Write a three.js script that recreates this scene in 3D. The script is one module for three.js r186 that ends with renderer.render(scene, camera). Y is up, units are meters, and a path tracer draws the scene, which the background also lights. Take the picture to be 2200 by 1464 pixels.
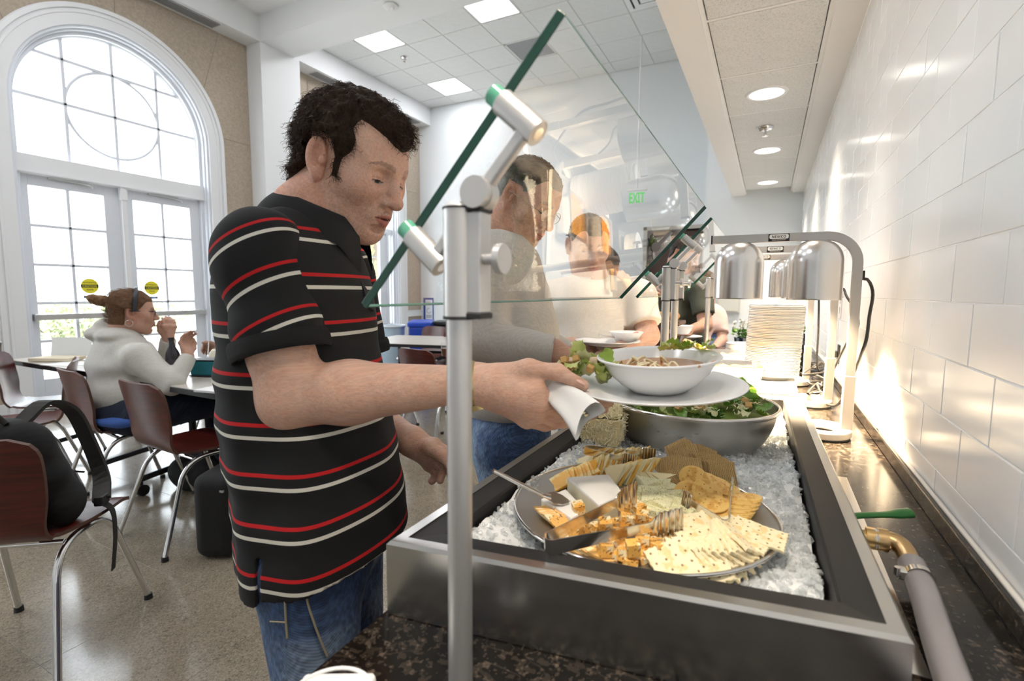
import * as THREE from 'three';
import { RoundedBoxGeometry } from 'three/addons/geometries/RoundedBoxGeometry.js';
import { mergeGeometries } from 'three/addons/utils/BufferGeometryUtils.js';
import { FontLoader } from 'three/addons/loaders/FontLoader.js';
import { TextGeometry } from 'three/addons/geometries/TextGeometry.js';
import { RectAreaLightUniformsLib } from 'three/addons/lights/RectAreaLightUniformsLib.js';

// ------------------------------------------------------------------ camera, sky, light, exposure
RectAreaLightUniformsLib.init();
const scene = new THREE.Scene();
const renderer = new THREE.WebGLRenderer({ antialias: true });
renderer.toneMapping = THREE.LinearToneMapping;
renderer.toneMappingExposure = 1.5;
renderer.shadowMap.enabled = true;
const EYE = new THREE.Vector3(0, 1.25, 0), FOCAL = 1070;
const YAW = 27.15 * Math.PI / 180, PITCH = 5.6 * Math.PI / 180, ROLL = 0.36 * Math.PI / 180;
const FWD = new THREE.Vector3(-Math.sin(YAW) * Math.cos(PITCH), -Math.sin(PITCH), -Math.cos(YAW) * Math.cos(PITCH));
const R0 = new THREE.Vector3(Math.cos(YAW), 0, -Math.sin(YAW)), U0 = new THREE.Vector3().crossVectors(R0, FWD);
const RIGHT = R0.clone().multiplyScalar(Math.cos(ROLL)).addScaledVector(U0, Math.sin(ROLL));
const UPV = U0.clone().multiplyScalar(Math.cos(ROLL)).addScaledVector(R0, -Math.sin(ROLL));
const camera = new THREE.PerspectiveCamera(2 * Math.atan(732 / FOCAL) * 180 / Math.PI, 2200 / 1464, 0.05, 200);
camera.filmGauge = 36;
camera.position.copy(EYE);
camera.quaternion.setFromRotationMatrix(new THREE.Matrix4().makeBasis(RIGHT, UPV, FWD.clone().negate()));
camera.focus = 1.15;
camera.userData.fStop = 5.0;
scene.add(camera);
scene.background = new THREE.Color().setRGB(0.86, 0.94, 1.0);
scene.backgroundIntensity = 6.0;
const sun = new THREE.DirectionalLight(0xfff2e0, 6.0);
sun.position.set(10, 30, -14); sun.target.position.set(-8, 0, -4); sun.castShadow = true;
sun.shadow.mapSize.set(4096, 4096);
Object.assign(sun.shadow.camera, { left: -25, right: 25, top: 25, bottom: -25, near: 1, far: 80 });
scene.add(sun, sun.target);

// ------------------------------------------------------------------ helpers
const V = (x, y, z) => new THREE.Vector3(x, y, z);
// a picture point at a known distance, height, or upright plane: used to read places off the photograph
const ray = (x, y) => FWD.clone().addScaledVector(RIGHT, (x - 1100) / FOCAL).addScaledVector(UPV, -(y - 732) / FOCAL);
const at = (x, y, depth) => EYE.clone().addScaledVector(ray(x, y), depth);
const onY = (x, y, c) => { const d = ray(x, y); return EYE.clone().addScaledVector(d, (c - EYE.y) / d.y); };
const onX = (x, y, c) => { const d = ray(x, y); return EYE.clone().addScaledVector(d, (c - EYE.x) / d.x); };
const onZ = (x, y, c) => { const d = ray(x, y); return EYE.clone().addScaledVector(d, (c - EYE.z) / d.z); };
let seedState = 12345;
const rnd = () => { seedState = (seedState + 0x6d2b79f5) | 0; let t = Math.imul(seedState ^ (seedState >>> 15), 1 | seedState); t = (t + Math.imul(t ^ (t >>> 7), 61 | t)) ^ t; return ((t ^ (t >>> 14)) >>> 0) / 4294967296; };
const seed = (n) => { seedState = n; };
const rr = (a, b) => a + (b - a) * rnd();
const lerp = (a, b, t) => a + (b - a) * t, clamp = (x, a, b) => Math.min(b, Math.max(a, x));
const sstep = (a, b, x) => { const t = clamp((x - a) / (b - a), 0, 1); return t * t * (3 - 2 * t); };
const lin = (hex) => { const c = new THREE.Color(hex); return [c.r, c.g, c.b]; };
const ordinal = (n) => ['first', 'second', 'third', 'fourth', 'fifth', 'sixth', 'seventh', 'eighth', 'ninth', 'tenth'][n - 1] ?? n + (n % 100 > 10 && n % 100 < 14 ? 'th' : ['th', 'st', 'nd', 'rd'][n % 10] ?? 'th');
const mix3 = (a, b, t) => [lerp(a[0], b[0], t), lerp(a[1], b[1], t), lerp(a[2], b[2], t)];

const usedNames = new Map();
function numbered(name) {
  const n = usedNames.get(name) ?? 0; usedNames.set(name, n + 1);
  return n ? `${name}_${String(n).padStart(3, '0')}` : name;
}
function clean(g) {
  if (g.index) g = g.toNonIndexed();
  for (const k of Object.keys(g.attributes)) if (!['position', 'normal', 'uv', 'color'].includes(k)) g.deleteAttribute(k);
  if (!g.attributes.uv) g.setAttribute('uv', new THREE.BufferAttribute(new Float32Array(g.attributes.position.count * 2), 2));
  return g;
}
function merge(list) { const l = list.flat(9).map(clean); return l.length === 1 ? l[0] : mergeGeometries(l); }
function mesh(name, geo, mat, parent = scene) {
  if (Array.isArray(geo)) geo = merge(geo);
  const m = new THREE.Mesh(geo, mat);
  m.name = parent === scene ? numbered(name) : name;
  m.castShadow = m.receiveShadow = true; parent.add(m);
  return m;
}
function tag(o, label, category, group) { o.userData.label = label; o.userData.category = category; if (group) o.userData.group = group; return o; }
function thing(name, label, category, group, pos = [0, 0, 0], turn = 0) {
  const o = new THREE.Group(); o.name = numbered(name); scene.add(o);
  if (pos.isVector3) o.position.copy(pos); else o.position.set(...pos);
  o.rotation.y = turn; return tag(o, label, category, group);
}
function struct(name, geo, mat) { const m = mesh(name, geo, mat); m.userData.kind = 'structure'; return m; }
function structGroup(name) { const o = new THREE.Group(); o.name = numbered(name); o.userData.kind = 'structure'; scene.add(o); return o; }
const bx = (w, h, d, x = 0, y = 0, z = 0) => new THREE.BoxGeometry(w, h, d).translate(x, y, z);
const box2 = (x0, x1, y0, y1, z0, z1) => bx(Math.abs(x1 - x0), Math.abs(y1 - y0), Math.abs(z1 - z0), (x0 + x1) / 2, (y0 + y1) / 2, (z0 + z1) / 2);
const rbx = (w, h, d, r, x = 0, y = 0, z = 0, s = 2) => new RoundedBoxGeometry(w, h, d, s, r).translate(x, y, z);
const cyl = (r0, r1, h, x = 0, y = 0, z = 0, n = 24) => new THREE.CylinderGeometry(r0, r1, h, n).translate(x, y, z);
const sph = (r, x = 0, y = 0, z = 0, n = 20) => new THREE.SphereGeometry(r, n, Math.ceil(n * 0.7)).translate(x, y, z);
const lathe = (pts, n = 40) => new THREE.LatheGeometry(pts.map((p) => new THREE.Vector2(p[0], p[1])), n);
function tube(pts, r, seg = 0, n = 8, closed = false, tension = 0.5) {
  const c = new THREE.CatmullRomCurve3(pts.map((p) => (p.isVector3 ? p : V(...p))), closed, 'catmullrom', tension);
  return new THREE.TubeGeometry(c, seg || pts.length * 8, r, n, closed);
}
function rod(a, b, r0, r1 = r0, n = 12) {     // a closed cylinder between two points
  a = a.isVector3 ? a : V(...a); b = b.isVector3 ? b : V(...b);
  const d = b.clone().sub(a), g = new THREE.CylinderGeometry(r1, r0, d.length(), n);
  g.applyMatrix4(new THREE.Matrix4().makeRotationFromQuaternion(new THREE.Quaternion().setFromUnitVectors(V(0, 1, 0), d.normalize())));
  return g.translate((a.x + b.x) / 2, (a.y + b.y) / 2, (a.z + b.z) / 2);
}
function bentTube(pts, r, bend, n = 12, arcSeg = 8) {   // straight runs joined by round bends
  const P = pts.map((p) => (p.isVector3 ? p : V(...p))), path = new THREE.CurvePath();
  let last = P[0];
  for (let i = 1; i < P.length - 1; i++) {
    const a = P[i - 1].clone().sub(P[i]), b = P[i + 1].clone().sub(P[i]);
    const k = Math.min(bend, a.length() * 0.48, b.length() * 0.48);
    const p0 = P[i].clone().addScaledVector(a.normalize(), k), p1 = P[i].clone().addScaledVector(b.normalize(), k);
    path.add(new THREE.LineCurve3(last, p0)); path.add(new THREE.QuadraticBezierCurve3(p0, P[i], p1)); last = p1;
  }
  path.add(new THREE.LineCurve3(last, P[P.length - 1]));
  const out = [];
  for (const c of path.curves) { const s = c.isLineCurve3 ? 1 : arcSeg; for (let j = 0; j < s; j++) out.push(c.getPoint(j / s)); }
  out.push(P[P.length - 1].clone());
  return sweep(out, () => r, n);
}
function sweep(P, radius, n = 8, cap = true, flat = null) {   // tube through points with a radius for each; flat(i) = [scaleA, scaleB]
  const pos = [], nor = [], uv = [], idx = []; let up = null;
  let len = 0;
  for (let i = 0; i < P.length; i++) {
    const t = P[Math.min(i + 1, P.length - 1)].clone().sub(P[Math.max(i - 1, 0)]).normalize();
    if (!up) { up = Math.abs(t.y) < 0.9 ? V(0, 1, 0) : V(1, 0, 0); }
    up.addScaledVector(t, -up.dot(t)).normalize();
    const s = V(0, 0, 0).crossVectors(t, up), r = radius(i / (P.length - 1)), f = flat ? flat(i / (P.length - 1)) : [1, 1];
    if (i) len += P[i].distanceTo(P[i - 1]);
    for (let j = 0; j <= n; j++) {
      const a = j / n * Math.PI * 2, c = Math.cos(a), q = Math.sin(a);
      const d = up.clone().multiplyScalar(c * f[0]).addScaledVector(s, q * f[1]);
      pos.push(P[i].x + d.x * r, P[i].y + d.y * r, P[i].z + d.z * r);
      const m = up.clone().multiplyScalar(c * f[1]).addScaledVector(s, q * f[0]).normalize();
      nor.push(m.x, m.y, m.z); uv.push(j / n, len);
    }
  }
  const w = n + 1;
  for (let i = 0; i < P.length - 1; i++) for (let j = 0; j < n; j++) { const a = i * w + j; idx.push(a, a + 1, a + w, a + 1, a + w + 1, a + w); }
  if (cap) for (const [i, sgn] of [[0, -1], [P.length - 1, 1]]) {
    const t = (i ? P[i].clone().sub(P[i - 1]) : P[1].clone().sub(P[0])).normalize().multiplyScalar(sgn), c = pos.length / 3;
    pos.push(P[i].x, P[i].y, P[i].z); nor.push(t.x, t.y, t.z); uv.push(0, 0);
    const ring = []; for (let j = 0; j < n; j++) { const k = i * w + j; ring.push(pos.length / 3); pos.push(pos[k * 3], pos[k * 3 + 1], pos[k * 3 + 2]); nor.push(t.x, t.y, t.z); uv.push(0, 0); }
    for (let j = 0; j < n; j++) sgn < 0 ? idx.push(c, ring[(j + 1) % n], ring[j]) : idx.push(c, ring[j], ring[(j + 1) % n]);
  }
  const g = new THREE.BufferGeometry();
  g.setAttribute('position', new THREE.Float32BufferAttribute(pos, 3)); g.setAttribute('normal', new THREE.Float32BufferAttribute(nor, 3)); g.setAttribute('uv', new THREE.Float32BufferAttribute(uv, 2)); g.setIndex(idx);
  return g;
}
const poly = (pts) => { const s = new THREE.Shape(); pts.forEach((p, i) => (i ? s.lineTo(p[0], p[1]) : s.moveTo(p[0], p[1]))); s.closePath(); return s; };
const extrude = (shape, depth, bevel = 0, seg = 1, curveSegments = 12) => new THREE.ExtrudeGeometry(shape, { depth, bevelEnabled: bevel > 0, bevelSize: bevel, bevelThickness: bevel, bevelSegments: seg, curveSegments });
function planarUV(g, s = 1, axes = 'auto') {    // uv in metres from the side a face looks to
  g = g.index ? g.toNonIndexed() : g; const p = g.attributes.position, n = g.attributes.normal, uv = new Float32Array(p.count * 2);
  for (let i = 0; i < p.count; i++) {
    const ax = Math.abs(n.getX(i)), ay = Math.abs(n.getY(i)), az = Math.abs(n.getZ(i));
    const [a, b] = ay >= ax && ay >= az ? [p.getX(i), p.getZ(i)] : ax >= az ? [p.getZ(i), p.getY(i)] : [p.getX(i), p.getY(i)];
    uv[i * 2] = a / s; uv[i * 2 + 1] = b / s;
  }
  g.setAttribute('uv', new THREE.BufferAttribute(uv, 2)); return g;
}
// tileable value noise
function noiseGrid(n, sd) { const g = new Float32Array(n * n); let s = sd; for (let i = 0; i < n * n; i++) { s = (Math.imul(s, 1664525) + 1013904223) | 0; g[i] = (s >>> 8) / 16777216; } return g; }
const NG = noiseGrid(256, 77);
function vnoise(x, y, per) {
  const xi = Math.floor(x), yi = Math.floor(y), fx = x - xi, fy = y - yi, m = (a) => ((a % per) + per) % per;
  const sx = fx * fx * (3 - 2 * fx), sy = fy * fy * (3 - 2 * fy), h = (a, b) => NG[(m(a) & 255) + (m(b) & 255) * 256];
  return lerp(lerp(h(xi, yi), h(xi + 1, yi), sx), lerp(h(xi, yi + 1), h(xi + 1, yi + 1), sx), sy);
}
function fbm(u, v, per, oct = 4) { let s = 0, a = 0.5, t = 0; for (let o = 0; o < oct; o++) { s += a * vnoise(u * per + o * 17, v * per + o * 31, per); t += a; a *= 0.5; per *= 2; } return s / t; }
function h3(x, y, z) { let n = Math.imul(x, 374761393) + Math.imul(y, 668265263) + Math.imul(z, 1274126177); n = Math.imul(n ^ (n >>> 13), 1274126177); return ((n ^ (n >>> 16)) >>> 0) / 4294967296; }
function noise3(x, y, z) {
  const xi = Math.floor(x), yi = Math.floor(y), zi = Math.floor(z), fx = x - xi, fy = y - yi, fz = z - zi;
  const sx = fx * fx * (3 - 2 * fx), sy = fy * fy * (3 - 2 * fy), sz = fz * fz * (3 - 2 * fz);
  const l = (a, b, t) => a + (b - a) * t;
  return l(l(l(h3(xi, yi, zi), h3(xi + 1, yi, zi), sx), l(h3(xi, yi + 1, zi), h3(xi + 1, yi + 1, zi), sx), sy),
    l(l(h3(xi, yi, zi + 1), h3(xi + 1, yi, zi + 1), sx), l(h3(xi, yi + 1, zi + 1), h3(xi + 1, yi + 1, zi + 1), sx), sy), sz) * 2 - 1;
}
function tex(w, h, fn, srgb = true) {      // fn(u, v) -> [r, g, b] 0..1
  const d = new Uint8Array(w * h * 4);
  for (let y = 0; y < h; y++) for (let x = 0; x < w; x++) { const c = fn((x + 0.5) / w, (y + 0.5) / h), o = (y * w + x) * 4; const a = Array.isArray(c) ? c : [c, c, c]; d[o] = clamp(a[0], 0, 1) * 255; d[o + 1] = clamp(a[1], 0, 1) * 255; d[o + 2] = clamp(a[2], 0, 1) * 255; d[o + 3] = 255; }
  const t = new THREE.DataTexture(d, w, h); t.wrapS = t.wrapT = THREE.RepeatWrapping; t.magFilter = THREE.LinearFilter; t.minFilter = THREE.LinearMipmapLinearFilter; t.generateMipmaps = true;
  if (srgb) t.colorSpace = THREE.SRGBColorSpace; t.needsUpdate = true; return t;
}
function rep(t, a, b = a) { const c = t.clone(); c.repeat.set(a, b); c.needsUpdate = true; return c; }
function canvasTex(w, h, draw) {
  const c = document.createElement('canvas'); c.width = w; c.height = h; draw(c.getContext('2d'), w, h);
  const t = new THREE.CanvasTexture(c); t.colorSpace = THREE.SRGBColorSpace; return t;
}
const std = (color, rough = 0.6, o = {}) => new THREE.MeshStandardMaterial({ color, roughness: rough, ...o });
const phys = (color, rough = 0.6, o = {}) => new THREE.MeshPhysicalMaterial({ color, roughness: rough, ...o });
const sheet = (geo, fn) => { const p = geo.attributes.position, v = V(0, 0, 0); for (let i = 0; i < p.count; i++) { v.fromBufferAttribute(p, i); fn(v, i); p.setXYZ(i, v.x, v.y, v.z); } geo.computeVertexNormals(); return geo; };

// ------------------------------------------------------------------ bodies: distance fields meshed with surface nets
class Field {
  constructor() { this.p = []; }
  cap(a, b, r0, r1 = r0, k = 0.03) { a = a.isVector3 ? a : V(...a); b = b.isVector3 ? b : V(...b); const d = b.clone().sub(a); this.p.push({ t: 0, a, d, l2: Math.max(d.lengthSq(), 1e-9), r0, r1, k }); return this; }
  ell(c, r, k = 0.02, q = null, sub = false) { c = c.isVector3 ? c : V(...c); this.p.push({ t: 1, c, r, k, iq: q ? q.clone().invert() : null, sub, mr: Math.min(...r) }); return this; }
  chain(pts, rs, k = 0.02) { for (let i = 0; i < pts.length - 1; i++) this.cap(pts[i], pts[i + 1], rs[i], rs[i + 1], k); return this; }
  d(x, y, z) {
    let s = 1e3;
    for (const p of this.p) {
      let e;
      if (p.t === 0) {
        const ax = x - p.a.x, ay = y - p.a.y, az = z - p.a.z, t = clamp((ax * p.d.x + ay * p.d.y + az * p.d.z) / p.l2, 0, 1);
        const qx = ax - p.d.x * t, qy = ay - p.d.y * t, qz = az - p.d.z * t;
        e = Math.sqrt(qx * qx + qy * qy + qz * qz) - (p.r0 + (p.r1 - p.r0) * t);
      } else {
        let ax = x - p.c.x, ay = y - p.c.y, az = z - p.c.z;
        if (p.iq) { const v = Field.t.set(ax, ay, az).applyQuaternion(p.iq); ax = v.x; ay = v.y; az = v.z; }
        const ux = ax / p.r[0], uy = ay / p.r[1], uz = az / p.r[2], k0 = Math.sqrt(ux * ux + uy * uy + uz * uz);
        const wx = ux / p.r[0], wy = uy / p.r[1], wz = uz / p.r[2], k1 = Math.sqrt(wx * wx + wy * wy + wz * wz);
        e = k1 > 1e-9 ? k0 * (k0 - 1) / k1 : -p.mr;
      }
      if (p.sub) { const h = clamp(0.5 - 0.5 * (s + e) / p.k, 0, 1); s = s + (-e - s) * h + p.k * h * (1 - h); continue; }
      if (e > s + p.k) continue;
      const h = clamp(0.5 + 0.5 * (e - s) / p.k, 0, 1); s = e + (s - e) * h - p.k * h * (1 - h);
    }
    return s;
  }
}
Field.t = new THREE.Vector3();
function netMesh(fn, lo, hi, cell, color = null, uvf = null) {
  const nx = Math.ceil((hi[0] - lo[0]) / cell) + 1, ny = Math.ceil((hi[1] - lo[1]) / cell) + 1, nz = Math.ceil((hi[2] - lo[2]) / cell) + 1, B = 4;
  const f = new Float32Array(nx * ny * nz).fill(9), id = (i, j, k) => i + nx * (j + ny * k);
  // coarse pass: only blocks near the surface are sampled finely
  for (let k = 0; k < nz; k += B) for (let j = 0; j < ny; j += B) for (let i = 0; i < nx; i += B) {
    const c = fn(lo[0] + (i + B / 2) * cell, lo[1] + (j + B / 2) * cell, lo[2] + (k + B / 2) * cell), far = Math.abs(c) > cell * B * 1.9;
    for (let c3 = k; c3 < Math.min(k + B, nz); c3++) for (let c2 = j; c2 < Math.min(j + B, ny); c2++) for (let c1 = i; c1 < Math.min(i + B, nx); c1++) f[id(c1, c2, c3)] = far ? c : fn(lo[0] + c1 * cell, lo[1] + c2 * cell, lo[2] + c3 * cell);
  }
  const vi = new Int32Array(nx * ny * nz).fill(-1), pos = [], E = [[0, 1], [2, 3], [4, 5], [6, 7], [0, 2], [1, 3], [4, 6], [5, 7], [0, 4], [1, 5], [2, 6], [3, 7]];
  const v8 = new Float32Array(8);
  for (let k = 0; k < nz - 1; k++) for (let j = 0; j < ny - 1; j++) for (let i = 0; i < nx - 1; i++) {
    let m = 0; for (let c = 0; c < 8; c++) { v8[c] = f[id(i + (c & 1), j + ((c >> 1) & 1), k + (c >> 2))]; if (v8[c] < 0) m |= 1 << c; }
    if (m === 0 || m === 255) continue;
    let x = 0, y = 0, z = 0, n = 0;
    for (const [a, b] of E) if ((v8[a] < 0) !== (v8[b] < 0)) { const t = v8[a] / (v8[a] - v8[b]); x += lerp(a & 1, b & 1, t); y += lerp((a >> 1) & 1, (b >> 1) & 1, t); z += lerp(a >> 2, b >> 2, t); n++; }
    vi[id(i, j, k)] = pos.length / 3; pos.push(lo[0] + (i + x / n) * cell, lo[1] + (j + y / n) * cell, lo[2] + (k + z / n) * cell);
  }
  const idx = [], quad = (a, b, c, d, fl) => { if (a < 0 || b < 0 || c < 0 || d < 0) return; fl ? idx.push(a, b, c, a, c, d) : idx.push(a, c, b, a, d, c); };
  for (let k = 1; k < nz - 1; k++) for (let j = 1; j < ny - 1; j++) for (let i = 1; i < nx - 1; i++) {
    const s = f[id(i, j, k)] < 0;
    if (s !== (f[id(i + 1, j, k)] < 0)) quad(vi[id(i, j - 1, k - 1)], vi[id(i, j, k - 1)], vi[id(i, j, k)], vi[id(i, j - 1, k)], s);
    if (s !== (f[id(i, j + 1, k)] < 0)) quad(vi[id(i - 1, j, k - 1)], vi[id(i - 1, j, k)], vi[id(i, j, k)], vi[id(i, j, k - 1)], s);
    if (s !== (f[id(i, j, k + 1)] < 0)) quad(vi[id(i - 1, j - 1, k)], vi[id(i, j - 1, k)], vi[id(i, j, k)], vi[id(i - 1, j, k)], s);
  }
  const g = new THREE.BufferGeometry(), nv = pos.length / 3, nor = new Float32Array(nv * 3), e = cell * 0.5;
  for (let i = 0; i < nv; i++) {
    const x = pos[i * 3], y = pos[i * 3 + 1], z = pos[i * 3 + 2];
    let a = fn(x + e, y, z) - fn(x - e, y, z), b = fn(x, y + e, z) - fn(x, y - e, z), c = fn(x, y, z + e) - fn(x, y, z - e); const l = Math.hypot(a, b, c) || 1;
    nor[i * 3] = a / l; nor[i * 3 + 1] = b / l; nor[i * 3 + 2] = c / l;
  }
  g.setAttribute('position', new THREE.Float32BufferAttribute(pos, 3)); g.setAttribute('normal', new THREE.BufferAttribute(nor, 3)); g.setIndex(idx);
  const uv = new Float32Array(nv * 2), col = color ? new Float32Array(nv * 3) : null;
  for (let i = 0; i < nv; i++) {
    const x = pos[i * 3], y = pos[i * 3 + 1], z = pos[i * 3 + 2];
    if (uvf) { const q = uvf(x, y, z); uv[i * 2] = q[0]; uv[i * 2 + 1] = q[1]; } else { uv[i * 2] = (x + z * 0.7) * 1; uv[i * 2 + 1] = y; }
    if (color) { const q = color(x, y, z, nor[i * 3], nor[i * 3 + 1], nor[i * 3 + 2]); col[i * 3] = q[0]; col[i * 3 + 1] = q[1]; col[i * 3 + 2] = q[2]; }
  }
  g.setAttribute('uv', new THREE.BufferAttribute(uv, 2)); if (color) g.setAttribute('color', new THREE.BufferAttribute(col, 3));
  return g;
}
// ------------------------------------------------------------------ surfaces
const XL = -6.6, XR = 0.285, ZF = -8.6, ZP = -6.4, ZB = 2.6, HC = 4.95, HS = 2.37, CT = 0.86;
const speckTex = tex(512, 512, (u, v) => { const a = fbm(u, v, 64, 3), b = fbm(u + 0.37, v + 0.11, 128, 2), c = fbm(u, v, 8, 4); const s = a > 0.66 ? 0.16 : a < 0.33 ? -0.16 : 0; const k = 0.9 + s + (b - 0.5) * 0.22 + (c - 0.5) * 0.14; return [k, k * 0.985, k * 0.955]; });
const scratchTex = (() => {
  const n = 1024; const c = document.createElement('canvas'); c.width = c.height = n; const g = c.getContext('2d');
  g.fillStyle = '#777'; g.fillRect(0, 0, n, n); seed(5);
  for (let i = 0; i < 900; i++) { const x = rnd() * n, y = rnd() * n, a = rr(0, 6.28), l = rr(15, 130); g.strokeStyle = rnd() < 0.6 ? `rgba(40,40,40,${rr(0.1, 0.5)})` : `rgba(210,210,210,${rr(0.1, 0.4)})`; g.lineWidth = rr(0.6, 1.6); for (const [ox, oy] of [[0, 0], [n, 0], [0, n], [-n, 0], [0, -n]]) { g.beginPath(); g.moveTo(x + ox, y + oy); g.quadraticCurveTo(x + ox + Math.cos(a) * l * 0.5 + rr(-6, 6), y + oy + Math.sin(a) * l * 0.5 + rr(-6, 6), x + ox + Math.cos(a) * l, y + oy + Math.sin(a) * l); g.stroke(); } }
  const t = new THREE.CanvasTexture(c); t.wrapS = t.wrapT = THREE.RepeatWrapping; return t;
})();
const floorMats = [0, 1, 2].map((i) => { const t = rep(speckTex, 1 / 0.3); t.offset.set(i * 0.31, i * 0.17); return phys(new THREE.Color().setRGB(0.32 + i * 0.008, 0.275 + i * 0.008, 0.215 + i * 0.006), 0.24, { map: t, roughnessMap: rep(scratchTex, 0.7), bumpMap: rep(scratchTex, 0.7), bumpScale: 0.0006, specularIntensity: 1 }); });
floorMats.forEach((m) => { m.roughness = 0.3; });
const acousticBump = tex(256, 256, (u, v) => { const a = fbm(u, v, 64, 2), b = fbm(u + 0.5, v, 32, 3); return clamp(0.8 - (a > 0.62 ? 0.35 : 0) - (b > 0.68 ? 0.25 : 0) + (a - 0.5) * 0.2, 0, 1); }, false);
const acousticMap = tex(256, 256, (u, v) => { const a = fbm(u, v, 64, 2), b = fbm(u + 0.5, v, 32, 3); const k = 0.97 - (a > 0.63 ? 0.07 : 0) - (b > 0.69 ? 0.05 : 0); return [k, k, k]; });
const M = {
  white: std(new THREE.Color().setRGB(0.78, 0.79, 0.79), 0.7),
  farWall: std(new THREE.Color().setRGB(0.72, 0.75, 0.76), 0.75),
  trim: std(new THREE.Color().setRGB(0.78, 0.79, 0.8), 0.4),
  doorPaint: std(new THREE.Color().setRGB(0.7, 0.73, 0.78), 0.45),
  beige: std(new THREE.Color().setRGB(0.5, 0.42, 0.33), 0.8, { map: tex(256, 256, (u, v) => { const k = 0.94 + (fbm(u, v, 64, 3) - 0.5) * 0.16; return [k, k, k]; }) }),
  acoustic: std(new THREE.Color().setRGB(0.82, 0.83, 0.82), 0.95, { map: rep(acousticMap, 3), bumpMap: rep(acousticBump, 3), bumpScale: 0.002 }),
  grid: std(new THREE.Color().setRGB(0.62, 0.63, 0.6), 0.6),
  gypsum: std(new THREE.Color().setRGB(0.85, 0.85, 0.84), 0.8),
  grout: std(new THREE.Color().setRGB(0.84, 0.835, 0.82), 0.8),
  glassPane: phys(0xffffff, 0.0, { transmission: 1, thickness: 0, ior: 1.45 }),
  darkWood: std(new THREE.Color().setRGB(0.06, 0.025, 0.014), 0.45),
  metalGrey: std(new THREE.Color().setRGB(0.5, 0.5, 0.5), 0.4, { metalness: 0.8 }),
  black: std(new THREE.Color().setRGB(0.012, 0.012, 0.013), 0.5),
  vent: std(new THREE.Color().setRGB(0.12, 0.12, 0.13), 0.6),
  chrome: std(new THREE.Color().setRGB(0.72, 0.72, 0.72), 0.14, { metalness: 1 }),
};
// ------------------------------------------------------------------ floor
{
  const fl = structGroup('floor');
  const slab = mesh('screed', box2(XL - 0.3, 3.2, -0.15, -0.004, ZF - 0.3, ZB + 0.2), std(new THREE.Color().setRGB(0.3, 0.27, 0.22), 0.8), fl);
  const T = 0.5, g = planarUV(rbx(T - 0.0007, 0.006, T - 0.0007, 0.0008, 0, 0, 0, 1)); seed(9);
  for (let i = 0; i < 17; i++) for (let j = 0; j < 20; j++) {
    const x = XL + T / 2 + i * T, z = ZF + 0.44 - T / 2 + j * T; if (x > 1.8 || (x > 0 && z > -5)) continue;
    const m = mesh('floor_tile', g, floorMats[(i * 7 + j * 5 + ((i * j) % 3)) % 3], fl); m.position.set(x, -0.003 + 0.0005 * rnd(), z); m.rotation.y = Math.PI / 2 * Math.floor(rnd() * 4);
  }
}
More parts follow.
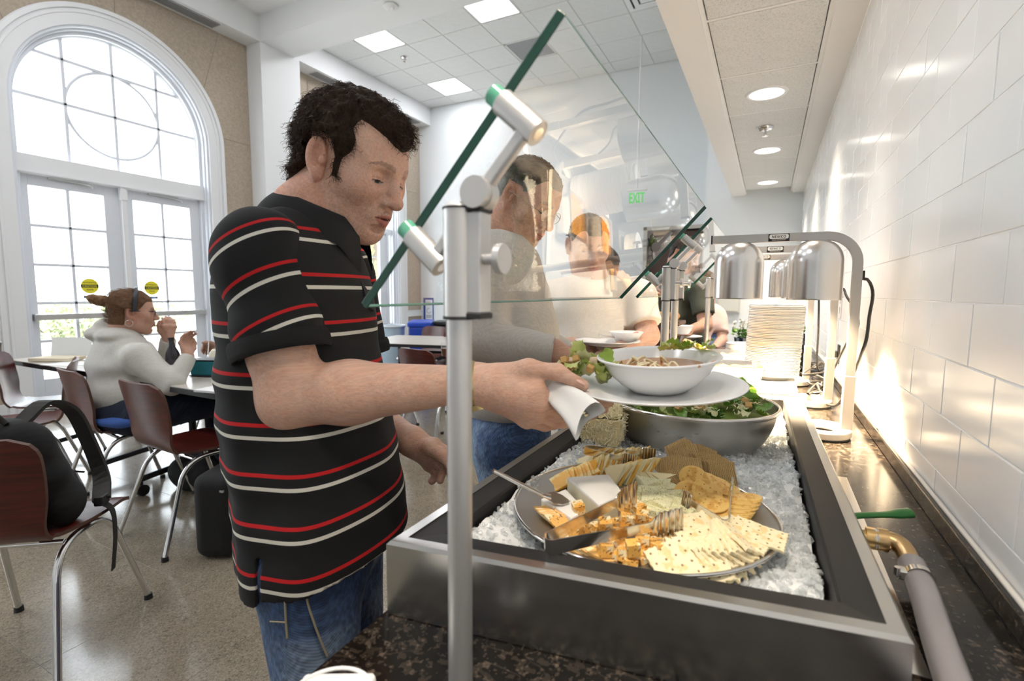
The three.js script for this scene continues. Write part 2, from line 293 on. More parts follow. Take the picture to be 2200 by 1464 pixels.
// ------------------------------------------------------------------ left wall with its arched openings
const archShape = (r, zc, y0, yc, cw = false) => { const s = new THREE.Path(); s.moveTo(zc - r, y0); s.lineTo(zc + r, y0); s.lineTo(zc + r, yc); s.absarc(zc, yc, r, 0, Math.PI, false); s.lineTo(zc - r, y0); return s; };
const AZ1 = -3.18, AZ2 = -6.95, AYC = 3.11, AR = 0.98, AO = 1.17;
const faceX = (g, x) => { g.rotateY(-Math.PI / 2); g.translate(x, 0, 0); return g; };   // a shape drawn in (z, y) and extruded towards -x
{
  const s = new THREE.Shape(); s.moveTo(ZF - 0.3, 0); s.lineTo(ZB + 0.2, 0); s.lineTo(ZB + 0.2, HC + 0.2); s.lineTo(ZF - 0.3, HC + 0.2); s.closePath();
  s.holes.push(archShape(AR, AZ1, 0.0, AYC)); s.holes.push(archShape(AR, AZ2, 0.35, AYC)); s.holes.push(archShape(AR, 0.59, 0.35, AYC));
  const g = extrude(s, 0.3, 0, 1, 40); g.rotateY(-Math.PI / 2); g.translate(XL - 0.006, 0, 0);
  const wl = struct('wall_left', planarUV(g), M.beige);
  // the wall is faced with large panels; their joints are open grooves
  const panels = [];
  const zs = [-2.0, -2.02]; // joint marks follow
  const joint = std(new THREE.Color().setRGB(0.2, 0.165, 0.13), 0.9);
  for (const [z0, z1, y0, y1] of [[-0.59, -2.0, 0.86, 2.55], [-0.59, -2.0, 2.556, 4.6]]) mesh('wall_panel', planarUV(rbx(0.006, y1 - y0, z0 - z1 - 0.006, 0.0015, XL - 0.003, (y0 + y1) / 2, (z0 + z1) / 2, 1)), M.beige, wl);
  for (const [y0, y1] of [[0.86, 1.9], [1.906, 3.264], [3.27, 4.6]]) {
    mesh('wall_panel', planarUV(rbx(0.006, y1 - y0, 0.41, 0.0015, XL - 0.003, (y0 + y1) / 2, -4.555, 1)), M.beige, wl);
    mesh('wall_panel', planarUV(rbx(0.006, y1 - y0, 0.39, 0.0015, XL - 0.003, (y0 + y1) / 2, -5.595, 1)), M.beige, wl);
    mesh('wall_panel', planarUV(rbx(0.006, y1 - y0, 0.45, 0.0015, XL - 0.003, (y0 + y1) / 2, -8.355, 1)), M.beige, wl);
  }
  // spandrel panels over the arches, cut to the curve, with a centre joint and a slanting one
  for (const zc of [AZ1, AZ2]) for (const sgn of [-1, 1]) {
    const p = new THREE.Shape(), a1 = 0.62; // joint angle
    const R1 = AO - 0.02;
    p.moveTo(zc + sgn * 0.003, AYC + R1); for (let k = 0; k <= 10; k++) { const a = Math.PI / 2 - k / 10 * (Math.PI / 2 - a1); p.lineTo(zc + sgn * Math.cos(a) * R1, AYC + Math.sin(a) * R1); }
    p.lineTo(zc + sgn * 1.17, 4.55); p.lineTo(zc + sgn * 1.17, 4.6); p.lineTo(zc + sgn * 0.003, 4.6); p.closePath();
    const g1 = extrude(p, 0.006); faceX(g1, XL); mesh('wall_panel', planarUV(g1), M.beige, wl);
    const q = new THREE.Shape(); const a2 = a1 - 0.008; q.moveTo(zc + sgn * Math.cos(a2) * R1, AYC + Math.sin(a2) * R1);
    for (let k = 1; k <= 8; k++) { const a = a2 * (1 - k / 8); q.lineTo(zc + sgn * Math.cos(a) * R1, AYC + Math.sin(a) * R1); }
    q.lineTo(zc + sgn * 1.17, AYC); q.lineTo(zc + sgn * 1.17, 4.54); q.closePath();
    const g2 = extrude(q, 0.006); faceX(g2, XL); mesh('wall_panel', planarUV(g2), M.beige, wl);
  }
  // chair rail and base
  const rail = (z0, z1) => { const len = z0 - z1; return [rbx(0.03, 0.1, len, 0.006, XL + 0.015, 0.79, (z0 + z1) / 2), rbx(0.045, 0.02, len, 0.008, XL + 0.022, 0.845, (z0 + z1) / 2), rbx(0.04, 0.015, len, 0.006, XL + 0.02, 0.735, (z0 + z1) / 2)]; };
  const tr = struct('trim_1', [rail(0.59 - AO, AZ1 + AO), rail(AZ1 - AO, -4.76), rail(-5.4, AZ2 + AO), rail(AZ2 - AO, ZF)], M.trim);
  struct('baseboard_left', [[0.59 - AO, AZ1 + AO], [AZ1 - AO, -4.76], [-5.4, ZF]].map(([a, b]) => rbx(0.02, 0.12, a - b, 0.005, XL + 0.01, 0.06, (a + b) / 2)), M.trim);
}
// casings: moulded rings swept round the arch, jamb steps inside the reveal
function casing(zc, y0, name) {
  const ring = (r0, r1, x0, x1) => { const s = new THREE.Shape(); s.moveTo(zc + r1, y0); s.lineTo(zc + r1, AYC); s.absarc(zc, AYC, r1, 0, Math.PI, false); s.lineTo(zc - r1, y0); s.lineTo(zc - r0, y0); s.lineTo(zc - r0, AYC); s.absarc(zc, AYC, r0, Math.PI, 0, true); s.lineTo(zc + r0, y0); s.closePath(); const g = extrude(s, Math.abs(x1 - x0), 0.004, 2, 48); return faceX(g, Math.max(x0, x1)); };
  const t = struct(name, [ring(AR - 0.005, AO, XL, XL + 0.022), ring(AO - 0.045, AO - 0.008, XL + 0.022, XL + 0.04), ring(AO - 0.09, AO - 0.07, XL + 0.022, XL + 0.03)], M.trim);
  for (const [r0, r1, x0, x1] of [[AR - 0.03, AR + 0.0, XL - 0.04, XL], [AR - 0.05, AR, XL - 0.09, XL - 0.04], [AR - 0.085, AR, XL - 0.15, XL - 0.09], [AR - 0.1, AR, XL - 0.28, XL - 0.15]]) mesh('jamb_step', ring(r0, r1, x0, x1), M.doorPaint, t);
}
casing(AZ1, 0.0, 'trim_2'); casing(AZ2, 0.35, 'trim_3'); casing(0.59, 0.35, 'trim_10');
// arched fanlight: bars, ring, panes
const XD = XL - 0.16;   // plane of doors and sashes
function clipPoly(pts, inside) { const out = []; for (let i = 0; i < pts.length; i++) { const a = pts[i], b = pts[(i + 1) % pts.length], ia = inside(a), ib = inside(b); if (ia >= 0) out.push(a); if ((ia >= 0) !== (ib >= 0)) { const t = ia / (ia - ib); out.push([lerp(a[0], b[0], t), lerp(a[1], b[1], t)]); } } return out; }
function archPanes(zc, r, zsplit, ysplit, parent, x) {
  for (let i = 0; i < zsplit.length - 1; i++) for (let j = 0; j < ysplit.length - 1; j++) {
    let p = [[zsplit[i], ysplit[j]], [zsplit[i + 1], ysplit[j]], [zsplit[i + 1], ysplit[j + 1]], [zsplit[i], ysplit[j + 1]]];
    for (let k = 0; k < 24; k++) { const a = (k + 0.5) / 24 * Math.PI; p = clipPoly(p, (q) => r - (q[0] - zc) * Math.cos(a) - (q[1] - AYC) * Math.sin(a)); if (p.length < 3) break; }
    if (p.length < 3) continue;
    const g = new THREE.ShapeGeometry(poly(p)); g.rotateY(-Math.PI / 2); g.translate(x, 0, 0); mesh('pane', g, M.glassPane, parent);
  }
}
const GR = 0.885;
{
  const w = structGroup('window_1');
  const y0 = 2.60, yc = 3.2, rr0 = 0.455;
  const zs = [AZ1 - GR, AZ1 - rr0, AZ1, AZ1 + rr0, AZ1 + GR], ys = [y0, yc, yc + rr0, AYC + GR + 0.05];
  archPanes(AZ1, GR, zs, ys, w, XD);
  const bars = [];
  for (const z of zs.slice(1, 4)) { const top = AYC + Math.sqrt(Math.max(0, GR * GR - (z - AZ1) ** 2)); bars.push(rbx(0.04, top - y0, 0.034, 0.006, XD, (top + y0) / 2, z)); }
  for (const y of ys.slice(1, 3)) { const hw = y > AYC ? Math.sqrt(GR * GR - (y - AYC) ** 2) : GR; bars.push(rbx(0.04, 0.034, hw * 2, 0.006, XD, y, AZ1)); }
  mesh('glazing_bars', bars, M.doorPaint, w);
  const ring = new THREE.TorusGeometry(rr0, 0.017, 10, 64); ring.rotateY(Math.PI / 2); ring.translate(XD, yc, AZ1); mesh('ring_bar', ring, M.doorPaint, w);
  const s = new THREE.Shape(); s.moveTo(AZ1 + AR, y0); s.lineTo(AZ1 + AR, AYC); s.absarc(AZ1, AYC, AR, 0, Math.PI, false); s.lineTo(AZ1 - AR, y0); s.lineTo(AZ1 - GR, y0); s.lineTo(AZ1 - GR, AYC); s.absarc(AZ1, AYC, GR, Math.PI, 0, true); s.lineTo(AZ1 + GR, y0); s.closePath();
  const g = extrude(s, 0.06, 0.003, 1, 48); mesh('window_frame', faceX(g, XD + 0.03), M.doorPaint, w);
  mesh('transom_bar', [rbx(0.12, 0.17, AR * 2, 0.006, XD + 0.03, 2.515, AZ1), rbx(0.14, 0.02, AR * 2, 0.004, XD + 0.035, 2.425, AZ1)], M.trim, w);
}
// the pair of glazed doors
function doorLeaf(name, z0, z1, gz0, gz1, closerSide) {   // z0 > z1
  const d = structGroup(name), y0 = 0.012, y1 = 2.41, x = XD, gy0 = 0.3, gy1 = 2.3, th = 0.045;
  mesh('stile', rbx(th, y1 - y0, z0 - gz0, 0.004, x, (y0 + y1) / 2, (z0 + gz0) / 2), M.doorPaint, d);
  mesh('stile', rbx(th, y1 - y0, gz1 - z1, 0.004, x, (y0 + y1) / 2, (gz1 + z1) / 2), M.doorPaint, d);
  mesh('top_rail', rbx(th, y1 - gy1, gz0 - gz1, 0.003, x, (y1 + gy1) / 2, (gz0 + gz1) / 2), M.doorPaint, d);
  mesh('bottom_rail', rbx(th, gy0 - y0, gz0 - gz1, 0.003, x, (y0 + gy0) / 2, (gz0 + gz1) / 2), M.doorPaint, d);
  const zm = (gz0 + gz1) / 2, n = 5, bars = [rbx(0.04, gy1 - gy0, 0.032, 0.005, x, (gy0 + gy1) / 2, zm)];
  for (let k = 1; k < n; k++) bars.push(rbx(0.04, 0.032, gz0 - gz1, 0.005, x, lerp(gy0, gy1, k / n), zm));
  mesh('glazing_bars', bars, M.doorPaint, d);
  for (let k = 0; k < n; k++) for (const [a, b] of [[gz0, zm], [zm, gz1]]) { const g = new THREE.PlaneGeometry(a - b - 0.004, (gy1 - gy0) / n - 0.004); g.rotateY(Math.PI / 2); mesh('pane', g.translate(x, lerp(gy0, gy1, (k + 0.5) / n), (a + b) / 2), M.glassPane, d); }
  mesh('push_bar', [rbx(0.045, 0.062, (z0 - z1) * 0.95, 0.008, x + 0.075, 0.955, (z0 + z1) / 2), rbx(0.07, 0.07, 0.05, 0.006, x + 0.055, 0.955, z0 - 0.05), rbx(0.07, 0.07, 0.05, 0.006, x + 0.055, 0.955, z1 + 0.05)], M.metalGrey, d);
  mesh('closer_arm', [rbx(0.02, 0.02, 0.34, 0.005, x + 0.05, 2.395, zm), rod([x + 0.05, 2.4, zm - closerSide * 0.05], [x + 0.09, 2.37, zm - closerSide * 0.2], 0.007), sph(0.014, x + 0.09, 2.365, zm - closerSide * 0.2, 10)], M.metalGrey, d);
  return d;
}
const DZ = AZ1;
doorLeaf('door_1', DZ + 0.9, DZ + 0.02, DZ + 0.82, DZ + 0.17, 1);
doorLeaf('door_2', DZ - 0.02, DZ - 0.9, DZ - 0.12, DZ - 0.77, 1);
struct('trim_4', [rbx(0.1, 2.42, 0.05, 0.004, XD + 0.04, 1.21, DZ), rbx(0.06, 0.12, 0.07, 0.004, XD + 0.07, 2.33, DZ)], M.trim);
struct('trim_5', [rbx(0.28, 0.015, AR * 2, 0.004, XL - 0.14, 0.0065, DZ)], M.metalGrey);
// caution stickers: print on thin film on the glass
const stickerTex = canvasTex(512, 512, (g) => {
  g.clearRect(0, 0, 512, 512); g.fillStyle = '#e8dc2a'; g.beginPath(); g.arc(256, 256, 250, 0, 7); g.fill();
  g.fillStyle = '#1c1c18'; g.fillRect(10, 205, 492, 104); g.fillStyle = '#d8cf3a'; g.font = 'bold 92px sans-serif'; g.textAlign = 'center'; g.fillText('CAUTION', 256, 290, 470);
  g.fillStyle = '#2c2a18'; g.font = 'bold 66px sans-serif'; g.fillText('AUTOMATIC', 256, 165, 400); g.fillText('DOOR', 256, 400, 230);
});
const filmTex = canvasTex(256, 64, (g) => { g.fillStyle = '#1f4f86'; g.fillRect(0, 0, 256, 64); g.fillStyle = '#bcd'; g.font = 'bold 26px sans-serif'; g.textAlign = 'center'; g.fillText('EMERGENCY', 128, 28); g.fillRect(70, 42, 170, 8); });
for (const [px, py, r, lab] of [[193, 615, 0.085, 'round yellow caution sticker on the left glass door'], [326, 619, 0.085, 'round yellow caution sticker on the right glass door']]) {
  const p = onX(px, py, XD + 0.006), t = thing('caution_sticker', lab, 'sticker', 'caution stickers on the doors', p);
  const disc = new THREE.CylinderGeometry(r, r, 0.0012, 40); disc.rotateX(Math.PI / 2); disc.rotateY(Math.PI / 2);
  const gd = new THREE.CircleGeometry(r, 40); gd.rotateY(Math.PI / 2); gd.translate(0.001, 0, 0);
  mesh('disc', disc, std(0xe8dc2a, 0.6), t); mesh('print', gd, std(0xffffff, 0.6, { map: stickerTex }), t);
  const st = bx(0.001, 0.032, 0.13, 0, -0.12, 0); mesh('blue_strip', st, std(0x1f4f86, 0.6), t);
  const sp = new THREE.PlaneGeometry(0.13, 0.032); sp.rotateY(Math.PI / 2); mesh('strip_print', sp.translate(0.001, -0.12, 0), std(0xffffff, 0.6, { map: filmTex }), t);
}
// the other windows: sash grid below a fanlight; one beyond the pillar, one beside the camera
for (const [wname, AZ2] of [['window_2', -6.95], ['window_3', 0.59]]) {
  const w = structGroup(wname);
  const gz = [0.76, 0.43, 0.1, -0.23, -0.56].map((d) => AZ2 + d), gy = [0.62, 1.06, 1.48, 1.9, 2.33];
  const fr = [rbx(0.06, 0.12, AR * 2, 0.005, XD, 0.55, AZ2), rbx(0.07, 0.12, AR * 2, 0.005, XD + 0.01, 2.4, AZ2), rbx(0.06, 1.9, 0.25, 0.005, XD, 1.45, AZ2 - 0.68), rbx(0.05, 1.9, 0.06, 0.005, XD + 0.03, 1.45, AZ2 - 0.76), rbx(0.06, 1.9, 0.25, 0.005, XD, 1.45, AZ2 + 0.88)];
  mesh('window_frame', fr, M.doorPaint, w);
  const bars = []; for (const z of gz.slice(1, 4)) bars.push(rbx(0.03, 1.75, 0.02, 0.005, XD, 1.47, z)); for (const y of gy.slice(1, 4)) bars.push(rbx(0.03, 0.02, 1.32, 0.005, XD, y, AZ2 + 0.1));
  mesh('glazing_bars', bars, M.doorPaint, w);
  for (let i = 0; i < 4; i++) for (let j = 0; j < 4; j++) { const g = new THREE.PlaneGeometry(0.32, gy[j + 1] - gy[j] - 0.004); g.rotateY(Math.PI / 2); mesh('pane', g.translate(XD, (gy[j] + gy[j + 1]) / 2, (gz[i] + gz[i + 1]) / 2), M.glassPane, w); }
  const zs = [AZ2 - GR, AZ2 - 0.455, AZ2, AZ2 + 0.455, AZ2 + GR], ys = [2.46, 3.16, 3.615, AYC + GR + 0.05];
  archPanes(AZ2, GR, zs, ys, w, XD);
  const b2 = []; for (const z of zs.slice(1, 4)) { const top = AYC + Math.sqrt(Math.max(0, GR * GR - (z - AZ2) ** 2)); b2.push(rbx(0.03, top - 2.46, 0.022, 0.006, XD, (top + 2.46) / 2, z)); }
  for (const y of ys.slice(1, 3)) b2.push(rbx(0.03, 0.022, 2 * Math.sqrt(GR * GR - Math.max(0, y - AYC) ** 2), 0.006, XD, y, AZ2));
  mesh('glazing_bars', b2, M.doorPaint, w);
  const s = new THREE.Shape(); s.moveTo(AZ2 + AR, 2.46); s.lineTo(AZ2 + AR, AYC); s.absarc(AZ2, AYC, AR, 0, Math.PI, false); s.lineTo(AZ2 - AR, 2.46); s.lineTo(AZ2 - GR, 2.46); s.lineTo(AZ2 - GR, AYC); s.absarc(AZ2, AYC, GR, Math.PI, 0, true); s.lineTo(AZ2 + GR, 2.46); s.closePath();
  mesh('arch_frame', faceX(extrude(s, 0.06, 0.003, 1, 48), XD + 0.03), M.doorPaint, w);
  mesh('window_sill', rbx(0.34, 0.04, AR * 2 + 0.04, 0.008, XL - 0.12, 0.37, AZ2), M.trim, w);
}
// ------------------------------------------------------------------ soffit along the left wall, pier and cross beam
struct('trim_6', [box2(XL, -6.31, 4.61, HC, ZF, -5.3), box2(XL, -6.31, 4.61, HC, -4.76, ZB)], M.white);
struct('trim_7', box2(XL, -6.31, 0, 4.61, -5.4, -4.76), M.white);
struct('trim_8', box2(XL, 1.9, 4.61, HC, -5.3, -4.76), M.white);
for (const [z0, z1, lab] of [[-2.6, -4.25, 'long dark slot air vent above the arched doors'], [-5.75, -6.5, 'slot air vent in the beam beyond the white pillar'], [-7.7, -8.35, 'farthest slot air vent near the room corner']]) {
  const t = thing('slot_vent', lab, 'vent', 'slot vents in the left beam', [-6.455, 4.61, (z0 + z1) / 2]); const L = z0 - z1;
  mesh('backing', bx(0.17, 0.004, L, 0, -0.002, 0), M.vent, t);
  for (let k = 0; k < 5; k++) mesh('slat', rbx(0.012, 0.012, L, 0.003, -0.075 + k * 0.0375, -0.008, 0, 1), M.metalGrey, t);
  for (const s of [-1, 1]) mesh('end_frame', bx(0.19, 0.012, 0.012, 0, -0.007, s * L / 2), M.white, t);
}
// ------------------------------------------------------------------ far wall, the pier beside the serving line, back wall
{
  const s = new THREE.Shape(); s.moveTo(XL, 0); s.lineTo(3, 0); s.lineTo(3, HC + 0.2); s.lineTo(XL, HC + 0.2); s.closePath();
  const dh = new THREE.Path(); dh.moveTo(-1.86, 0); dh.lineTo(-0.98, 0); dh.lineTo(-0.98, 2.28); dh.lineTo(-1.86, 2.28); dh.closePath(); s.holes.push(dh);
  const g = extrude(s, 0.25); g.translate(0, 0, ZF - 0.25); struct('wall_far', g, M.farWall);
  const d = structGroup('door_3');
  mesh('door_slab', rbx(0.86, 2.26, 0.05, 0.004, -1.42, 1.14, ZF - 0.1), M.darkWood, d);
  mesh('door_frame', [rbx(0.06, 2.34, 0.3, 0.005, -1.89, 1.17, ZF - 0.1), rbx(0.06, 2.34, 0.3, 0.005, -0.95, 1.17, ZF - 0.1), rbx(1.0, 0.06, 0.3, 0.005, -1.42, 2.31, ZF - 0.1)], std(new THREE.Color().setRGB(0.45, 0.42, 0.36), 0.5), d);
  mesh('door_handle', [rod([-1.08, 1.0, ZF - 0.07], [-1.08, 1.0, ZF - 0.02], 0.012), rod([-1.08, 1.0, ZF - 0.02], [-1.2, 1.0, ZF - 0.02], 0.01)], M.metalGrey, d);
}
struct('wall_pier', box2(-0.72, 3, 0, HC, ZP - 0.3, ZP), M.farWall);
struct('wall_pier_return', box2(-0.72, -0.42, 0, HC, ZF, ZP - 0.3), M.farWall);
struct('wall_back', box2(XL - 0.3, 3.2, 0, HC + 0.2, ZB, ZB + 0.2), M.white);
struct('wall_outer', box2(XR + 0.02, XR + 0.3, 0, HC + 0.2, ZF, ZB), M.white);
struct('trim_9', [box2(-0.44, XR + 0.02, HS + 0.05, HC + 0.1, ZP, -0.9)], M.gypsum);       // bulkhead over the serving line
struct('ceiling_slab', box2(XL - 0.3, 3.2, HC + 0.06, HC + 0.25, ZF - 0.3, ZB + 0.2), M.gypsum);
// ------------------------------------------------------------------ main ceiling: lay-in tiles in a grid
const GX0 = -5.03, GP = 0.64, GZ0 = -7.58;
const lightCells = new Map(), skip = new Set();
const cellKey = (i, j) => i + ',' + j;
{
  const c = structGroup('ceiling');
  const T = GP, w = T - 0.018, full = planarUV(rbx(w, 0.012, w, 0.003, 0, 0, 0, 1), T);
  const lights = [[-1, -1], [-1, 2], [2, 2]];   // cells that hold a panel light
  for (const [i, j] of lights) lightCells.set(cellKey(i, j), 1);
  skip.add(cellKey(2, 0)); skip.add(cellKey(5, 1));
  for (let i = -2; i < 9; i++) for (let j = -2; j < 6; j++) {
    const x0 = GX0 + i * T, z1 = GZ0 + j * T, xa = Math.max(x0, -6.31), xb = Math.min(x0 + T, XR + 0.02), za = Math.max(z1 - T * 0 , ZF), zb = Math.min(z1 + T, -5.3);
    const zlo = Math.max(z1 , ZF), zhi = zb; if (xb - xa < 0.04 || zhi - zlo < 0.04) continue; if (xa > -0.44) continue;
    if (lightCells.has(cellKey(i, j)) || skip.has(cellKey(i, j))) continue;
    const g = xb - xa > T - 0.01 && zhi - zlo > T - 0.01 ? full : planarUV(rbx(xb - xa - 0.018, 0.012, zhi - zlo - 0.018, 0.003, 0, 0, 0, 1), T);
    mesh('ceiling_tile', g, M.acoustic, c).position.set((xa + xb) / 2, HC + 0.002, (zlo + zhi) / 2);
  }
  const bars = []; for (let i = -2; i < 10; i++) bars.push(bx(0.024, 0.02, -5.3 - ZF, GX0 + i * T, HC + 0.012, (ZF - 5.3) / 2)); for (let j = -2; j < 6; j++) bars.push(bx(7, 0.02, 0.024, -2.9, HC + 0.0125, GZ0 + j * T));
  mesh('grid_bars', bars, M.grid, c);
}
struct('ceiling_near', box2(-6.31, 1.9, HC, HC + 0.06, -4.76, ZB), M.gypsum);
// ------------------------------------------------------------------ lamps that belong to the building
const glow = (r, g, b, k) => new THREE.MeshStandardMaterial({ color: 0x222222, roughness: 0.6, emissive: new THREE.Color().setRGB(r, g, b), emissiveIntensity: k });
const PANEL_GLOW = glow(1, 0.99, 0.97, 2.2);
const lightWords = { '-1,-1': 'nearest the far left corner', '-1,2': 'partly behind the cross beam on the left', '2,2': 'at the top edge beside the cross beam', '2,-1': 'seen through the sneeze guard glass', '5,-1': 'over the serving line by the far wall', '5,2': 'beside the bulkhead' };
for (const k of lightCells.keys()) {
  const [i, j] = k.split(',').map(Number), x = GX0 + (i + 0.5) * GP, z = GZ0 + (j + 0.5) * GP;
  const t = thing('ceiling_light', 'square ceiling light panel ' + lightWords[k], 'light', 'square ceiling light panels', [x, HC, z]);
  mesh('light_diffuser', bx(GP - 0.04, 0.01, GP - 0.04, 0, 0.006, 0), PANEL_GLOW, t);
  mesh('frame', [bx(GP - 0.01, 0.016, 0.02, 0, 0.004, GP / 2 - 0.018), bx(GP - 0.01, 0.016, 0.02, 0, 0.004, -GP / 2 + 0.018), bx(0.02, 0.016, GP - 0.01, GP / 2 - 0.018, 0.004, 0), bx(0.02, 0.016, GP - 0.01, -GP / 2 + 0.018, 0.004, 0)], M.white, t);
  const l = new THREE.RectAreaLight(0xf7f8ff, 12, GP - 0.05, GP - 0.05); l.position.set(x, HC - 0.012, z); l.lookAt(x, 0, z); l.castShadow = true; scene.add(l);
}
// the near bay has the same panels, out of the picture behind and above the camera
for (const [x, z, wd] of [[-4.7, -2.4, 'by the arched doors'], [-2.2, -2.4, 'above the striped man'], [-4.7, 0.6, 'behind the camera on the window side'], [-2.2, 0.6, 'behind the camera on the counter side']]) {
  const t = thing('ceiling_light', 'square ceiling light panel in the near bay ' + wd, 'light', 'panels above the near tables', [x, HC, z]);
  mesh('light_diffuser', bx(GP, 0.012, GP, 0, -0.008, 0), PANEL_GLOW, t); mesh('frame', [bx(GP + 0.04, 0.014, 0.02, 0, -0.008, GP / 2 + 0.01), bx(GP + 0.04, 0.014, 0.02, 0, -0.008, -GP / 2 - 0.01), bx(0.02, 0.014, GP, GP / 2 + 0.01, -0.008, 0), bx(0.02, 0.014, GP, -GP / 2 - 0.01, -0.008, 0)], M.white, t);
  const l = new THREE.RectAreaLight(0xf7f8ff, 16, GP - 0.05, GP - 0.05); l.position.set(x, HC - 0.02, z); l.lookAt(x, 0, z); l.castShadow = true; scene.add(l);
}
// supply air diffuser, return grille, sprinklers, smoke detector
{
  const cx = (i) => GX0 + (i + 0.5) * GP, cz = (j) => GZ0 + (j + 0.5) * GP;
  const g = thing('return_grille', 'grey perforated return air grille in the ceiling grid', 'vent', null, [cx(2), HC, cz(0)]);
  mesh('grille_plate', rbx(GP - 0.05, 0.012, GP - 0.05, 0.003, 0, 0.01, 0), std(new THREE.Color().setRGB(0.3, 0.3, 0.31), 0.7, { bumpMap: tex(64, 64, (u, v) => (Math.hypot(((u * 8) % 1) - 0.5, ((v * 8) % 1) - 0.5) < 0.32 ? 0 : 1), false), bumpScale: 0.002 }), g);
  mesh('frame', [bx(GP - 0.01, 0.014, 0.03, 0, 0.006, GP / 2 - 0.022), bx(GP - 0.01, 0.014, 0.03, 0, 0.006, -GP / 2 + 0.022), bx(0.03, 0.014, GP - 0.01, GP / 2 - 0.022, 0.006, 0), bx(0.03, 0.014, GP - 0.01, -GP / 2 + 0.022, 0.006, 0)], M.grid, g);
  const s = thing('supply_diffuser', 'square stepped white air diffuser beside the bulkhead edge', 'vent', null, [cx(5), HC, cz(1)]);
  const fr = (a, y, w) => [bx(a, 0.012, w, 0, y, a / 2 - w / 2), bx(a, 0.012, w, 0, y, -a / 2 + w / 2), bx(w, 0.012, a - 2 * w, a / 2 - w / 2, y, 0), bx(w, 0.012, a - 2 * w, -a / 2 + w / 2, y, 0)];
  mesh('outer_frame', fr(GP - 0.01, 0.006, 0.06), M.white, s); mesh('middle_cone', fr(0.44, -0.012, 0.06), M.white, s); mesh('centre_plate', bx(0.26, 0.012, 0.26, 0, -0.02, 0), M.white, s); mesh('backing', bx(GP - 0.1, 0.004, GP - 0.1, 0, 0.03, 0), M.vent, s);
  const spr = (p, lab) => { const t = thing('sprinkler_head', lab, 'sprinkler', 'sprinkler heads', p); mesh('escutcheon', lathe([[0.001, 0], [0.04, 0], [0.042, -0.004], [0.03, -0.018], [0.014, -0.02], [0.001, -0.02]], 24), M.chrome, t); mesh('deflector', [cyl(0.006, 0.008, 0.03, 0, -0.03, 0, 10), cyl(0.017, 0.015, 0.003, 0, -0.047, 0, 16)], M.chrome, t); return t; };
  const a = onY(869, 123, HC - 0.005); spr([a.x, HC - 0.004, a.z], 'chrome sprinkler head between the two left ceiling lights').scale.setScalar(1.5);
  const b = onY(1645, 273, HS); spr([b.x, HS - 0.001, b.z], 'chrome sprinkler head in the low ceiling over the serving line').scale.setScalar(1.25);
  const d = onY(840, 12, 4.61), t = thing('smoke_detector', 'round white smoke detector under the cross beam', 'detector', null, [d.x, 4.61, d.z]);
  mesh('housing', lathe([[0.001, 0], [0.085, 0], [0.088, -0.012], [0.075, -0.03], [0.04, -0.045], [0.001, -0.046]], 32), M.white, t); mesh('sensor_dome', sph(0.022, 0.035, -0.04, 0.01, 14), M.trim, t); mesh('indicator', cyl(0.004, 0.004, 0.004, -0.03, -0.046, 0, 8), M.vent, t);
}
// ------------------------------------------------------------------ low ceiling over the serving line
{
  const c = structGroup('ceiling_low'), x0 = -0.285, x1 = 0.155, P = 0.628, z0 = -2.31 + 2 * P;
  const y = HS;
  mesh('border', [box2(-0.44, x0 - 0.018, y - 0.012, y + 0.06, ZP, -0.9), box2(x1 + 0.018, XR + 0.01, y - 0.012, y + 0.06, ZP, -0.9)], M.gypsum, c);
  mesh('grid_bars', [box2(x0 - 0.02, x0, y, y + 0.02, ZP, -0.9), box2(x1, x1 + 0.02, y, y + 0.02, ZP, -0.9), ...Array.from({ length: 9 }, (_, k) => bx(x1 - x0, 0.02, 0.018, (x0 + x1) / 2, y + 0.0105, z0 - k * P))], M.gypsum, c);
  for (let k = 0; k < 8; k++) { const za = z0 - k * P, zb = Math.max(za - P, ZP); if (za - zb < 0.05) continue; mesh('ceiling_tile', planarUV(rbx(x1 - x0 - 0.008, 0.012, za - zb - 0.022, 0.003, 0, 0, 0, 1), 0.64), M.acoustic, c).position.set((x0 + x1) / 2, y + 0.006, (za + zb) / 2); }
}
for (const [px, py, lab] of [[0, -1.97, 'round recessed downlight above the ice bin, out of view'], [0, -0.15, 'round recessed downlight above the near counter end, out of view'], [1650, 200, 'nearest round recessed downlight over the serving line'], [1648, 323, 'middle round recessed downlight over the serving line'], [1647, 392, 'farthest round recessed downlight over the serving line']]) {
  const p = px ? onY(px, py, HS) : V(0, 0, py), t = thing('downlight', lab, 'light', 'round recessed downlights', [-0.068, HS, p.z]);
  mesh('trim_ring', lathe([[0.088, 0.002], [0.09, -0.006], [0.106, -0.006], [0.11, 0.001]], 40), M.trim, t);
  mesh('light_lens', cyl(0.089, 0.089, 0.004, 0, -0.002, 0, 40), glow(1, 0.93, 0.82, 2.2), t);
  const l = new THREE.SpotLight(0xfff0dc, px ? 9 : 5, 0, px ? 0.95 : 0.6, 0.8, 2); l.position.set(-0.068, HS - 0.02, p.z); l.target.position.set(-0.068, 0, p.z); l.castShadow = true; l.shadow.radius = 4.5; scene.add(l, l.target);
}
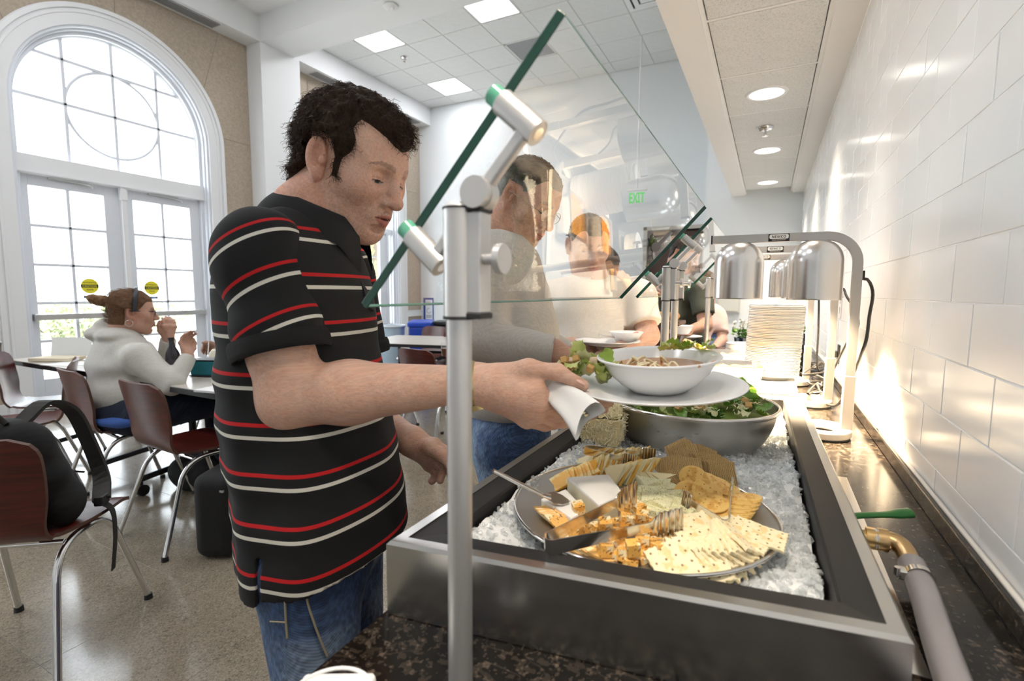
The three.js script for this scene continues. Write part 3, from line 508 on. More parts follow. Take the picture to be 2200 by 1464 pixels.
// ------------------------------------------------------------------ tiled wall behind the serving line
{
  const w = structGroup('wall_right');
  mesh('bed', box2(XR + 0.0012, XR + 0.02, 0, HS + 0.1, ZP, ZB), M.grout, w);
  const tm = [0, 1, 2, 3].map((i) => phys(new THREE.Color().setRGB(0.83 + i * 0.012, 0.825 + i * 0.012, 0.81 + i * 0.012), 0.16, { specularIntensity: 0.9 }));
  const H = 0.1006, L = 0.2175, G = 0.0018; seed(31);
  const g = rbx(0.008, H - G, L - G, 0.0013, 0, 0, 0, 2);
  const y0 = 1.136 - 3 * H; const rest = [];
  let n = 0;
  const list = [];
  for (let j = 0; j < 16; j++) for (let k = -4; k < 28; k++) {
    const y = y0 + (j + 0.5) * H, z = -0.913 - (k + (j % 2 ? 0.0 : 0.5)) * L + L / 2 - L / 2; if (z - L / 2 < ZP || y + H / 2 > HS + 0.04) continue;
    list.push([y, z]);
  }
  const q = EYE; list.sort((a, b) => a[1] === b[1] ? 0 : b[1] - a[1]);
  const seen = list.filter((a) => a[1] < -0.35), hid = list.filter((a) => a[1] >= -0.35);
  const dx = () => XR + 0.004 - 0.0008 * rnd();
  seen.forEach(([y, z], i) => {
    if (i < 290) { const m = mesh('wall_tile', g, tm[Math.floor(rnd() * 4)], w); m.position.set(dx(), y, z); m.rotation.set(0, rr(-0.004, 0.004), 0); m.rotation.z = rr(-0.006, 0.006); }
    else rest.push(rbx(0.008, H - G, L - G, 0.0022, dx(), y, z, 1));
  });
  hid.forEach(([y, z]) => rest.push(rbx(0.008, H - G, L - G, 0.0022, dx(), y, z, 1)));
  const m = mesh('distant_tiles', rest, tm[1], w); m.userData.kind = 'stuff';
}
// exit sign hanging far left of the serving line's end
{
  const p = onZ(1368, 425, -7.6), t = thing('exit_sign', 'clear exit sign with green letters seen through the glass', 'sign', null, [p.x, p.y, -7.6]);
  const font = await new FontLoader().loadAsync('fonts/droid/droid_sans_bold.typeface.json');
  mesh('housing', rbx(0.3, 0.03, 0.05, 0.006, 0, 0.115, 0), M.white, t);
  const pn = new THREE.PlaneGeometry(0.28, 0.19); mesh('pane', pn, M.glassPane, t);
  const lm = glow(0.12, 0.85, 0.15, 0.55);
  [...'EXIT'].forEach((ch, i) => { const g = new TextGeometry(ch, { font, size: 0.15, depth: 0.003, curveSegments: 3 }); g.computeBoundingBox(); const w = g.boundingBox.max.x - g.boundingBox.min.x; mesh('sign_letter', g.translate(-g.boundingBox.min.x - w / 2, 0, 0).scale(0.62, 1, 1).translate(-0.088 + [0, 0.065, 0.118, 0.172][i], -0.075, 0.001), lm, t); });
  mesh('stem', rod([0, 0.11, 0], [0, HC - p.y, 0], 0.012), M.white, t);
}
// ------------------------------------------------------------------ outdoors
{
  const gm = std(new THREE.Color().setRGB(0.5, 0.48, 0.44), 0.9, { map: rep(speckTex, 1) });
  const gr = struct('ground_outside', box2(-60, XL - 0.3, -0.3, -0.06, -60, 40), gm);
  struct('pavement_outside', planarUV(box2(-14, XL - 0.3, -0.06, -0.02, -30, 20)), std(new THREE.Color().setRGB(0.62, 0.6, 0.56), 0.9));
  const leafM = std(new THREE.Color().setRGB(0.3, 0.36, 0.2), 0.8), leafM2 = std(new THREE.Color().setRGB(0.2, 0.3, 0.1), 0.8), barkM = std(new THREE.Color().setRGB(0.12, 0.09, 0.07), 0.9);
  const leafG = (() => { const s = new THREE.Shape(); s.moveTo(0, -0.5); s.quadraticCurveTo(0.35, 0, 0, 0.5); s.quadraticCurveTo(-0.35, 0, 0, -0.5); return new THREE.ShapeGeometry(s, 4); })();
  const foliage = (name, parent, n, c, r, size, mat) => { const im = new THREE.InstancedMesh(leafG, mat, n), m4 = new THREE.Matrix4(), q = new THREE.Quaternion(); for (let i = 0; i < n; i++) { let x, y, z; do { x = rr(-1, 1); y = rr(-1, 1); z = rr(-1, 1); } while (x * x + y * y + z * z > 1 || x * x + y * y + z * z < 0.25); q.setFromEuler(new THREE.Euler(rr(0, 6), rr(0, 6), rr(0, 6))); const s = size * rr(0.6, 1.3); m4.compose(V(c[0] + x * r[0], c[1] + y * r[1], c[2] + z * r[2]), q, V(s, s, s)); im.setMatrixAt(i, m4); } im.name = name; im.userData.kind = 'stuff'; im.castShadow = im.receiveShadow = true; parent.add(im); return im; };
  seed(71);
  const bushes = [[112, 707, 'pale green shrub outside the left door, left one'], [182, 705, 'pale green shrub outside the left door, right one'], [360, 690, 'pale green shrub outside the right door']];
  for (const [px, py, lab] of bushes) { const p = onX(px, py, -16); const t = thing('shrub', lab, 'shrub', 'shrubs outside the doors', [-16, -0.06, p.z]); foliage('foliage', t, 900, [0, 0.5, 0], [0.7, 0.5, 1.0], 0.13, leafM); mesh('stem', [0, 1, 2, 3].map((k) => rod([0, 0, 0], [Math.cos(k * 1.6) * 0.3, 0.5, Math.sin(k * 1.6) * 0.4], 0.02, 0.01, 6)), barkM, t); }
  const treeAt = (x, z, h, lab) => { const t = thing('tree', lab, 'tree', 'trees outside the far window', [x, -0.06, z]); mesh('trunk', [tube([[0, 0, 0], [0.1, 1, 0.05], [0, 2, 0.1], [0.1, 3.4, 0]], 0.12, 20, 8), tube([[0, 1.4, 0], [0.5, 2, 0.8], [0.6, 2.4, 1.5]], 0.05, 14, 6), tube([[0, 1.6, 0], [-0.3, 2.2, -0.8], [-0.5, 2.7, -1.4]], 0.05, 14, 6), tube([[0.05, 1.1, 0], [0.3, 1.3, 0.9], [0.2, 1.25, 1.6]], 0.035, 14, 6)], barkM, t); foliage('crown', t, 1900, [0, h, 0], [1.8, 1.4, 2.0], 0.16, leafM2); };
  treeAt(-13.5, -14.8, 2.7, 'leafy tree outside the far window, nearer one'); treeAt(-16, -18.5, 3.1, 'leafy tree outside the far window, farther one');
  // brick building with a pale arch beyond the far window
  const b = thing('brick_building', 'red brick building with a pale arch beyond the far window', 'building', null, [-21, 0, -26]); b.rotation.y = 0.6;
  const s = new THREE.Shape(); s.moveTo(-6, -0.1); s.lineTo(6, -0.1); s.lineTo(6, 8); s.lineTo(-6, 8); s.closePath(); for (const c of [-3.6, 0, 3.6]) { const a = new THREE.Path(); a.moveTo(c - 1.1, 0.2); a.lineTo(c + 1.1, 0.2); a.lineTo(c + 1.1, 2.6); a.absarc(c, 2.6, 1.1, 0, Math.PI, false); a.closePath(); s.holes.push(a); }
  const brickTex = tex(256, 256, (u, v) => { const r = Math.floor(v * 16), f = (v * 16) % 1, x = (u * 8 + (r % 2) * 0.5) % 1, m = f < 0.12 || x < 0.06; const k = 0.8 + 0.3 * NG[(Math.floor(u * 8 + (r % 2) * 0.5) * 7 + r * 13) % 4096]; return m ? [0.7, 0.66, 0.6] : [0.55 * k, 0.3 * k, 0.23 * k]; });
  mesh('wall', planarUV(extrude(s, 0.5), 2.4), std(0xffffff, 0.9, { map: brickTex }), b);
  for (const c of [-3.6, 0, 3.6]) { mesh('arch_surround', new THREE.TorusGeometry(1.2, 0.14, 8, 30, Math.PI).translate(c, 2.6, 0.5), M.trim, b); mesh('window', bx(2.2, 3.5, 0.06, c, 1.9, 0.1), std(new THREE.Color().setRGB(0.25, 0.28, 0.3), 0.2), b); }
}
// ------------------------------------------------------------------ counter
const graniteTex = tex(1024, 1024, (u, v) => {
  const a = fbm(u, v, 16, 5), b = fbm(u + 0.3, v + 0.7, 64, 3), c = fbm(u * 1 + 0.13, v + 0.41, 128, 2), vein = Math.abs(fbm(u + (a - 0.5) * 0.1, v, 8, 3) - 0.5);
  let k = 0.1 + (a - 0.5) * 0.07 + (b > 0.62 ? 0.12 : 0) + (c > 0.7 ? 0.16 : 0) + (vein < 0.012 ? 0.1 : 0); return [k * 1.1, k * 0.98, k * 0.86];
});
const brushTex = tex(512, 512, (u, v) => 0.6 + (fbm(u * 0.02 + 0.2, v, 256, 2) - 0.5) * 0.1 + (fbm(u, v, 4, 3) - 0.5) * 0.25, false);
const smudgeTex = tex(512, 512, (u, v) => 0.42 + (fbm(u, v, 8, 5) - 0.5) * 0.55 + (fbm(u, v, 128, 2) - 0.5) * 0.1, false);
Object.assign(M, {
  granite: phys(new THREE.Color().setRGB(0.62, 0.6, 0.58), 0.16, { map: graniteTex, specularIntensity: 0.6 }),
  steel: std(new THREE.Color().setRGB(0.5, 0.49, 0.47), 0.42, { metalness: 1, roughnessMap: brushTex }),
  steelBowl: std(new THREE.Color().setRGB(0.5, 0.48, 0.44), 1.0, { metalness: 1, roughnessMap: smudgeTex }),
  shinySteel: std(new THREE.Color().setRGB(0.68, 0.66, 0.63), 0.16, { metalness: 1 }),
  satin: std(new THREE.Color().setRGB(0.42, 0.41, 0.39), 0.5, { metalness: 1, roughnessMap: null }),
  anodized: std(new THREE.Color().setRGB(0.58, 0.57, 0.56), 0.4, { metalness: 0.75 }),
  liner: phys(new THREE.Color().setRGB(0.02, 0.019, 0.018), 0.5, { specularIntensity: 0.35 }),
  melamine: phys(new THREE.Color().setRGB(0.82, 0.82, 0.81), 0.16, {}),
  rubber: std(new THREE.Color().setRGB(0.02, 0.02, 0.02), 0.6),
  ice: phys(new THREE.Color().setRGB(0.95, 0.96, 0.96), 0.07, { transmission: 0.72, thickness: 0, ior: 1.31 }),
  iceBase: phys(new THREE.Color().setRGB(0.86, 0.87, 0.86), 0.25, {}),
  cord: std(new THREE.Color().setRGB(0.015, 0.014, 0.014), 0.45),
});
const graniteGeo = (g) => planarUV(g, 0.5);
{
  const t = thing('countertop', 'long dark polished granite countertop along the tiled wall', 'countertop');
  mesh('slab', graniteGeo(merge([rbx(0.34, 0.035, 4.4, 0.005, -0.23, CT - 0.0175, -1.7), rbx(0.328, 0.035, 4.4, 0.002, 0.1045, CT - 0.0175, -1.7)])), M.granite, t);
  mesh('backsplash', graniteGeo(rbx(0.016, 0.032, 4.4, 0.003, 0.276, CT + 0.0155, -1.7)), M.granite, t);
  mesh('sealant_bead', rod([0.279, CT + 0.033, 0.5], [0.279, CT + 0.033, -3.9], 0.004, 0.004, 6), std(0xe6e0d4, 0.5), t);
  const c = thing('counter_base', 'plain base cabinet run under the granite countertop', 'cabinet');
  const cm = std(new THREE.Color().setRGB(0.1, 0.05, 0.03), 0.5);
  mesh('carcass', box2(-0.34, 0.27, 0.1, CT - 0.036, -3.88, 0.5), cm, c); mesh('plinth', box2(-0.28, 0.27, 0.0, 0.1, -3.86, 0.5), M.black, c);
  for (let k = 0; k < 8; k++) mesh('cabinet_door', rbx(0.018, 0.66, 0.51, 0.003, -0.35, 0.47, 0.22 - k * 0.53), cm, c);
}
// thin steel strip lying along the bin and the joint in the slab
tag(mesh('steel_strip', rbx(0.022, 0.004, 0.62, 0.001, 0.155, CT + 0.002, -0.92), M.shinySteel), 'narrow flat steel strip lying beside the ice bin', 'strip');
// ------------------------------------------------------------------ ice bin
const BR = 0.953, bin = [V(-0.391, 0, -0.437), V(0.127, 0, -0.517), V(0.1, 0, -1.66), V(-0.391, 0, -1.58)];   // FL, FR, BR, BL
const inset = (q, d) => q.map((p, i) => { const a = q[(i + 3) % 4], b = q[(i + 1) % 4], u = a.clone().sub(p).normalize(), v = b.clone().sub(p).normalize(), s = Math.abs(u.x * v.z - u.z * v.x); return p.clone().addScaledVector(u, d / s).addScaledVector(v, d / s); });
function quadBand(q0, y0, q1, y1) {   // four faces between two loops, flat shaded, uv along each side
  const pos = [], uv = []; for (let i = 0; i < 4; i++) { const a = q0[i], b = q0[(i + 1) % 4], c = q1[(i + 1) % 4], d = q1[i], L = a.distanceTo(b), h = Math.hypot(y1 - y0, a.distanceTo(d)); for (const [p, y, s, t] of [[a, y0, 0, 0], [b, y0, L, 0], [c, y1, L, h], [a, y0, 0, 0], [c, y1, L, h], [d, y1, 0, h]]) { pos.push(p.x, y, p.z); uv.push(s, t); } }
  const g = new THREE.BufferGeometry(); g.setAttribute('position', new THREE.Float32BufferAttribute(pos, 3)); g.setAttribute('uv', new THREE.Float32BufferAttribute(uv, 2)); g.computeVertexNormals(); return g;
}
const frameLoop = (q0, q1, y0, y1) => merge([quadBand(q0, y0, q0, y1), quadBand(q0, y1, q1, y1), quadBand(q1, y1, q1, y0), quadBand(q1, y0, q0, y0)]);
{
  const t = thing('ice_bin', 'long stainless steel ice bin with a black inner rim on the counter', 'ice bin');
  const q1 = inset(bin, 0.0035), q2 = inset(bin, 0.017), q3 = inset(bin, 0.047), q4 = inset(bin, 0.05);
  const body = merge([quadBand(bin, CT + 0.001, bin, BR - 0.004), quadBand(bin, BR - 0.004, q1, BR), quadBand(q1, BR, q2, BR), quadBand(q2, BR, q2, BR - 0.006), quadBand(q4, BR - 0.07, q4, CT + 0.004), quadBand(bin, CT + 0.001, q4, CT + 0.001)]);
  mesh('outer_shell', body, M.steel, t);
  mesh('black_rim', merge([quadBand(q2, BR - 0.002, q3, BR - 0.004), quadBand(q3, BR - 0.004, q4, BR - 0.007), quadBand(q4, BR - 0.007, q4, BR - 0.075)]), M.liner, t);
  const fl = new THREE.ShapeGeometry(poly(q4.map((p) => [p.x, -p.z]))); fl.rotateX(-Math.PI / 2); mesh('liner_floor', fl.translate(0, CT + 0.01, 0), M.steel, t);
  // drain valve: brass, green lever, on the wall side
  const vp = V(0.122, CT + 0.045, -0.83);
  const valve = mesh('valve_body', [rod(vp, [0.155, CT + 0.045, -0.836], 0.011), cyl(0.015, 0.015, 0.016, 0, 0, 0, 6).rotateZ(Math.PI / 2).translate(0.148, CT + 0.045, -0.835)], std(new THREE.Color().setRGB(0.62, 0.42, 0.18), 0.32, { metalness: 1 }), t);
  const hx = [V(0.118, CT + 0.066, -0.845), V(0.135, CT + 0.07, -0.85), V(0.17, CT + 0.074, -0.862), V(0.196, CT + 0.078, -0.872)];
  mesh('green_lever', sweep(new THREE.CatmullRomCurve3(hx).getPoints(20), (s) => 0.007 + 0.004 * sstep(0.6, 0.85, s), 12, true, () => [0.55, 1]), std(new THREE.Color().setRGB(0.015, 0.13, 0.02), 0.35), valve);
}
{
  const brass = std(new THREE.Color().setRGB(0.6, 0.41, 0.2), 0.36, { metalness: 1 });
  const t = thing('drain_hose', 'grey drain hose with a brass elbow clamped beside the ice bin', 'hose');
  mesh('elbow', [tube([[0.155, CT + 0.045, -0.836], [0.172, CT + 0.046, -0.834], [0.181, CT + 0.043, -0.825], [0.185, CT + 0.036, -0.806], [0.186, CT + 0.034, -0.79]], 0.0125, 24, 14), cyl(0.0155, 0.0155, 0.012, 0, 0, 0, 16).rotateZ(Math.PI / 2).translate(0.16, CT + 0.045, -0.836)], brass, t);
  mesh('thread_tape', [0, 1, 2].map((k) => new THREE.TorusGeometry(0.0125, 0.0018, 6, 18).rotateY(Math.PI / 2).translate(0.151 + k * 0.003, CT + 0.045, -0.835)), std(0xd8d4cc, 0.6), t);
  const hp = [V(0.186, CT + 0.034, -0.8), V(0.185, CT + 0.031, -0.74), V(0.178, CT + 0.025, -0.64), V(0.17, CT + 0.021, -0.5), V(0.168, CT + 0.02, -0.3), V(0.18, CT + 0.018, 0.0), V(0.2, CT + 0.018, 0.42)];
  mesh('hose_tube', sweep(new THREE.CatmullRomCurve3(hp).getPoints(60), () => 0.0155, 16), phys(new THREE.Color().setRGB(0.27, 0.25, 0.25), 0.28, {}), t);
  mesh('hose_clamp', [new THREE.CylinderGeometry(0.0168, 0.0168, 0.012, 24, 1, true).rotateX(Math.PI / 2).translate(0.1865, CT + 0.0325, -0.765), rbx(0.012, 0.012, 0.016, 0.002, 0.168, CT + 0.036, -0.765), rod([0.162, CT + 0.036, -0.757], [0.162, CT + 0.046, -0.757], 0.0035)], M.shinySteel, t);
}
// ------------------------------------------------------------------ crushed ice
const iceY = (x, z) => 0.924 + 0.02 * sstep(-0.27, -0.36, x) + 0.012 * noise3(x * 14, 1, z * 14) * 0.7 + 0.006 * noise3(x * 40, 3, z * 40) - 0.006 * sstep(-0.65, -0.5, z) - 0.012 * sstep(0.2, 0.12, Math.hypot(x + 0.152, z + 0.712)) * 1.6 - 0.01 * sstep(0.24, 0.17, Math.hypot(x + 0.148, z + 1.205));
{
  const q = inset(bin, 0.055), n = 60, mN = 120, g = new THREE.PlaneGeometry(1, 1, n, mN), p = g.attributes.position;
  const pt = (s, t) => { const a = q[0].clone().lerp(q[1], s), b = q[3].clone().lerp(q[2], s); return a.lerp(b, t); };
  for (let i = 0; i < p.count; i++) { const v = pt(p.getX(i) + 0.5, p.getY(i) + 0.5); p.setXYZ(i, v.x, iceY(v.x, v.z) - 0.004, v.z); }
  g.computeVertexNormals();
  const t = new THREE.Group(); t.name = 'crushed_ice'; t.userData = { kind: 'stuff', label: 'bed of crushed ice filling the steel bin', category: 'ice' }; scene.add(t);
  mesh('ice_bed', g, M.iceBase, t);
  seed(101);
  const shapes = [0, 1, 2].map(() => { const d = new THREE.IcosahedronGeometry(1, 0), a = d.attributes.position, f = new Map(); for (let i = 0; i < a.count; i++) { const k = a.getX(i).toFixed(2) + a.getY(i).toFixed(2) + a.getZ(i).toFixed(2); if (!f.has(k)) f.set(k, [rr(0.6, 1.15), rr(0.6, 1.15), rr(0.6, 1.15)]); const s = f.get(k); a.setXYZ(i, a.getX(i) * s[0], a.getY(i) * s[1], a.getZ(i) * s[2]); } d.computeVertexNormals(); return d; });
  shapes.forEach((d, si) => {
    const N = 2800, im = new THREE.InstancedMesh(d, M.ice, N), m4 = new THREE.Matrix4(), e = new THREE.Quaternion();
    for (let i = 0; i < N; i++) { const v = pt(rr(0.0, 1), rr(0.0, 1)); e.setFromEuler(new THREE.Euler(rr(0, 6), rr(0, 6), rr(0, 6))); const s = rr(0.0025, 0.0068) * (v.x < -0.27 ? 0.85 : 1); m4.compose(V(v.x, iceY(v.x, v.z) + rr(-0.004, 0.003), v.z), e, V(s * rr(0.7, 1.4), s * rr(0.6, 1.1), s)); im.setMatrixAt(i, m4); }
    im.name = 'ice_chunks'; im.castShadow = im.receiveShadow = true; t.add(im);
  });
}
// ------------------------------------------------------------------ white board, plates, pans behind the bin
{
  const q = [onY(1490, 838, BR + 0.012), onY(1708, 851, BR + 0.012)]; const L = V(-0.36, 0, -1.535), R = V(0.088, 0, -1.66);
  const quad = [V(L.x, 0, L.z), V(R.x, 0, R.z), V(0.092, 0, -2.34), V(-0.36, 0, -2.3)];
  const s = extrude(poly(quad.map((p) => [p.x, -p.z])), 0.011, 0.0015, 2); s.rotateX(-Math.PI / 2); s.translate(0, BR + 0.002, 0);
  tag(mesh('cutting_board', s, std(new THREE.Color().setRGB(0.82, 0.81, 0.79), 0.45)), 'large white cutting board under the heat lamps', 'board');
  const sup = thing('board_stand', 'steel stand holding the white cutting board level', 'stand');
  mesh('stand_leg', [box2(-0.34, -0.32, CT, BR + 0.001, -2.28, -1.8)], M.steel, sup); mesh('stand_leg', [box2(0.05, 0.07, CT, BR + 0.001, -2.28, -1.8)], M.steel, sup);
}
const BT = BR + 0.0145;
const plateGeo = (r, h = 0.014, n = 48) => lathe([[0.001, 0], [r * 0.58, 0], [r * 0.62, 0.002], [r * 0.72, h * 0.55], [r, h], [r * 0.998, h + 0.004], [r * 0.96, h + 0.0036], [r * 0.7, h * 0.55 + 0.003], [r * 0.6, 0.0045], [0.001, 0.004]], n);
{
  seed(44); const g = plateGeo(0.083, 0.015, 40), n = 44;
  for (let k = 0; k < n; k++) {
    const t = mesh('dinner_plate', g, M.melamine); t.position.set(0.018 + rr(-0.0012, 0.0012) + 0.0002 * k, BT + k * 0.0052, -1.86 + rr(-0.0012, 0.0012)); t.rotation.y = rr(0, 6);
    tag(t, `white melamine plate, ${ordinal(n - k)} from the top of the tall stack under the lamps`, 'plate', 'tall stack of white plates');
  }
  const y = BT + n * 0.0052; const lump = lathe([[0.001, 0.009], [0.03, 0.009], [0.036, 0.006], [0.042, 0], [0.03, 0], [0.001, 0]], 24);
  for (const [dx, w] of [[-0.036, 'left'], [0.04, 'right']]) { const m = mesh('saucer', lump, M.melamine); m.position.set(0.022 + dx, y + 0.0135, -1.86); tag(m, `small white dish upside down on the tall plate stack, ${w} one`, 'dish', 'dishes on the plate stack'); }
  const g2 = plateGeo(0.085, 0.014, 40), c = onY(1566, 756, CT);
  for (let k = 0; k < 12; k++) { const t = mesh('side_plate', g2, M.melamine); t.position.set(-0.1 + rr(-0.002, 0.002), CT + 0.002 + 0.06 + k * 0.0052, -2.78 + rr(-0.002, 0.002)); tag(t, `white plate, ${ordinal(12 - k)} from the top of the low stack beyond the food pans`, 'plate', 'low stack of white plates'); }
  const st = thing('plate_stand', 'low steel trolley shelf under the far plate stack', 'stand', null, [-0.1, CT, -2.78]); mesh('shelf', rbx(0.2, 0.006, 0.2, 0.002, 0, 0.058, 0), M.steel, st); for (const [a, b] of [[-1, -1], [1, -1], [-1, 1], [1, 1]]) mesh('leg', rod([a * 0.085, 0, b * 0.085], [a * 0.085, 0.056, b * 0.085], 0.006), M.steel, st);
}
function foodPan(name, label, pos, w, d, h, turn, food, foodCol) {
  const t = thing(name, label, 'pan', null, pos, turn);
  const wall = (a, y0, b, y1) => quadBand(a, y0, b, y1), Q = (x, z) => [V(-x, 0, z), V(x, 0, z), V(x, 0, -z), V(-x, 0, -z)];
  const o = Q(w / 2 - 0.012, d / 2 - 0.012), top = Q(w / 2 - 0.004, d / 2 - 0.004), lip = Q(w / 2 + 0.006, d / 2 + 0.006), inn = Q(w / 2 - 0.006, d / 2 - 0.006), ib = Q(w / 2 - 0.014, d / 2 - 0.014);
  mesh('body', [wall(o, 0, top, h), wall(top, h, lip, h + 0.002), wall(lip, h + 0.002, inn, h + 0.003), wall(inn, h + 0.003, ib, 0.004), bx(w - 0.026, 0.002, d - 0.026, 0, 0.002, 0)], M.shinySteel, t);
  const g = new THREE.PlaneGeometry(w - 0.016, d - 0.016, 24, 24); g.rotateX(-Math.PI / 2); sheet(g, (v) => { v.y = h * 0.78 + 0.006 * noise3(v.x * 60, 2, v.z * 60) + 0.004 * noise3(v.x * 150, 7, v.z * 150); });
  mesh(food, g, std(foodCol, 0.45), t); return t;
}
foodPan('food_pan', 'bright steel food pan with yellow food on the board, nearest the ice bin', [-0.082, BT, -1.72], 0.15, 0.16, 0.058, 0.12, 'casserole', new THREE.Color().setRGB(0.72, 0.36, 0.05));
foodPan('food_pan', 'steel food pan with orange food behind the nearer pan', [-0.112, BT, -2.08], 0.16, 0.16, 0.055, 0.1, 'casserole', new THREE.Color().setRGB(0.75, 0.33, 0.05));
foodPan('food_pan', 'shallow steel tray at the back of the white board', [-0.27, BT, -2.22], 0.14, 0.1, 0.03, 0.05, 'casserole', new THREE.Color().setRGB(0.6, 0.4, 0.14));
// ------------------------------------------------------------------ heat lamps
const nemcoTex = canvasTex(512, 200, (g) => { g.fillStyle = '#16161a'; g.fillRect(0, 0, 512, 200); g.fillStyle = '#f1f0ec'; g.beginPath(); g.roundRect(24, 14, 464, 120, 40); g.fill(); g.fillStyle = '#1a1a1c'; g.font = 'bold 96px sans-serif'; g.textAlign = 'center'; g.fillText('NEMCO', 256, 108, 400); g.fillStyle = '#e6dfd0'; g.font = 'bold 38px sans-serif'; g.fillText('FOOD EQUIPMENT', 256, 178, 420); });
const lampPaint = std(new THREE.Color().setRGB(0.48, 0.46, 0.44), 0.42, { metalness: 0.35 });
const shadeMat = std(new THREE.Color().setRGB(0.72, 0.7, 0.68), 0.24, { metalness: 1 });
const bulbMat = glow(1, 0.78, 0.5, 4);
function heatLamp(x, z, s, label) {
  const t = thing('heat_lamp', label, 'heat lamp', 'two-shade heat lamps', [x, CT, z]);
  const top = 0.545, W = 0.022, post = 0.205, endX = -0.155;
  // bent square tube: post, quarter bend, arm
  const path = []; path.push(V(post, 0.02, 0)); path.push(V(post, 0.2, 0)); const R = 0.075; for (let k = 0; k <= 12; k++) { const a = k / 12 * Math.PI / 2; path.push(V(post - R + Math.cos(a) * R, top - R + Math.sin(a) * R, 0)); } path.push(V(0.05, top, 0)); path.push(V(endX, top, 0));
  const sq = sweep(path, () => W * 0.72, 4, true); // four-sided
  // turn the four-sided section square to the axes
  const pos = [], idx = [], h = W / 2; const P = path; let up = V(0, 0, 1);
  const rings = P.map((p, i) => { const d = P[Math.min(i + 1, P.length - 1)].clone().sub(P[Math.max(i - 1, 0)]).normalize(), n = V(0, 0, 0).crossVectors(up, d); return [[-1, -1], [1, -1], [1, 1], [-1, 1]].map(([a, b]) => p.clone().addScaledVector(n, a * h).addScaledVector(up, b * h)); });
  for (let i = 0; i < rings.length - 1; i++) for (let j = 0; j < 4; j++) { const a = rings[i][j], b = rings[i][(j + 1) % 4], c = rings[i + 1][(j + 1) % 4], d = rings[i + 1][j]; for (const q of [a, b, c, a, c, d]) pos.push(q.x, q.y, q.z); }
  const g = new THREE.BufferGeometry(); g.setAttribute('position', new THREE.Float32BufferAttribute(pos, 3)); g.computeVertexNormals();
  mesh('arm', g, lampPaint, t);
  mesh('end_cap', rbx(0.004, W + 0.003, W + 0.003, 0.001, endX - 0.002, top, 0), M.black, t);
  mesh('post_sleeve', [rbx(W + 0.005, 0.16, W + 0.005, 0.002, post, 0.09, 0)], lampPaint, t);
  const lp = new THREE.PlaneGeometry(0.052, 0.0203); mesh('name_plate', lp.translate(0.017, top - 0.0005, h + 0.0008), std(0xffffff, 0.5, { map: nemcoTex }), t);
  // D-shaped ring foot
  const oy = 0.012, ring = new THREE.Shape(); ring.absellipse(0, 0, 0.062, 0.078, 0, Math.PI * 2, false); const hole = new THREE.Path(); hole.absellipse(0, 0, 0.042, 0.055, 0, Math.PI * 2, true); ring.holes.push(hole);
  const fg = extrude(ring, 0.012, 0.004, 3, 28); fg.rotateX(-Math.PI / 2); mesh('foot_ring', fg.translate(post - 0.052, 0.008, 0), std(new THREE.Color().setRGB(0.6, 0.58, 0.54), 0.4), t);
  const fg2 = extrude(ring, 0.004, 0.001, 1, 28); fg2.rotateX(-Math.PI / 2); mesh('foot_pad', fg2.translate(post - 0.052, 0.0005, 0), M.rubber, t);
  mesh('switch', rbx(0.006, 0.022, 0.012, 0.001, post + h + 0.003, 0.44, 0), M.black, t);
  // shades
  for (const sx of [-0.082, 0.11]) {
    const r = 0.066, hh = 0.162, pr = [[0.012, 0], [0.02, -0.001]]; for (let k = 1; k <= 12; k++) { const a = k / 12 * Math.PI / 2; pr.push([0.012 + (r - 0.012) * Math.sin(a), -r * 0.92 * (1 - Math.cos(a))]); } pr.push([r, -hh + 0.004]); pr.push([r + 0.0012, -hh]); pr.push([r - 0.0015, -hh]); for (let k = 12; k >= 0; k--) { const a = k / 12 * Math.PI / 2; pr.push([0.012 + (r - 0.0145) * Math.sin(a), -0.002 - r * 0.92 * (1 - Math.cos(a))]); }
    const sh = mesh('shade', lathe(pr, 48).translate(sx, top - h + 0.001, 0), shadeMat, t);
    const slots = []; for (let k = 0; k < 12; k++) { const a = k / 12 * Math.PI * 2, q = new THREE.Quaternion().setFromAxisAngle(V(0, 1, 0), -a); const b = rbx(0.002, 0.014, 0.0022, 0.0006, 0, 0, 0, 1); b.rotateZ(0.42); b.translate(r * 0.925, 0, 0); b.applyQuaternion(q); slots.push(b.translate(sx, top - h - 0.041, 0)); }
    mesh('vent_slots', slots, std(new THREE.Color().setRGB(0.25, 0.16, 0.08), 0.6), sh);
    mesh('lamp_bulb', sph(0.034, sx, top - h - 0.095, 0, 20), bulbMat, sh);
    mesh('bulb_neck', cyl(0.014, 0.02, 0.05, sx, top - h - 0.045, 0, 16), M.white, sh);
    const l = new THREE.SpotLight(0xffe2b8, 14 * s, 0, 0.85, 0.7, 2); l.position.set(x + sx, CT + top - h - 0.135, z); l.target.position.set(x + sx, 0, z); l.castShadow = true; l.shadow.radius = 2; scene.add(l, l.target);
  }
  return t;
}
heatLamp(0.0, -1.6, 1, 'two-shade steel heat lamp nearest the camera');
heatLamp(-0.005, -2.02, 1, 'two-shade steel heat lamp, second along the tiled wall');
heatLamp(-0.045, -2.45, 1, 'two-shade steel heat lamp, farthest along the tiled wall');
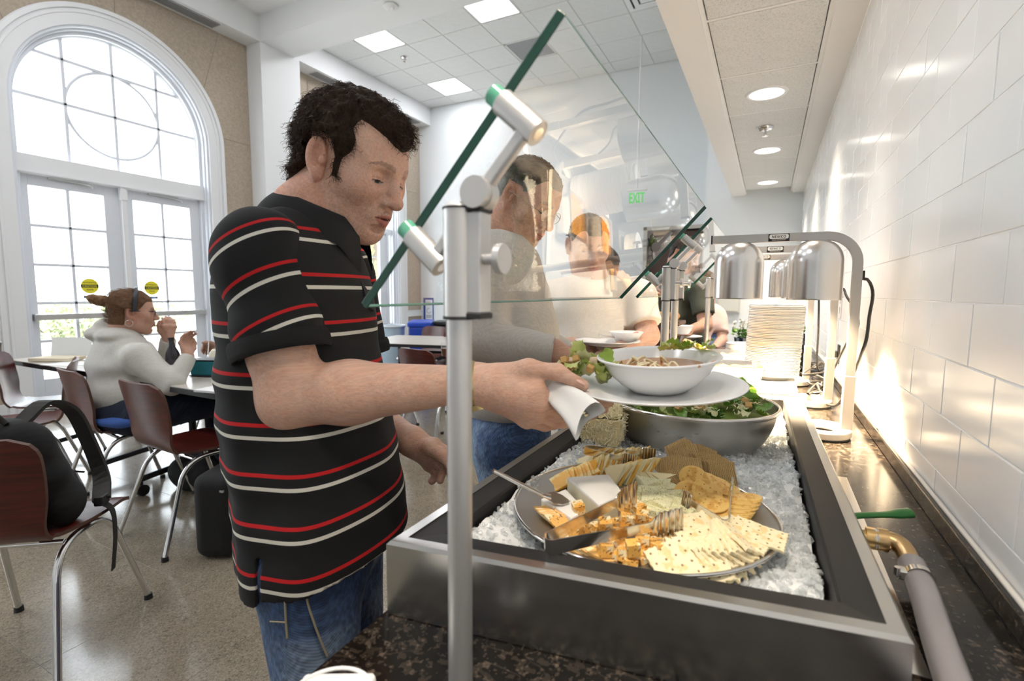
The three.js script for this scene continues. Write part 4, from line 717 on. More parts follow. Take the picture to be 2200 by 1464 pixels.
// cords
{
  const c1 = tag(mesh('power_cord', tube([[0.218, 1.29, -1.6], [0.232, 1.285, -1.605], [0.244, 1.25, -1.61], [0.24, 1.19, -1.61], [0.236, 1.13, -1.6], [0.228, 1.08, -1.62], [0.222, 0.97, -1.75], [0.21, 0.9, -1.85], [0.19, 0.87, -2.0]], 0.0042, 60, 8), M.cord), 'black power cord looping from the nearest heat lamp', 'cord');
  tag(mesh('power_cord', tube([[0.213, 1.27, -2.02], [0.225, 1.265, -2.02], [0.23, 1.24, -1.98], [0.245, 1.2, -1.9], [0.25, 1.15, -1.86], [0.24, 1.08, -2.0], [0.22, 0.98, -2.1], [0.2, 0.9, -2.2], [0.18, 0.868, -2.3]], 0.004, 60, 8), M.cord), 'black power cord crossing behind the second heat lamp', 'cord');
  tag(mesh('power_cord', tube([[0.17, 1.27, -2.45], [0.185, 1.24, -2.44], [0.19, 1.1, -2.42], [0.2, 0.95, -2.5], [0.22, 0.89, -2.6], [0.2, 0.868, -2.7]], 0.004, 60, 8), M.cord), 'black power cord dropping behind the farthest heat lamp', 'cord');
  seed(61);
  for (const [k, lab] of [['tangle of black cord on the counter behind the plate stack', 0], ['loose loop of black cord against the tiled wall', 1], ['grey-black cord coil beside the far heat lamp foot', 2]].entries()) {
    const pts = []; for (let i = 0; i < 16; i++) pts.push([0.19 + rr(-0.05, 0.06), CT + 0.006 + (i % 3) * 0.012 + (k === 1 ? 0.05 * Math.sin(i / 15 * 3.14) : 0) + rr(0, 0.012), -2.25 - k * 0.3 + rr(-0.22, 0.22)]);
    tag(mesh('cord_tangle', tube(pts, 0.004, 160, 7), M.cord), lab[0], 'cord', 'tangled cords by the wall');
  }
  const o = onX(1795, 640, XR), pl = thing('outlet_plate', 'white outlet plate on the tiles behind the heat lamps', 'outlet', null, [XR - 0.001, 1.2, -2.62]);
  mesh('plate', rbx(0.006, 0.115, 0.075, 0.002), M.trim, pl); mesh('socket', rbx(0.004, 0.03, 0.026, 0.001, -0.004, 0.022, 0), M.trim, pl); mesh('socket', rbx(0.004, 0.03, 0.026, 0.001, -0.004, -0.022, 0), M.trim, pl);
  const p2 = thing('outlet_plate', 'dark outlet box on the tiles with a plug, near the counter', 'outlet', null, [XR - 0.002, 0.99, -2.55]); mesh('plate', rbx(0.01, 0.08, 0.05, 0.002), M.black, p2); mesh('plug', rbx(0.03, 0.028, 0.026, 0.005, -0.018, 0, 0), M.cord, p2);
}
// ------------------------------------------------------------------ sneeze guards
const GD = V(0.214, 0.236, 0).normalize(), GN = V(GD.y, -GD.x, 0);
const edgeMat = phys(new THREE.Color().setRGB(0.006, 0.05, 0.032), 0.12, {}), washMat = phys(new THREE.Color().setRGB(0.12, 0.42, 0.28), 0.2, {});
function guardPost(x, z, label) {
  const t = thing('guard_post', label, 'post', 'sneeze guard posts', [x, CT, z]);
  mesh('pole', [cyl(0.0115, 0.0115, 0.42, 0, 0.21, 0, 32)], M.anodized, t); mesh('foot_flange', lathe([[0.001, 0], [0.016, 0], [0.016, 0.003], [0.0125, 0.004]], 28), M.anodized, t);
  const hd = mesh('sleeve', [cyl(0.0138, 0.0138, 0.094, 0, 0.4145, 0, 32), rbx(0.0165, 0.088, 0.02, 0.002, 0.0172, 0.4145, -0.004)], M.anodized, t);
  mesh('collar_seal', [cyl(0.0144, 0.0144, 0.003, 0, 0.3665, 0, 32), rbx(0.018, 0.005, 0.022, 0.001, 0.0175, 0.3685, -0.004), cyl(0.0144, 0.0144, 0.002, 0, 0.4625, 0, 32), rbx(0.018, 0.004, 0.022, 0.001, 0.0175, 0.4605, -0.004)], M.rubber, hd);
  mesh('end_plug', lathe([[0.001, 0.468], [0.01, 0.4675], [0.0135, 0.4635]], 28), M.anodized, hd);
  mesh('clamp_knob', [cyl(0.013, 0.013, 0.006, 0, 0, 0, 28).rotateZ(Math.PI / 2).translate(0.042, 0.418, -0.002), rod([0.025, 0.418, -0.002], [0.042, 0.418, -0.002], 0.005)], M.anodized, t);
  // swivel and the arm that carries the glass
  const c = V(0.021, 0.474, -0.004);
  mesh('swivel', [rod([0.014, 0.46, -0.004], c, 0.01), cyl(0.0145, 0.0145, 0.012, 0, 0, 0, 28).rotateX(Math.PI / 2).translate(c.x, c.y, c.z), cyl(0.0135, 0.0135, 0.008, 0, 0, 0, 28).rotateX(Math.PI / 2).translate(c.x, c.y, c.z + 0.01)], M.anodized, t);
  const a = c.clone().addScaledVector(GD, -0.074), b = c.clone().addScaledVector(GD, 0.068);
  const bar = rbx(0.14, 0.012, 0.01, 0.003, -0.003, 0, 0); bar.rotateZ(Math.atan2(GD.y, GD.x)); mesh('arm', bar.translate(c.x, c.y, c.z + 0.002), M.anodized, t);
  for (const p of [a, b]) {
    const q = p.clone().addScaledVector(GN, 0.01), w = p.clone().addScaledVector(GN, -0.034);
    const gk = mesh('glass_clamp', [rod(q, w, 0.0112, 0.0112, 28)], M.anodized, t);
    mesh('screw', [rod(q.clone().addScaledVector(GN, 0.0005), q.clone().addScaledVector(GN, -0.003), 0.0055, 0.0055, 16)], M.shinySteel, gk);
    mesh('green_washer', rod(w.clone().addScaledVector(GN, -0.001), w.clone().addScaledVector(GN, -0.012), 0.009, 0.009, 24), washMat, gk);
  }
  return t;
}
function guardGlass(z0, z1, base, label) {   // base: the middle of the glass in x, y
  const t = thing('sneeze_guard_glass', label, 'glass panel', 'sneeze guard panels');
  const L = 0.165, lo = base.clone().addScaledVector(GD, -L), hi = base.clone().addScaledVector(GD, L), ang = Math.atan2(GD.y, GD.x);
  const put = (g) => { g.rotateZ(ang); return g.translate(base.x, base.y, 0); };
  const pane = new THREE.PlaneGeometry(2 * L, z0 - z1); pane.rotateX(-Math.PI / 2); mesh('pane', put(pane.translate(0, 0, (z0 + z1) / 2)), M.glassPane, t);
  const th = 0.0095;
  mesh('polished_edge', put(rbx(2 * L, th, 0.0016, 0.0007, 0, 0, z0)), edgeMat, t); mesh('polished_edge', put(rbx(2 * L, th, 0.0016, 0.0007, 0, 0, z1)), edgeMat, t);
  const em = phys(new THREE.Color().setRGB(0.1, 0.22, 0.17), 0.1, {});
  mesh('polished_edge', put(bx(0.0012, 0.0032, z0 - z1, -L, 0, (z0 + z1) / 2)), em, t); mesh('polished_edge', put(bx(0.0012, 0.0032, z0 - z1, L, 0, (z0 + z1) / 2)), em, t);
  return t;
}
const gmid = V(-0.273, 1.356, 0);
guardGlass(-0.402, -1.44, gmid, 'sloping glass sneeze guard panel with green edge above the ice bin');
guardPost(-0.247, -0.377, 'near aluminium post holding the first glass guard, in front of the man');
guardPost(-0.262 - 0.004, -1.5, 'aluminium post at the far end of the first glass guard');
guardPost(-0.268, -1.67, 'aluminium post just behind the far end of the first guard');
guardGlass(-1.66, -2.62, gmid.clone().add(V(-0.005, 0, 0)), 'second glass guard panel beyond the two middle posts');
guardPost(-0.268, -2.66, 'slim farthest aluminium guard post by the second panel');
{ const p = onY(706, 1512, CT + 0.012), t = thing('plastic_tray', 'corner of a white plastic tray on the near counter end', 'tray', null, [p.x, CT, p.z], 0.5); mesh('dish', sheet(rbx(0.075, 0.014, 0.075, 0.006, 0, 0.0072, 0, 3), (v) => { const c = Math.hypot(v.x, v.z); if (c > 0.046) { const k = 0.046 / c; v.x *= lerp(1, k, 0.7); v.z *= lerp(1, k, 0.7); } }), M.melamine, t); mesh('rim', new THREE.TorusGeometry(0.04, 0.002, 8, 40).rotateX(Math.PI / 2).translate(0, 0.0145, 0), M.melamine, t); }
// ------------------------------------------------------------------ salad bowl and container in the ice
const leafyMat = (r, g, b) => phys(new THREE.Color().setRGB(r, g, b), 0.42, { transmission: 0.25, thickness: 0, side: THREE.DoubleSide });
const greens = [leafyMat(0.14, 0.3, 0.03), leafyMat(0.28, 0.42, 0.06), leafyMat(0.5, 0.56, 0.16), leafyMat(0.07, 0.2, 0.02), leafyMat(0.62, 0.62, 0.34)];
const leafShapes = [];
{ seed(201); for (let k = 0; k < 6; k++) { const g = new THREE.PlaneGeometry(1, 1.5, 8, 10); const a = rr(0, 9), b = rr(0.5, 1.1); sheet(g, (v) => { const w = Math.sqrt(Math.max(0, 1 - (v.y / 0.78) ** 2)); const e = v.x * 2; v.x = v.x * w * (0.85 + 0.12 * Math.sin(v.y * 14 + a)); v.z = 0.28 * b * v.x * v.x * 4 + 0.12 * Math.sin(v.y * 5 + a) + 0.1 * Math.abs(e) ** 2 * Math.sin(v.y * 17 + a) + 0.25 * b * v.y * v.y; }); leafShapes.push(g); } }
function leafAt(parent, name, p, s, mats = greens, flat = 0.6) { const m = mesh(name, leafShapes[Math.floor(rnd() * 6)], mats[Math.floor(rnd() * mats.length)], parent); m.position.copy(p); m.rotation.set(-Math.PI / 2 + rr(-flat, flat), rr(-flat, flat), rr(0, 6.28)); m.rotation.order = 'YXZ'; m.rotation.y = rr(0, 6.28); m.scale.setScalar(s); return m; }
const crustMat = std(new THREE.Color().setRGB(0.62, 0.38, 0.14), 0.8, { map: speckTex }), chickenMat = std(new THREE.Color().setRGB(0.66, 0.5, 0.34), 0.55), parmMat = std(new THREE.Color().setRGB(0.82, 0.74, 0.5), 0.6);
const bowlC = V(-0.148, 0, -1.205);
{
  const rim = 1.0, r = 0.178, t = thing('salad_bowl', 'wide brushed steel mixing bowl sunk in the ice', 'bowl', null, [bowlC.x, 0, bowlC.z]);
  const pr = [[0.001, 0.885], [0.09, 0.886]]; for (let k = 1; k <= 14; k++) { const a = k / 14; pr.push([0.09 + (r - 0.09) * Math.sin(a * Math.PI / 2), 0.886 + (rim - 0.886) * (1 - Math.cos(a * Math.PI / 2)) ** 0.92]); } pr.push([r + 0.006, rim + 0.001]); pr.push([r + 0.008, rim - 0.003]); pr.push([r + 0.006, rim - 0.006]);
  mesh('shell', lathe(pr, 72), M.steelBowl, t);
  const inner = pr.slice(0, 16).map(([a, b]) => [Math.max(0.001, a - 0.002), b + 0.002]); mesh('inside', lathe(inner, 72), M.steelBowl, t);
  mesh('rolled_rim', new THREE.TorusGeometry(r + 0.004, 0.0042, 10, 80).rotateX(Math.PI / 2).translate(0, rim - 0.001, 0), M.shinySteel, t);
  // salad
  const s = new THREE.Group(); s.name = 'caesar_salad'; s.userData = { label: 'tossed leafy salad with croutons and cheese filling the steel bowl', category: 'salad' }; scene.add(s); s.position.set(bowlC.x, 0, bowlC.z);
  const g = new THREE.CircleGeometry(0.166, 40, 0, Math.PI * 2); g.rotateX(-Math.PI / 2); const dome = (x, z) => 0.984 + 0.03 * Math.max(0, 1 - (x * x + z * z) / 0.024) + 0.006 * sstep(0, 0.12, x);
  const hp = lathe([[0.001, 0.998], [0.05, 0.994], [0.1, 0.985], [0.15, 0.972], [0.166, 0.962]], 40); mesh('salad_bed', hp, std(new THREE.Color().setRGB(0.2, 0.28, 0.05), 0.7), s);
  seed(207);
  for (let k = 0; k < 150; k++) { const a = rr(0, 6.28), d = 0.16 * Math.sqrt(rnd()), x = Math.cos(a) * d, z = Math.sin(a) * d; leafAt(s, 'lettuce_leaf', V(x, dome(x, z) + rr(0.0, 0.012), z), rr(0.016, 0.034)); }
  for (const [x, z, sc] of [[0.1, -0.03, 0.05], [0.12, 0.0, 0.04], [0.075, 0.03, 0.036]]) { const m = leafAt(s, 'lettuce_leaf', V(x, dome(x, z) + 0.02, z), sc, [greens[3], greens[0]], 0.2); m.rotation.set(0.1, 0.4, 0.2); }
  const cg = [0, 1, 2].map((k) => { const b = rbx(1, 1, 1, 0.18, 0, 0, 0, 2); return sheet(b, (v) => { const n = 1 + 0.12 * noise3(v.x * 3 + k * 9, v.y * 3, v.z * 3); v.multiplyScalar(n); }); });
  for (let k = 0; k < 26; k++) { const a = rr(0, 6.28), d = 0.14 * Math.sqrt(rnd()), x = Math.cos(a) * d, z = Math.sin(a) * d, m = mesh('crouton', cg[k % 3], crustMat, s); m.position.set(x, dome(x, z) + 0.012, z); m.rotation.set(rr(0, 3), rr(0, 3), rr(0, 3)); m.scale.setScalar(rr(0.011, 0.017)); }
  for (let k = 0; k < 22; k++) { const a = rr(0, 6.28), d = 0.13 * Math.sqrt(rnd()), x = Math.cos(a) * d, z = Math.sin(a) * d, m = mesh('chicken_piece', cg[k % 3], chickenMat, s); m.position.set(x, dome(x, z) + 0.011, z); m.rotation.set(rr(0, 3), rr(0, 3), rr(0, 3)); m.scale.set(rr(0.014, 0.024), rr(0.008, 0.012), rr(0.01, 0.016)); }
  const sh = []; for (let k = 0; k < 260; k++) { const a = rr(0, 6.28), d = 0.14 * Math.sqrt(rnd()), x = Math.cos(a) * d, z = Math.sin(a) * d, y = dome(x, z) + rr(0.014, 0.022), an = rr(0, 6.28), l = rr(0.006, 0.014); sh.push(rod([x, y, z], [x + Math.cos(an) * l, y + rr(-0.003, 0.003), z + Math.sin(an) * l], 0.0008, 0.0006, 5)); }
  mesh('grated_cheese', sh, parmMat, s).userData.kind = 'stuff';
}
{
  // clear container of shredded cheese
  const t = thing('clear_food_container', 'clear plastic pan of shredded white cheese beside the salad bowl', 'container', null, [-0.315, 0.925, -1.055], 0.12);
  const Q = (x, z) => [V(-x, 0, z), V(x, 0, z), V(x, 0, -z), V(-x, 0, -z)], clr = phys(new THREE.Color().setRGB(0.95, 0.95, 0.93), 0.04, { transmission: 1, thickness: 0, ior: 1.5 });
  mesh('walls', [quadBand(Q(0.045, 0.062), 0, Q(0.055, 0.073), 0.098)], clr, t);
  mesh('rim', [frameLoop(Q(0.062, 0.08), Q(0.054, 0.072), 0.098, 0.102), frameLoop(Q(0.0555, 0.0735), Q(0.0535, 0.0715), 0.062, 0.064)], clr, t);
  const hp = new THREE.PlaneGeometry(0.094, 0.128, 20, 20); hp.rotateX(-Math.PI / 2); sheet(hp, (v) => { v.y = 0.062 + 0.02 * (1 - (v.x / 0.05) ** 2) * (1 - (v.z / 0.07) ** 2) + 0.004 * noise3(v.x * 120, 1, v.z * 120); });
  const c = new THREE.Group(); c.name = 'shredded_cheese'; c.userData = { kind: 'stuff', label: 'heap of shredded pale cheese in the clear pan', category: 'cheese' }; scene.add(c); c.position.copy(t.position); c.rotation.y = 0.12;
  const cm = std(new THREE.Color().setRGB(0.9, 0.76, 0.44), 0.7); mesh('cheese_core', [hp, quadBand(Q(0.0435, 0.0605), 0.003, Q(0.05, 0.067), 0.062)], cm, c);
  const im = new THREE.InstancedMesh(rod([-0.5, 0, 0], [0.5, 0, 0], 0.07, 0.06, 5), std(new THREE.Color().setRGB(0.93, 0.83, 0.56), 0.7), 1500), m4 = new THREE.Matrix4(), q = new THREE.Quaternion(); seed(211);
  for (let i = 0; i < 1500; i++) { let x = rr(-0.045, 0.045), z = rr(-0.062, 0.062), y = 0.064 + 0.02 * (1 - (x / 0.05) ** 2) * (1 - (z / 0.07) ** 2); if (i > 700) { const side = i % 4; y = rr(0.006, 0.062); const w = 0.0445 + y * 0.1, d = 0.0615 + y * 0.1; if (side < 2) { x = (side ? 1 : -1) * w; } else z = (side === 2 ? 1 : -1) * d; } q.setFromEuler(new THREE.Euler(rr(0, 6), rr(0, 6), rr(0, 6))); const s = 0.017; m4.compose(V(x, y, z), q, V(s, s, s)); im.setMatrixAt(i, m4); }
  im.name = 'cheese_shreds'; im.castShadow = im.receiveShadow = true; c.add(im);
}
// ------------------------------------------------------------------ platter
const PC = V(-0.152, 0.933, -0.712), PR = 0.183;
{
  const t = thing('serving_platter', 'round steel platter resting on the ice', 'platter', null, PC);
  mesh('dish', lathe([[0.001, -0.004], [PR * 0.76, -0.004], [PR * 0.81, 0.001], [PR * 0.98, 0.006], [PR, 0.008], [PR + 0.001, 0.0065], [PR * 0.98, 0.0045], [PR * 0.8, -0.003], [PR * 0.76, -0.007], [0.001, -0.007]], 80), M.satin, t);
  mesh('rim_bead', new THREE.TorusGeometry(PR, 0.0026, 8, 90).rotateX(Math.PI / 2).translate(0, 0.0068, 0), M.shinySteel, t);
}
const PY = PC.y - 0.0035;       // top of the platter
const pf = (x, y, h = 0) => { const p = onY(x, y, PY + h); return p; };
const onPlate = (o, p) => { o.position.copy(p); return o; };
// cheese textures
const colbyTex = tex(256, 256, (u, v) => { const a = fbm(u, v, 4, 4); const t = sstep(0.44, 0.54, a), pepper = fbm(u + 0.4, v, 24, 2) > 0.74; return pepper ? [0.45, 0.22, 0.08] : [lerp(0.93, 0.95, t), lerp(0.7, 0.88, t), lerp(0.34, 0.7, t)]; });
const mildTex = tex(256, 256, (u, v) => { const t = sstep(0.44, 0.58, fbm(u, v, 4, 4)); return [0.97, lerp(0.74, 0.88, t), lerp(0.3, 0.6, t)]; });
const herbTex = tex(256, 256, (u, v) => { const p = fbm(u, v, 32, 2) > 0.71; const k = 0.93 + (fbm(u, v, 8, 3) - 0.5) * 0.1; return p ? [0.62, 0.64, 0.4] : [k * 1.02, k * 1.0, k * 0.82]; });
const cheeseOrange = std(0xffffff, 0.5, { map: colbyTex }), cheeseMild = std(0xffffff, 0.45, { map: mildTex }), cheeseHerb = std(0xffffff, 0.5, { map: herbTex }), cheeseOrange2 = std(new THREE.Color().setRGB(0.84, 0.5, 0.16), 0.5), cheeseWhite = std(new THREE.Color().setRGB(0.93, 0.83, 0.52), 0.45);
const boxUV = (w, h, d, r) => planarUV(rbx(w, h, d, r, 0, 0, 0, 1), 0.035);
seed(301);
{ // cubes: two heaps
  const cubeG = [0, 1, 2, 3].map(() => { const g = boxUV(rr(0.0145, 0.017), rr(0.0145, 0.017), rr(0.0145, 0.017), 0.0012), u = g.attributes.uv; const ox = rnd(), oy = rnd(); for (let i = 0; i < u.count; i++) u.setXY(i, u.getX(i) + ox, u.getY(i) + oy); return g; });
  const spots = [[1243, 1092, 0.018], [1300, 1103, 0], [1258, 1130, 0], [1300, 1128, 0.013], [1283, 1137, 0], [1327, 1128, 0], [1240, 1142, 0], [1345, 1118, 0.014], [1365, 1120, 0], [1380, 1110, 0.013], [1348, 1095, 0], [1310, 1085, 0], [1372, 1094, 0.016], [1395, 1125, 0], [1330, 1150, 0],
    [1298, 1180, 0.01], [1330, 1168, 0.012], [1345, 1192, 0.008], [1360, 1178, 0.02], [1380, 1165, 0.015], [1352, 1212, 0], [1390, 1205, 0], [1416, 1182, 0.012], [1400, 1190, 0], [1428, 1172, 0], [1440, 1160, 0.004], [1460, 1150, 0], [1318, 1196, 0], [1372, 1198, 0.001], [1411, 1210, 0], [1425, 1200, 0], [1455, 1170, 0], [1470, 1158, 0.004], [1385, 1148, 0], [1415, 1150, 0], [1405, 1170, 0.001]];
  spots.forEach(([x, y, h], i) => { const p = pf(x, y, h + 0.008), m = mesh('cheese_cube', cubeG[i % 4], cheeseOrange); m.position.copy(p); m.rotation.set(rr(-0.25, 0.25) + (h > 0.005 ? rr(-0.4, 0.4) : 0), rr(0, 3), rr(-0.25, 0.25)); tag(m, i < 15 ? 'marbled orange cheese cube in the heap behind the near tongs' : 'marbled orange cheese cube in the front heap by the saltines', 'cheese cube', 'orange cheese cubes'); });
}
const triG = (a, th) => planarUV(extrude(poly([[0, a * 0.62], [-a * 0.5, -a * 0.38], [a * 0.5, -a * 0.38]]), th, 0.0006, 1), 0.05);
const sqG = (a, th) => planarUV(extrude(poly([[-a / 2, -a / 2], [a / 2, -a / 2], [a / 2, a / 2], [-a / 2, a / 2]]), th, 0.0006, 1), 0.05);
const HR = V(0.89, 0, -0.456), HT = V(0.456, 0, 0.89);
function lean(o, p, a, phi, roll = 0) {   // p: foot of the piece; the face looks to azimuth a (0 right, 90 towards the viewer), leaning phi from flat
  const h = HR.clone().multiplyScalar(Math.cos(a)).addScaledVector(HT, Math.sin(a)), n = V(0, Math.cos(phi), 0).addScaledVector(h, Math.sin(phi)), y = V(0, Math.sin(phi), 0).addScaledVector(h, -Math.cos(phi)), x = V(0, 0, 0).crossVectors(y, n);
  o.position.copy(p); o.quaternion.setFromRotationMatrix(new THREE.Matrix4().makeBasis(x, y, n)); o.rotateZ(roll); return o;
}
const D2R = Math.PI / 180;
function fan(name, label, cat, group, geos, mats, from, to, n, az, phi, size, h0 = 0, h1 = 0, roll = 0, sway = 0.1) {
  for (let k = 0; k < n; k++) {
    const s = n > 1 ? k / (n - 1) : 0, p = pf(lerp(from[0], to[0], s), lerp(from[1], to[1], s), lerp(h0, h1, s)); p.y += size * 0.4 * Math.sin(phi * D2R);
    const m = mesh(name, geos[k % geos.length], mats[k % mats.length]); lean(m, p, az * D2R + rr(-sway, sway), phi * D2R + rr(-sway, sway) * 0.7, roll * D2R + rr(-sway, sway)); tag(m, `${label}, ${ordinal(k + 1)} from the left`, cat, group);
  }
}
{ const t3 = [triG(0.042, 0.0026), triG(0.046, 0.0026)], t4 = [sqG(0.034, 0.0024), sqG(0.037, 0.0024)];
  fan('cheese_slice', 'pale cheese slice in the leaning back row beside the rear tongs', 'cheese slice', 'back row of cheese slices', t3, [cheeseWhite, cheeseMild], [1262, 1010], [1375, 1000], 20, 150, 62, 0.04, 0, 0.004, -25);
  fan('cheese_slice', 'marbled yellow cheese slice in the left rear row', 'cheese slice', 'left rear row of cheese slices', t4, [cheeseMild], [1206, 1044], [1262, 1022], 8, 150, 35, 0.034, 0.002, 0.004, -30);
  fan('cheese_slice', 'deep yellow cheese slice in the row behind the large brie wedge', 'cheese slice', 'middle row of cheese slices', t3, [cheeseMild, cheeseWhite], [1268, 1024], [1330, 1012], 11, 145, 58, 0.04, 0.002, 0.004, -20);
  fan('cheese_slice', 'pale yellow cheese slice leaning between the brie and the tongs', 'cheese slice', 'slices beside the brie', t3, [cheeseWhite, cheeseWhite, cheeseMild], [1322, 1036], [1392, 1022], 12, 150, 60, 0.044, 0.002, 0.006, -35);
  fan('cheese_slice', 'pale cheese slice fanned out near the wheat crackers', 'cheese slice', 'right row of cheese slices', t3, [cheeseWhite], [1385, 1036], [1440, 1040], 8, 100, 24, 0.03, 0.004, 0.008, 60, 0.2);
  fan('cheese_slice', 'orange cheese slice in the stack at the left platter edge', 'cheese slice', 'left edge orange slices', [triG(0.044, 0.0032)], [cheeseOrange2, cheeseOrange], [1186, 1116], [1208, 1136], 8, 80, 34, 0.03, 0.0, 0.004, 60);
  fan('cheese_slice', 'orange cheese slice fanned at the front platter edge', 'cheese slice', 'front orange slices', [triG(0.046, 0.0032)], [cheeseOrange2, cheeseOrange], [1240, 1190], [1310, 1203], 11, 70, 30, 0.03, 0, 0.003, 70);
}
{ // brie wedges
  const rind = std(new THREE.Color().setRGB(0.9, 0.88, 0.82), 0.7, { bumpMap: speckTex, bumpScale: 0.0006 }), paste = std(new THREE.Color().setRGB(0.85, 0.79, 0.58), 0.5);
  const wedge = (lab, corners, y0, h) => { const t = thing('brie_wedge', lab, 'cheese', 'brie wedges'); const g = extrude(poly(corners.map((p) => [p.x, -p.z])), h - 0.004, 0.0015, 2); g.rotateX(-Math.PI / 2); mesh('paste', g.translate(0, y0, 0), paste, t); const r = extrude(poly(corners.map((p) => [p.x, -p.z])), 0.0022, 0.0018, 2); r.rotateX(-Math.PI / 2); mesh('rind', r.translate(0, y0 + h - 0.004, 0), rind, t); };
  const h = 0.034; wedge('large white brie wedge in the middle of the platter', [pf(1222, 1026, h), pf(1306, 1020, h), pf(1330, 1050, h), pf(1326, 1066, h), pf(1288, 1084, h)], PY, h);
  const h2 = 0.022; wedge('low brie wedge under the cheese server', [pf(1166, 1072, h2), pf(1215, 1052, h2), pf(1236, 1075, h2), pf(1190, 1088, h2)], PY, h2);
  wedge('cut brie wedge tip beside the orange cubes', [pf(1192, 1086, h2), pf(1225, 1076, h2), pf(1240, 1105, h2), pf(1228, 1112, h2)], PY, h2);
}
{ // herbed triangles
  const g = [0, 1, 2].map((k) => planarUV(extrude(poly([[0, 0.02], [-0.02, -0.014], [0.021, -0.012]]), 0.009 + k * 0.002, 0.001, 1), 0.04));
  const sp = [[1375, 1070, 0.012], [1395, 1062, 0.016], [1400, 1085, 0.012], [1430, 1072, 0.016], [1450, 1085, 0.012], [1425, 1095, 0.01], [1380, 1100, 0.006], [1460, 1105, 0.005], [1440, 1110, 0.004], [1472, 1115, 0.002], [1410, 1108, 0.003], [1395, 1050, 0.012], [1420, 1052, 0.01], [1445, 1062, 0.008], [1365, 1085, 0.004], [1480, 1130, 0.002]];
  sp.forEach(([x, y, h], i) => { const m = mesh('herbed_cheese_piece', g[i % 3], cheeseHerb); m.position.copy(pf(x, y, h)); m.rotation.order = 'YXZ'; m.rotation.set(-Math.PI / 2 + rr(-0.5, 0.5), rr(0, 6), rr(-0.3, 0.3)); tag(m, 'pale herb-flecked cheese triangle in the centre heap', 'cheese piece', 'herbed cheese triangles'); });
}
// crackers
const wheatTex = tex(256, 256, (u, v) => { const w = Math.sin((u + v * 0.05 + 0.02 * fbm(u, v, 8, 2)) * 6.28 * 14), k = 0.8 + w * 0.13 + (fbm(u, v, 64, 2) - 0.5) * 0.3; return [k * 0.96, k * 0.8, k * 0.53]; });
const wheatBump = tex(256, 256, (u, v) => 0.5 + 0.4 * Math.sin((u + v * 0.05) * 6.28 * 14) + (fbm(u, v, 64, 2) - 0.5) * 0.4, false);
const saltTex = tex(256, 256, (u, v) => { const x = (u * 4) % 1 - 0.5, y = (v * 4) % 1 - 0.5, hole = Math.hypot(x, y) < 0.09; const b = fbm(u, v, 6, 3); const t = sstep(0.52, 0.72, b); return hole ? [0.55, 0.42, 0.25] : [lerp(0.96, 0.93, t), lerp(0.9, 0.81, t), lerp(0.74, 0.58, t)]; });
const saltBump = tex(128, 128, (u, v) => { const x = (u * 4) % 1 - 0.5, y = (v * 4) % 1 - 0.5, r = Math.hypot(x, y); return r < 0.12 ? 0.1 : 0.75 - r * 0.5; }, false);
const roundTex = tex(256, 256, (u, v) => { const x = u - 0.5, y = v - 0.5, r = Math.hypot(x, y); const hx = (u * 5) % 1 - 0.5, hy = (v * 5) % 1 - 0.5, hole = Math.hypot(hx, hy) < 0.1 && r < 0.36; const t = sstep(0.5, 0.7, fbm(u, v, 6, 3)); return hole ? [0.6, 0.38, 0.14] : [lerp(0.95, 0.88, t), lerp(0.79, 0.66, t), lerp(0.46, 0.32, t)]; });
const wheatM = std(0xffffff, 0.8, { map: wheatTex, bumpMap: wheatBump, bumpScale: 0.0012 }), saltM = std(0xffffff, 0.7, { map: saltTex, bumpMap: saltBump, bumpScale: 0.0012 }), roundM = std(0xffffff, 0.5, { map: roundTex });
const flatUV = (g, a) => { const p = g.attributes.position, uv = new Float32Array(p.count * 2); for (let i = 0; i < p.count; i++) { uv[i * 2] = p.getX(i) / a + 0.5; uv[i * 2 + 1] = p.getY(i) / a + 0.5; } g.setAttribute('uv', new THREE.BufferAttribute(uv, 2)); return g; };
const scallop = (a, n, amp) => { const pts = []; for (let s = 0; s < 4; s++) for (let k = 0; k < n; k++) { const t = k / n - 0.5, e = a / 2 + (k % 2 ? -amp : 0); const [x, y] = [[t * a, -e], [e, t * a], [-t * a, e], [-e, -t * a]][s]; pts.push([x, y]); } return poly(pts); };
const saltG = [0, 1].map((k) => { const g = flatUV(extrude(scallop(0.05, 12, 0.0012), 0.0032, 0.0005, 1), 0.05); return sheet(g, (v) => { v.z += 0.0012 * noise3(v.x * 60 + k * 7, v.y * 60, 3); }); });
const wheatG = flatUV(extrude(poly([[-0.021, -0.021], [0.021, -0.021], [0.021, 0.021], [-0.021, 0.021]]), 0.0036, 0.0006, 1), 0.042);
const roundG = flatUV(lathe([[0.001, 0], [0.02, 0], [0.0228, 0.0012], [0.0232, 0.0024], [0.022, 0.0036], [0.017, 0.0048], [0.001, 0.0052]], 26).rotateX(Math.PI / 2), 0.047);
function cracker(name, g, m, label, group, x, y, h, az, phi, roll) { const o = mesh(name, g, m); lean(o, pf(x, y, h), az * D2R, phi * D2R, roll * D2R); return tag(o, label, 'cracker', group); }
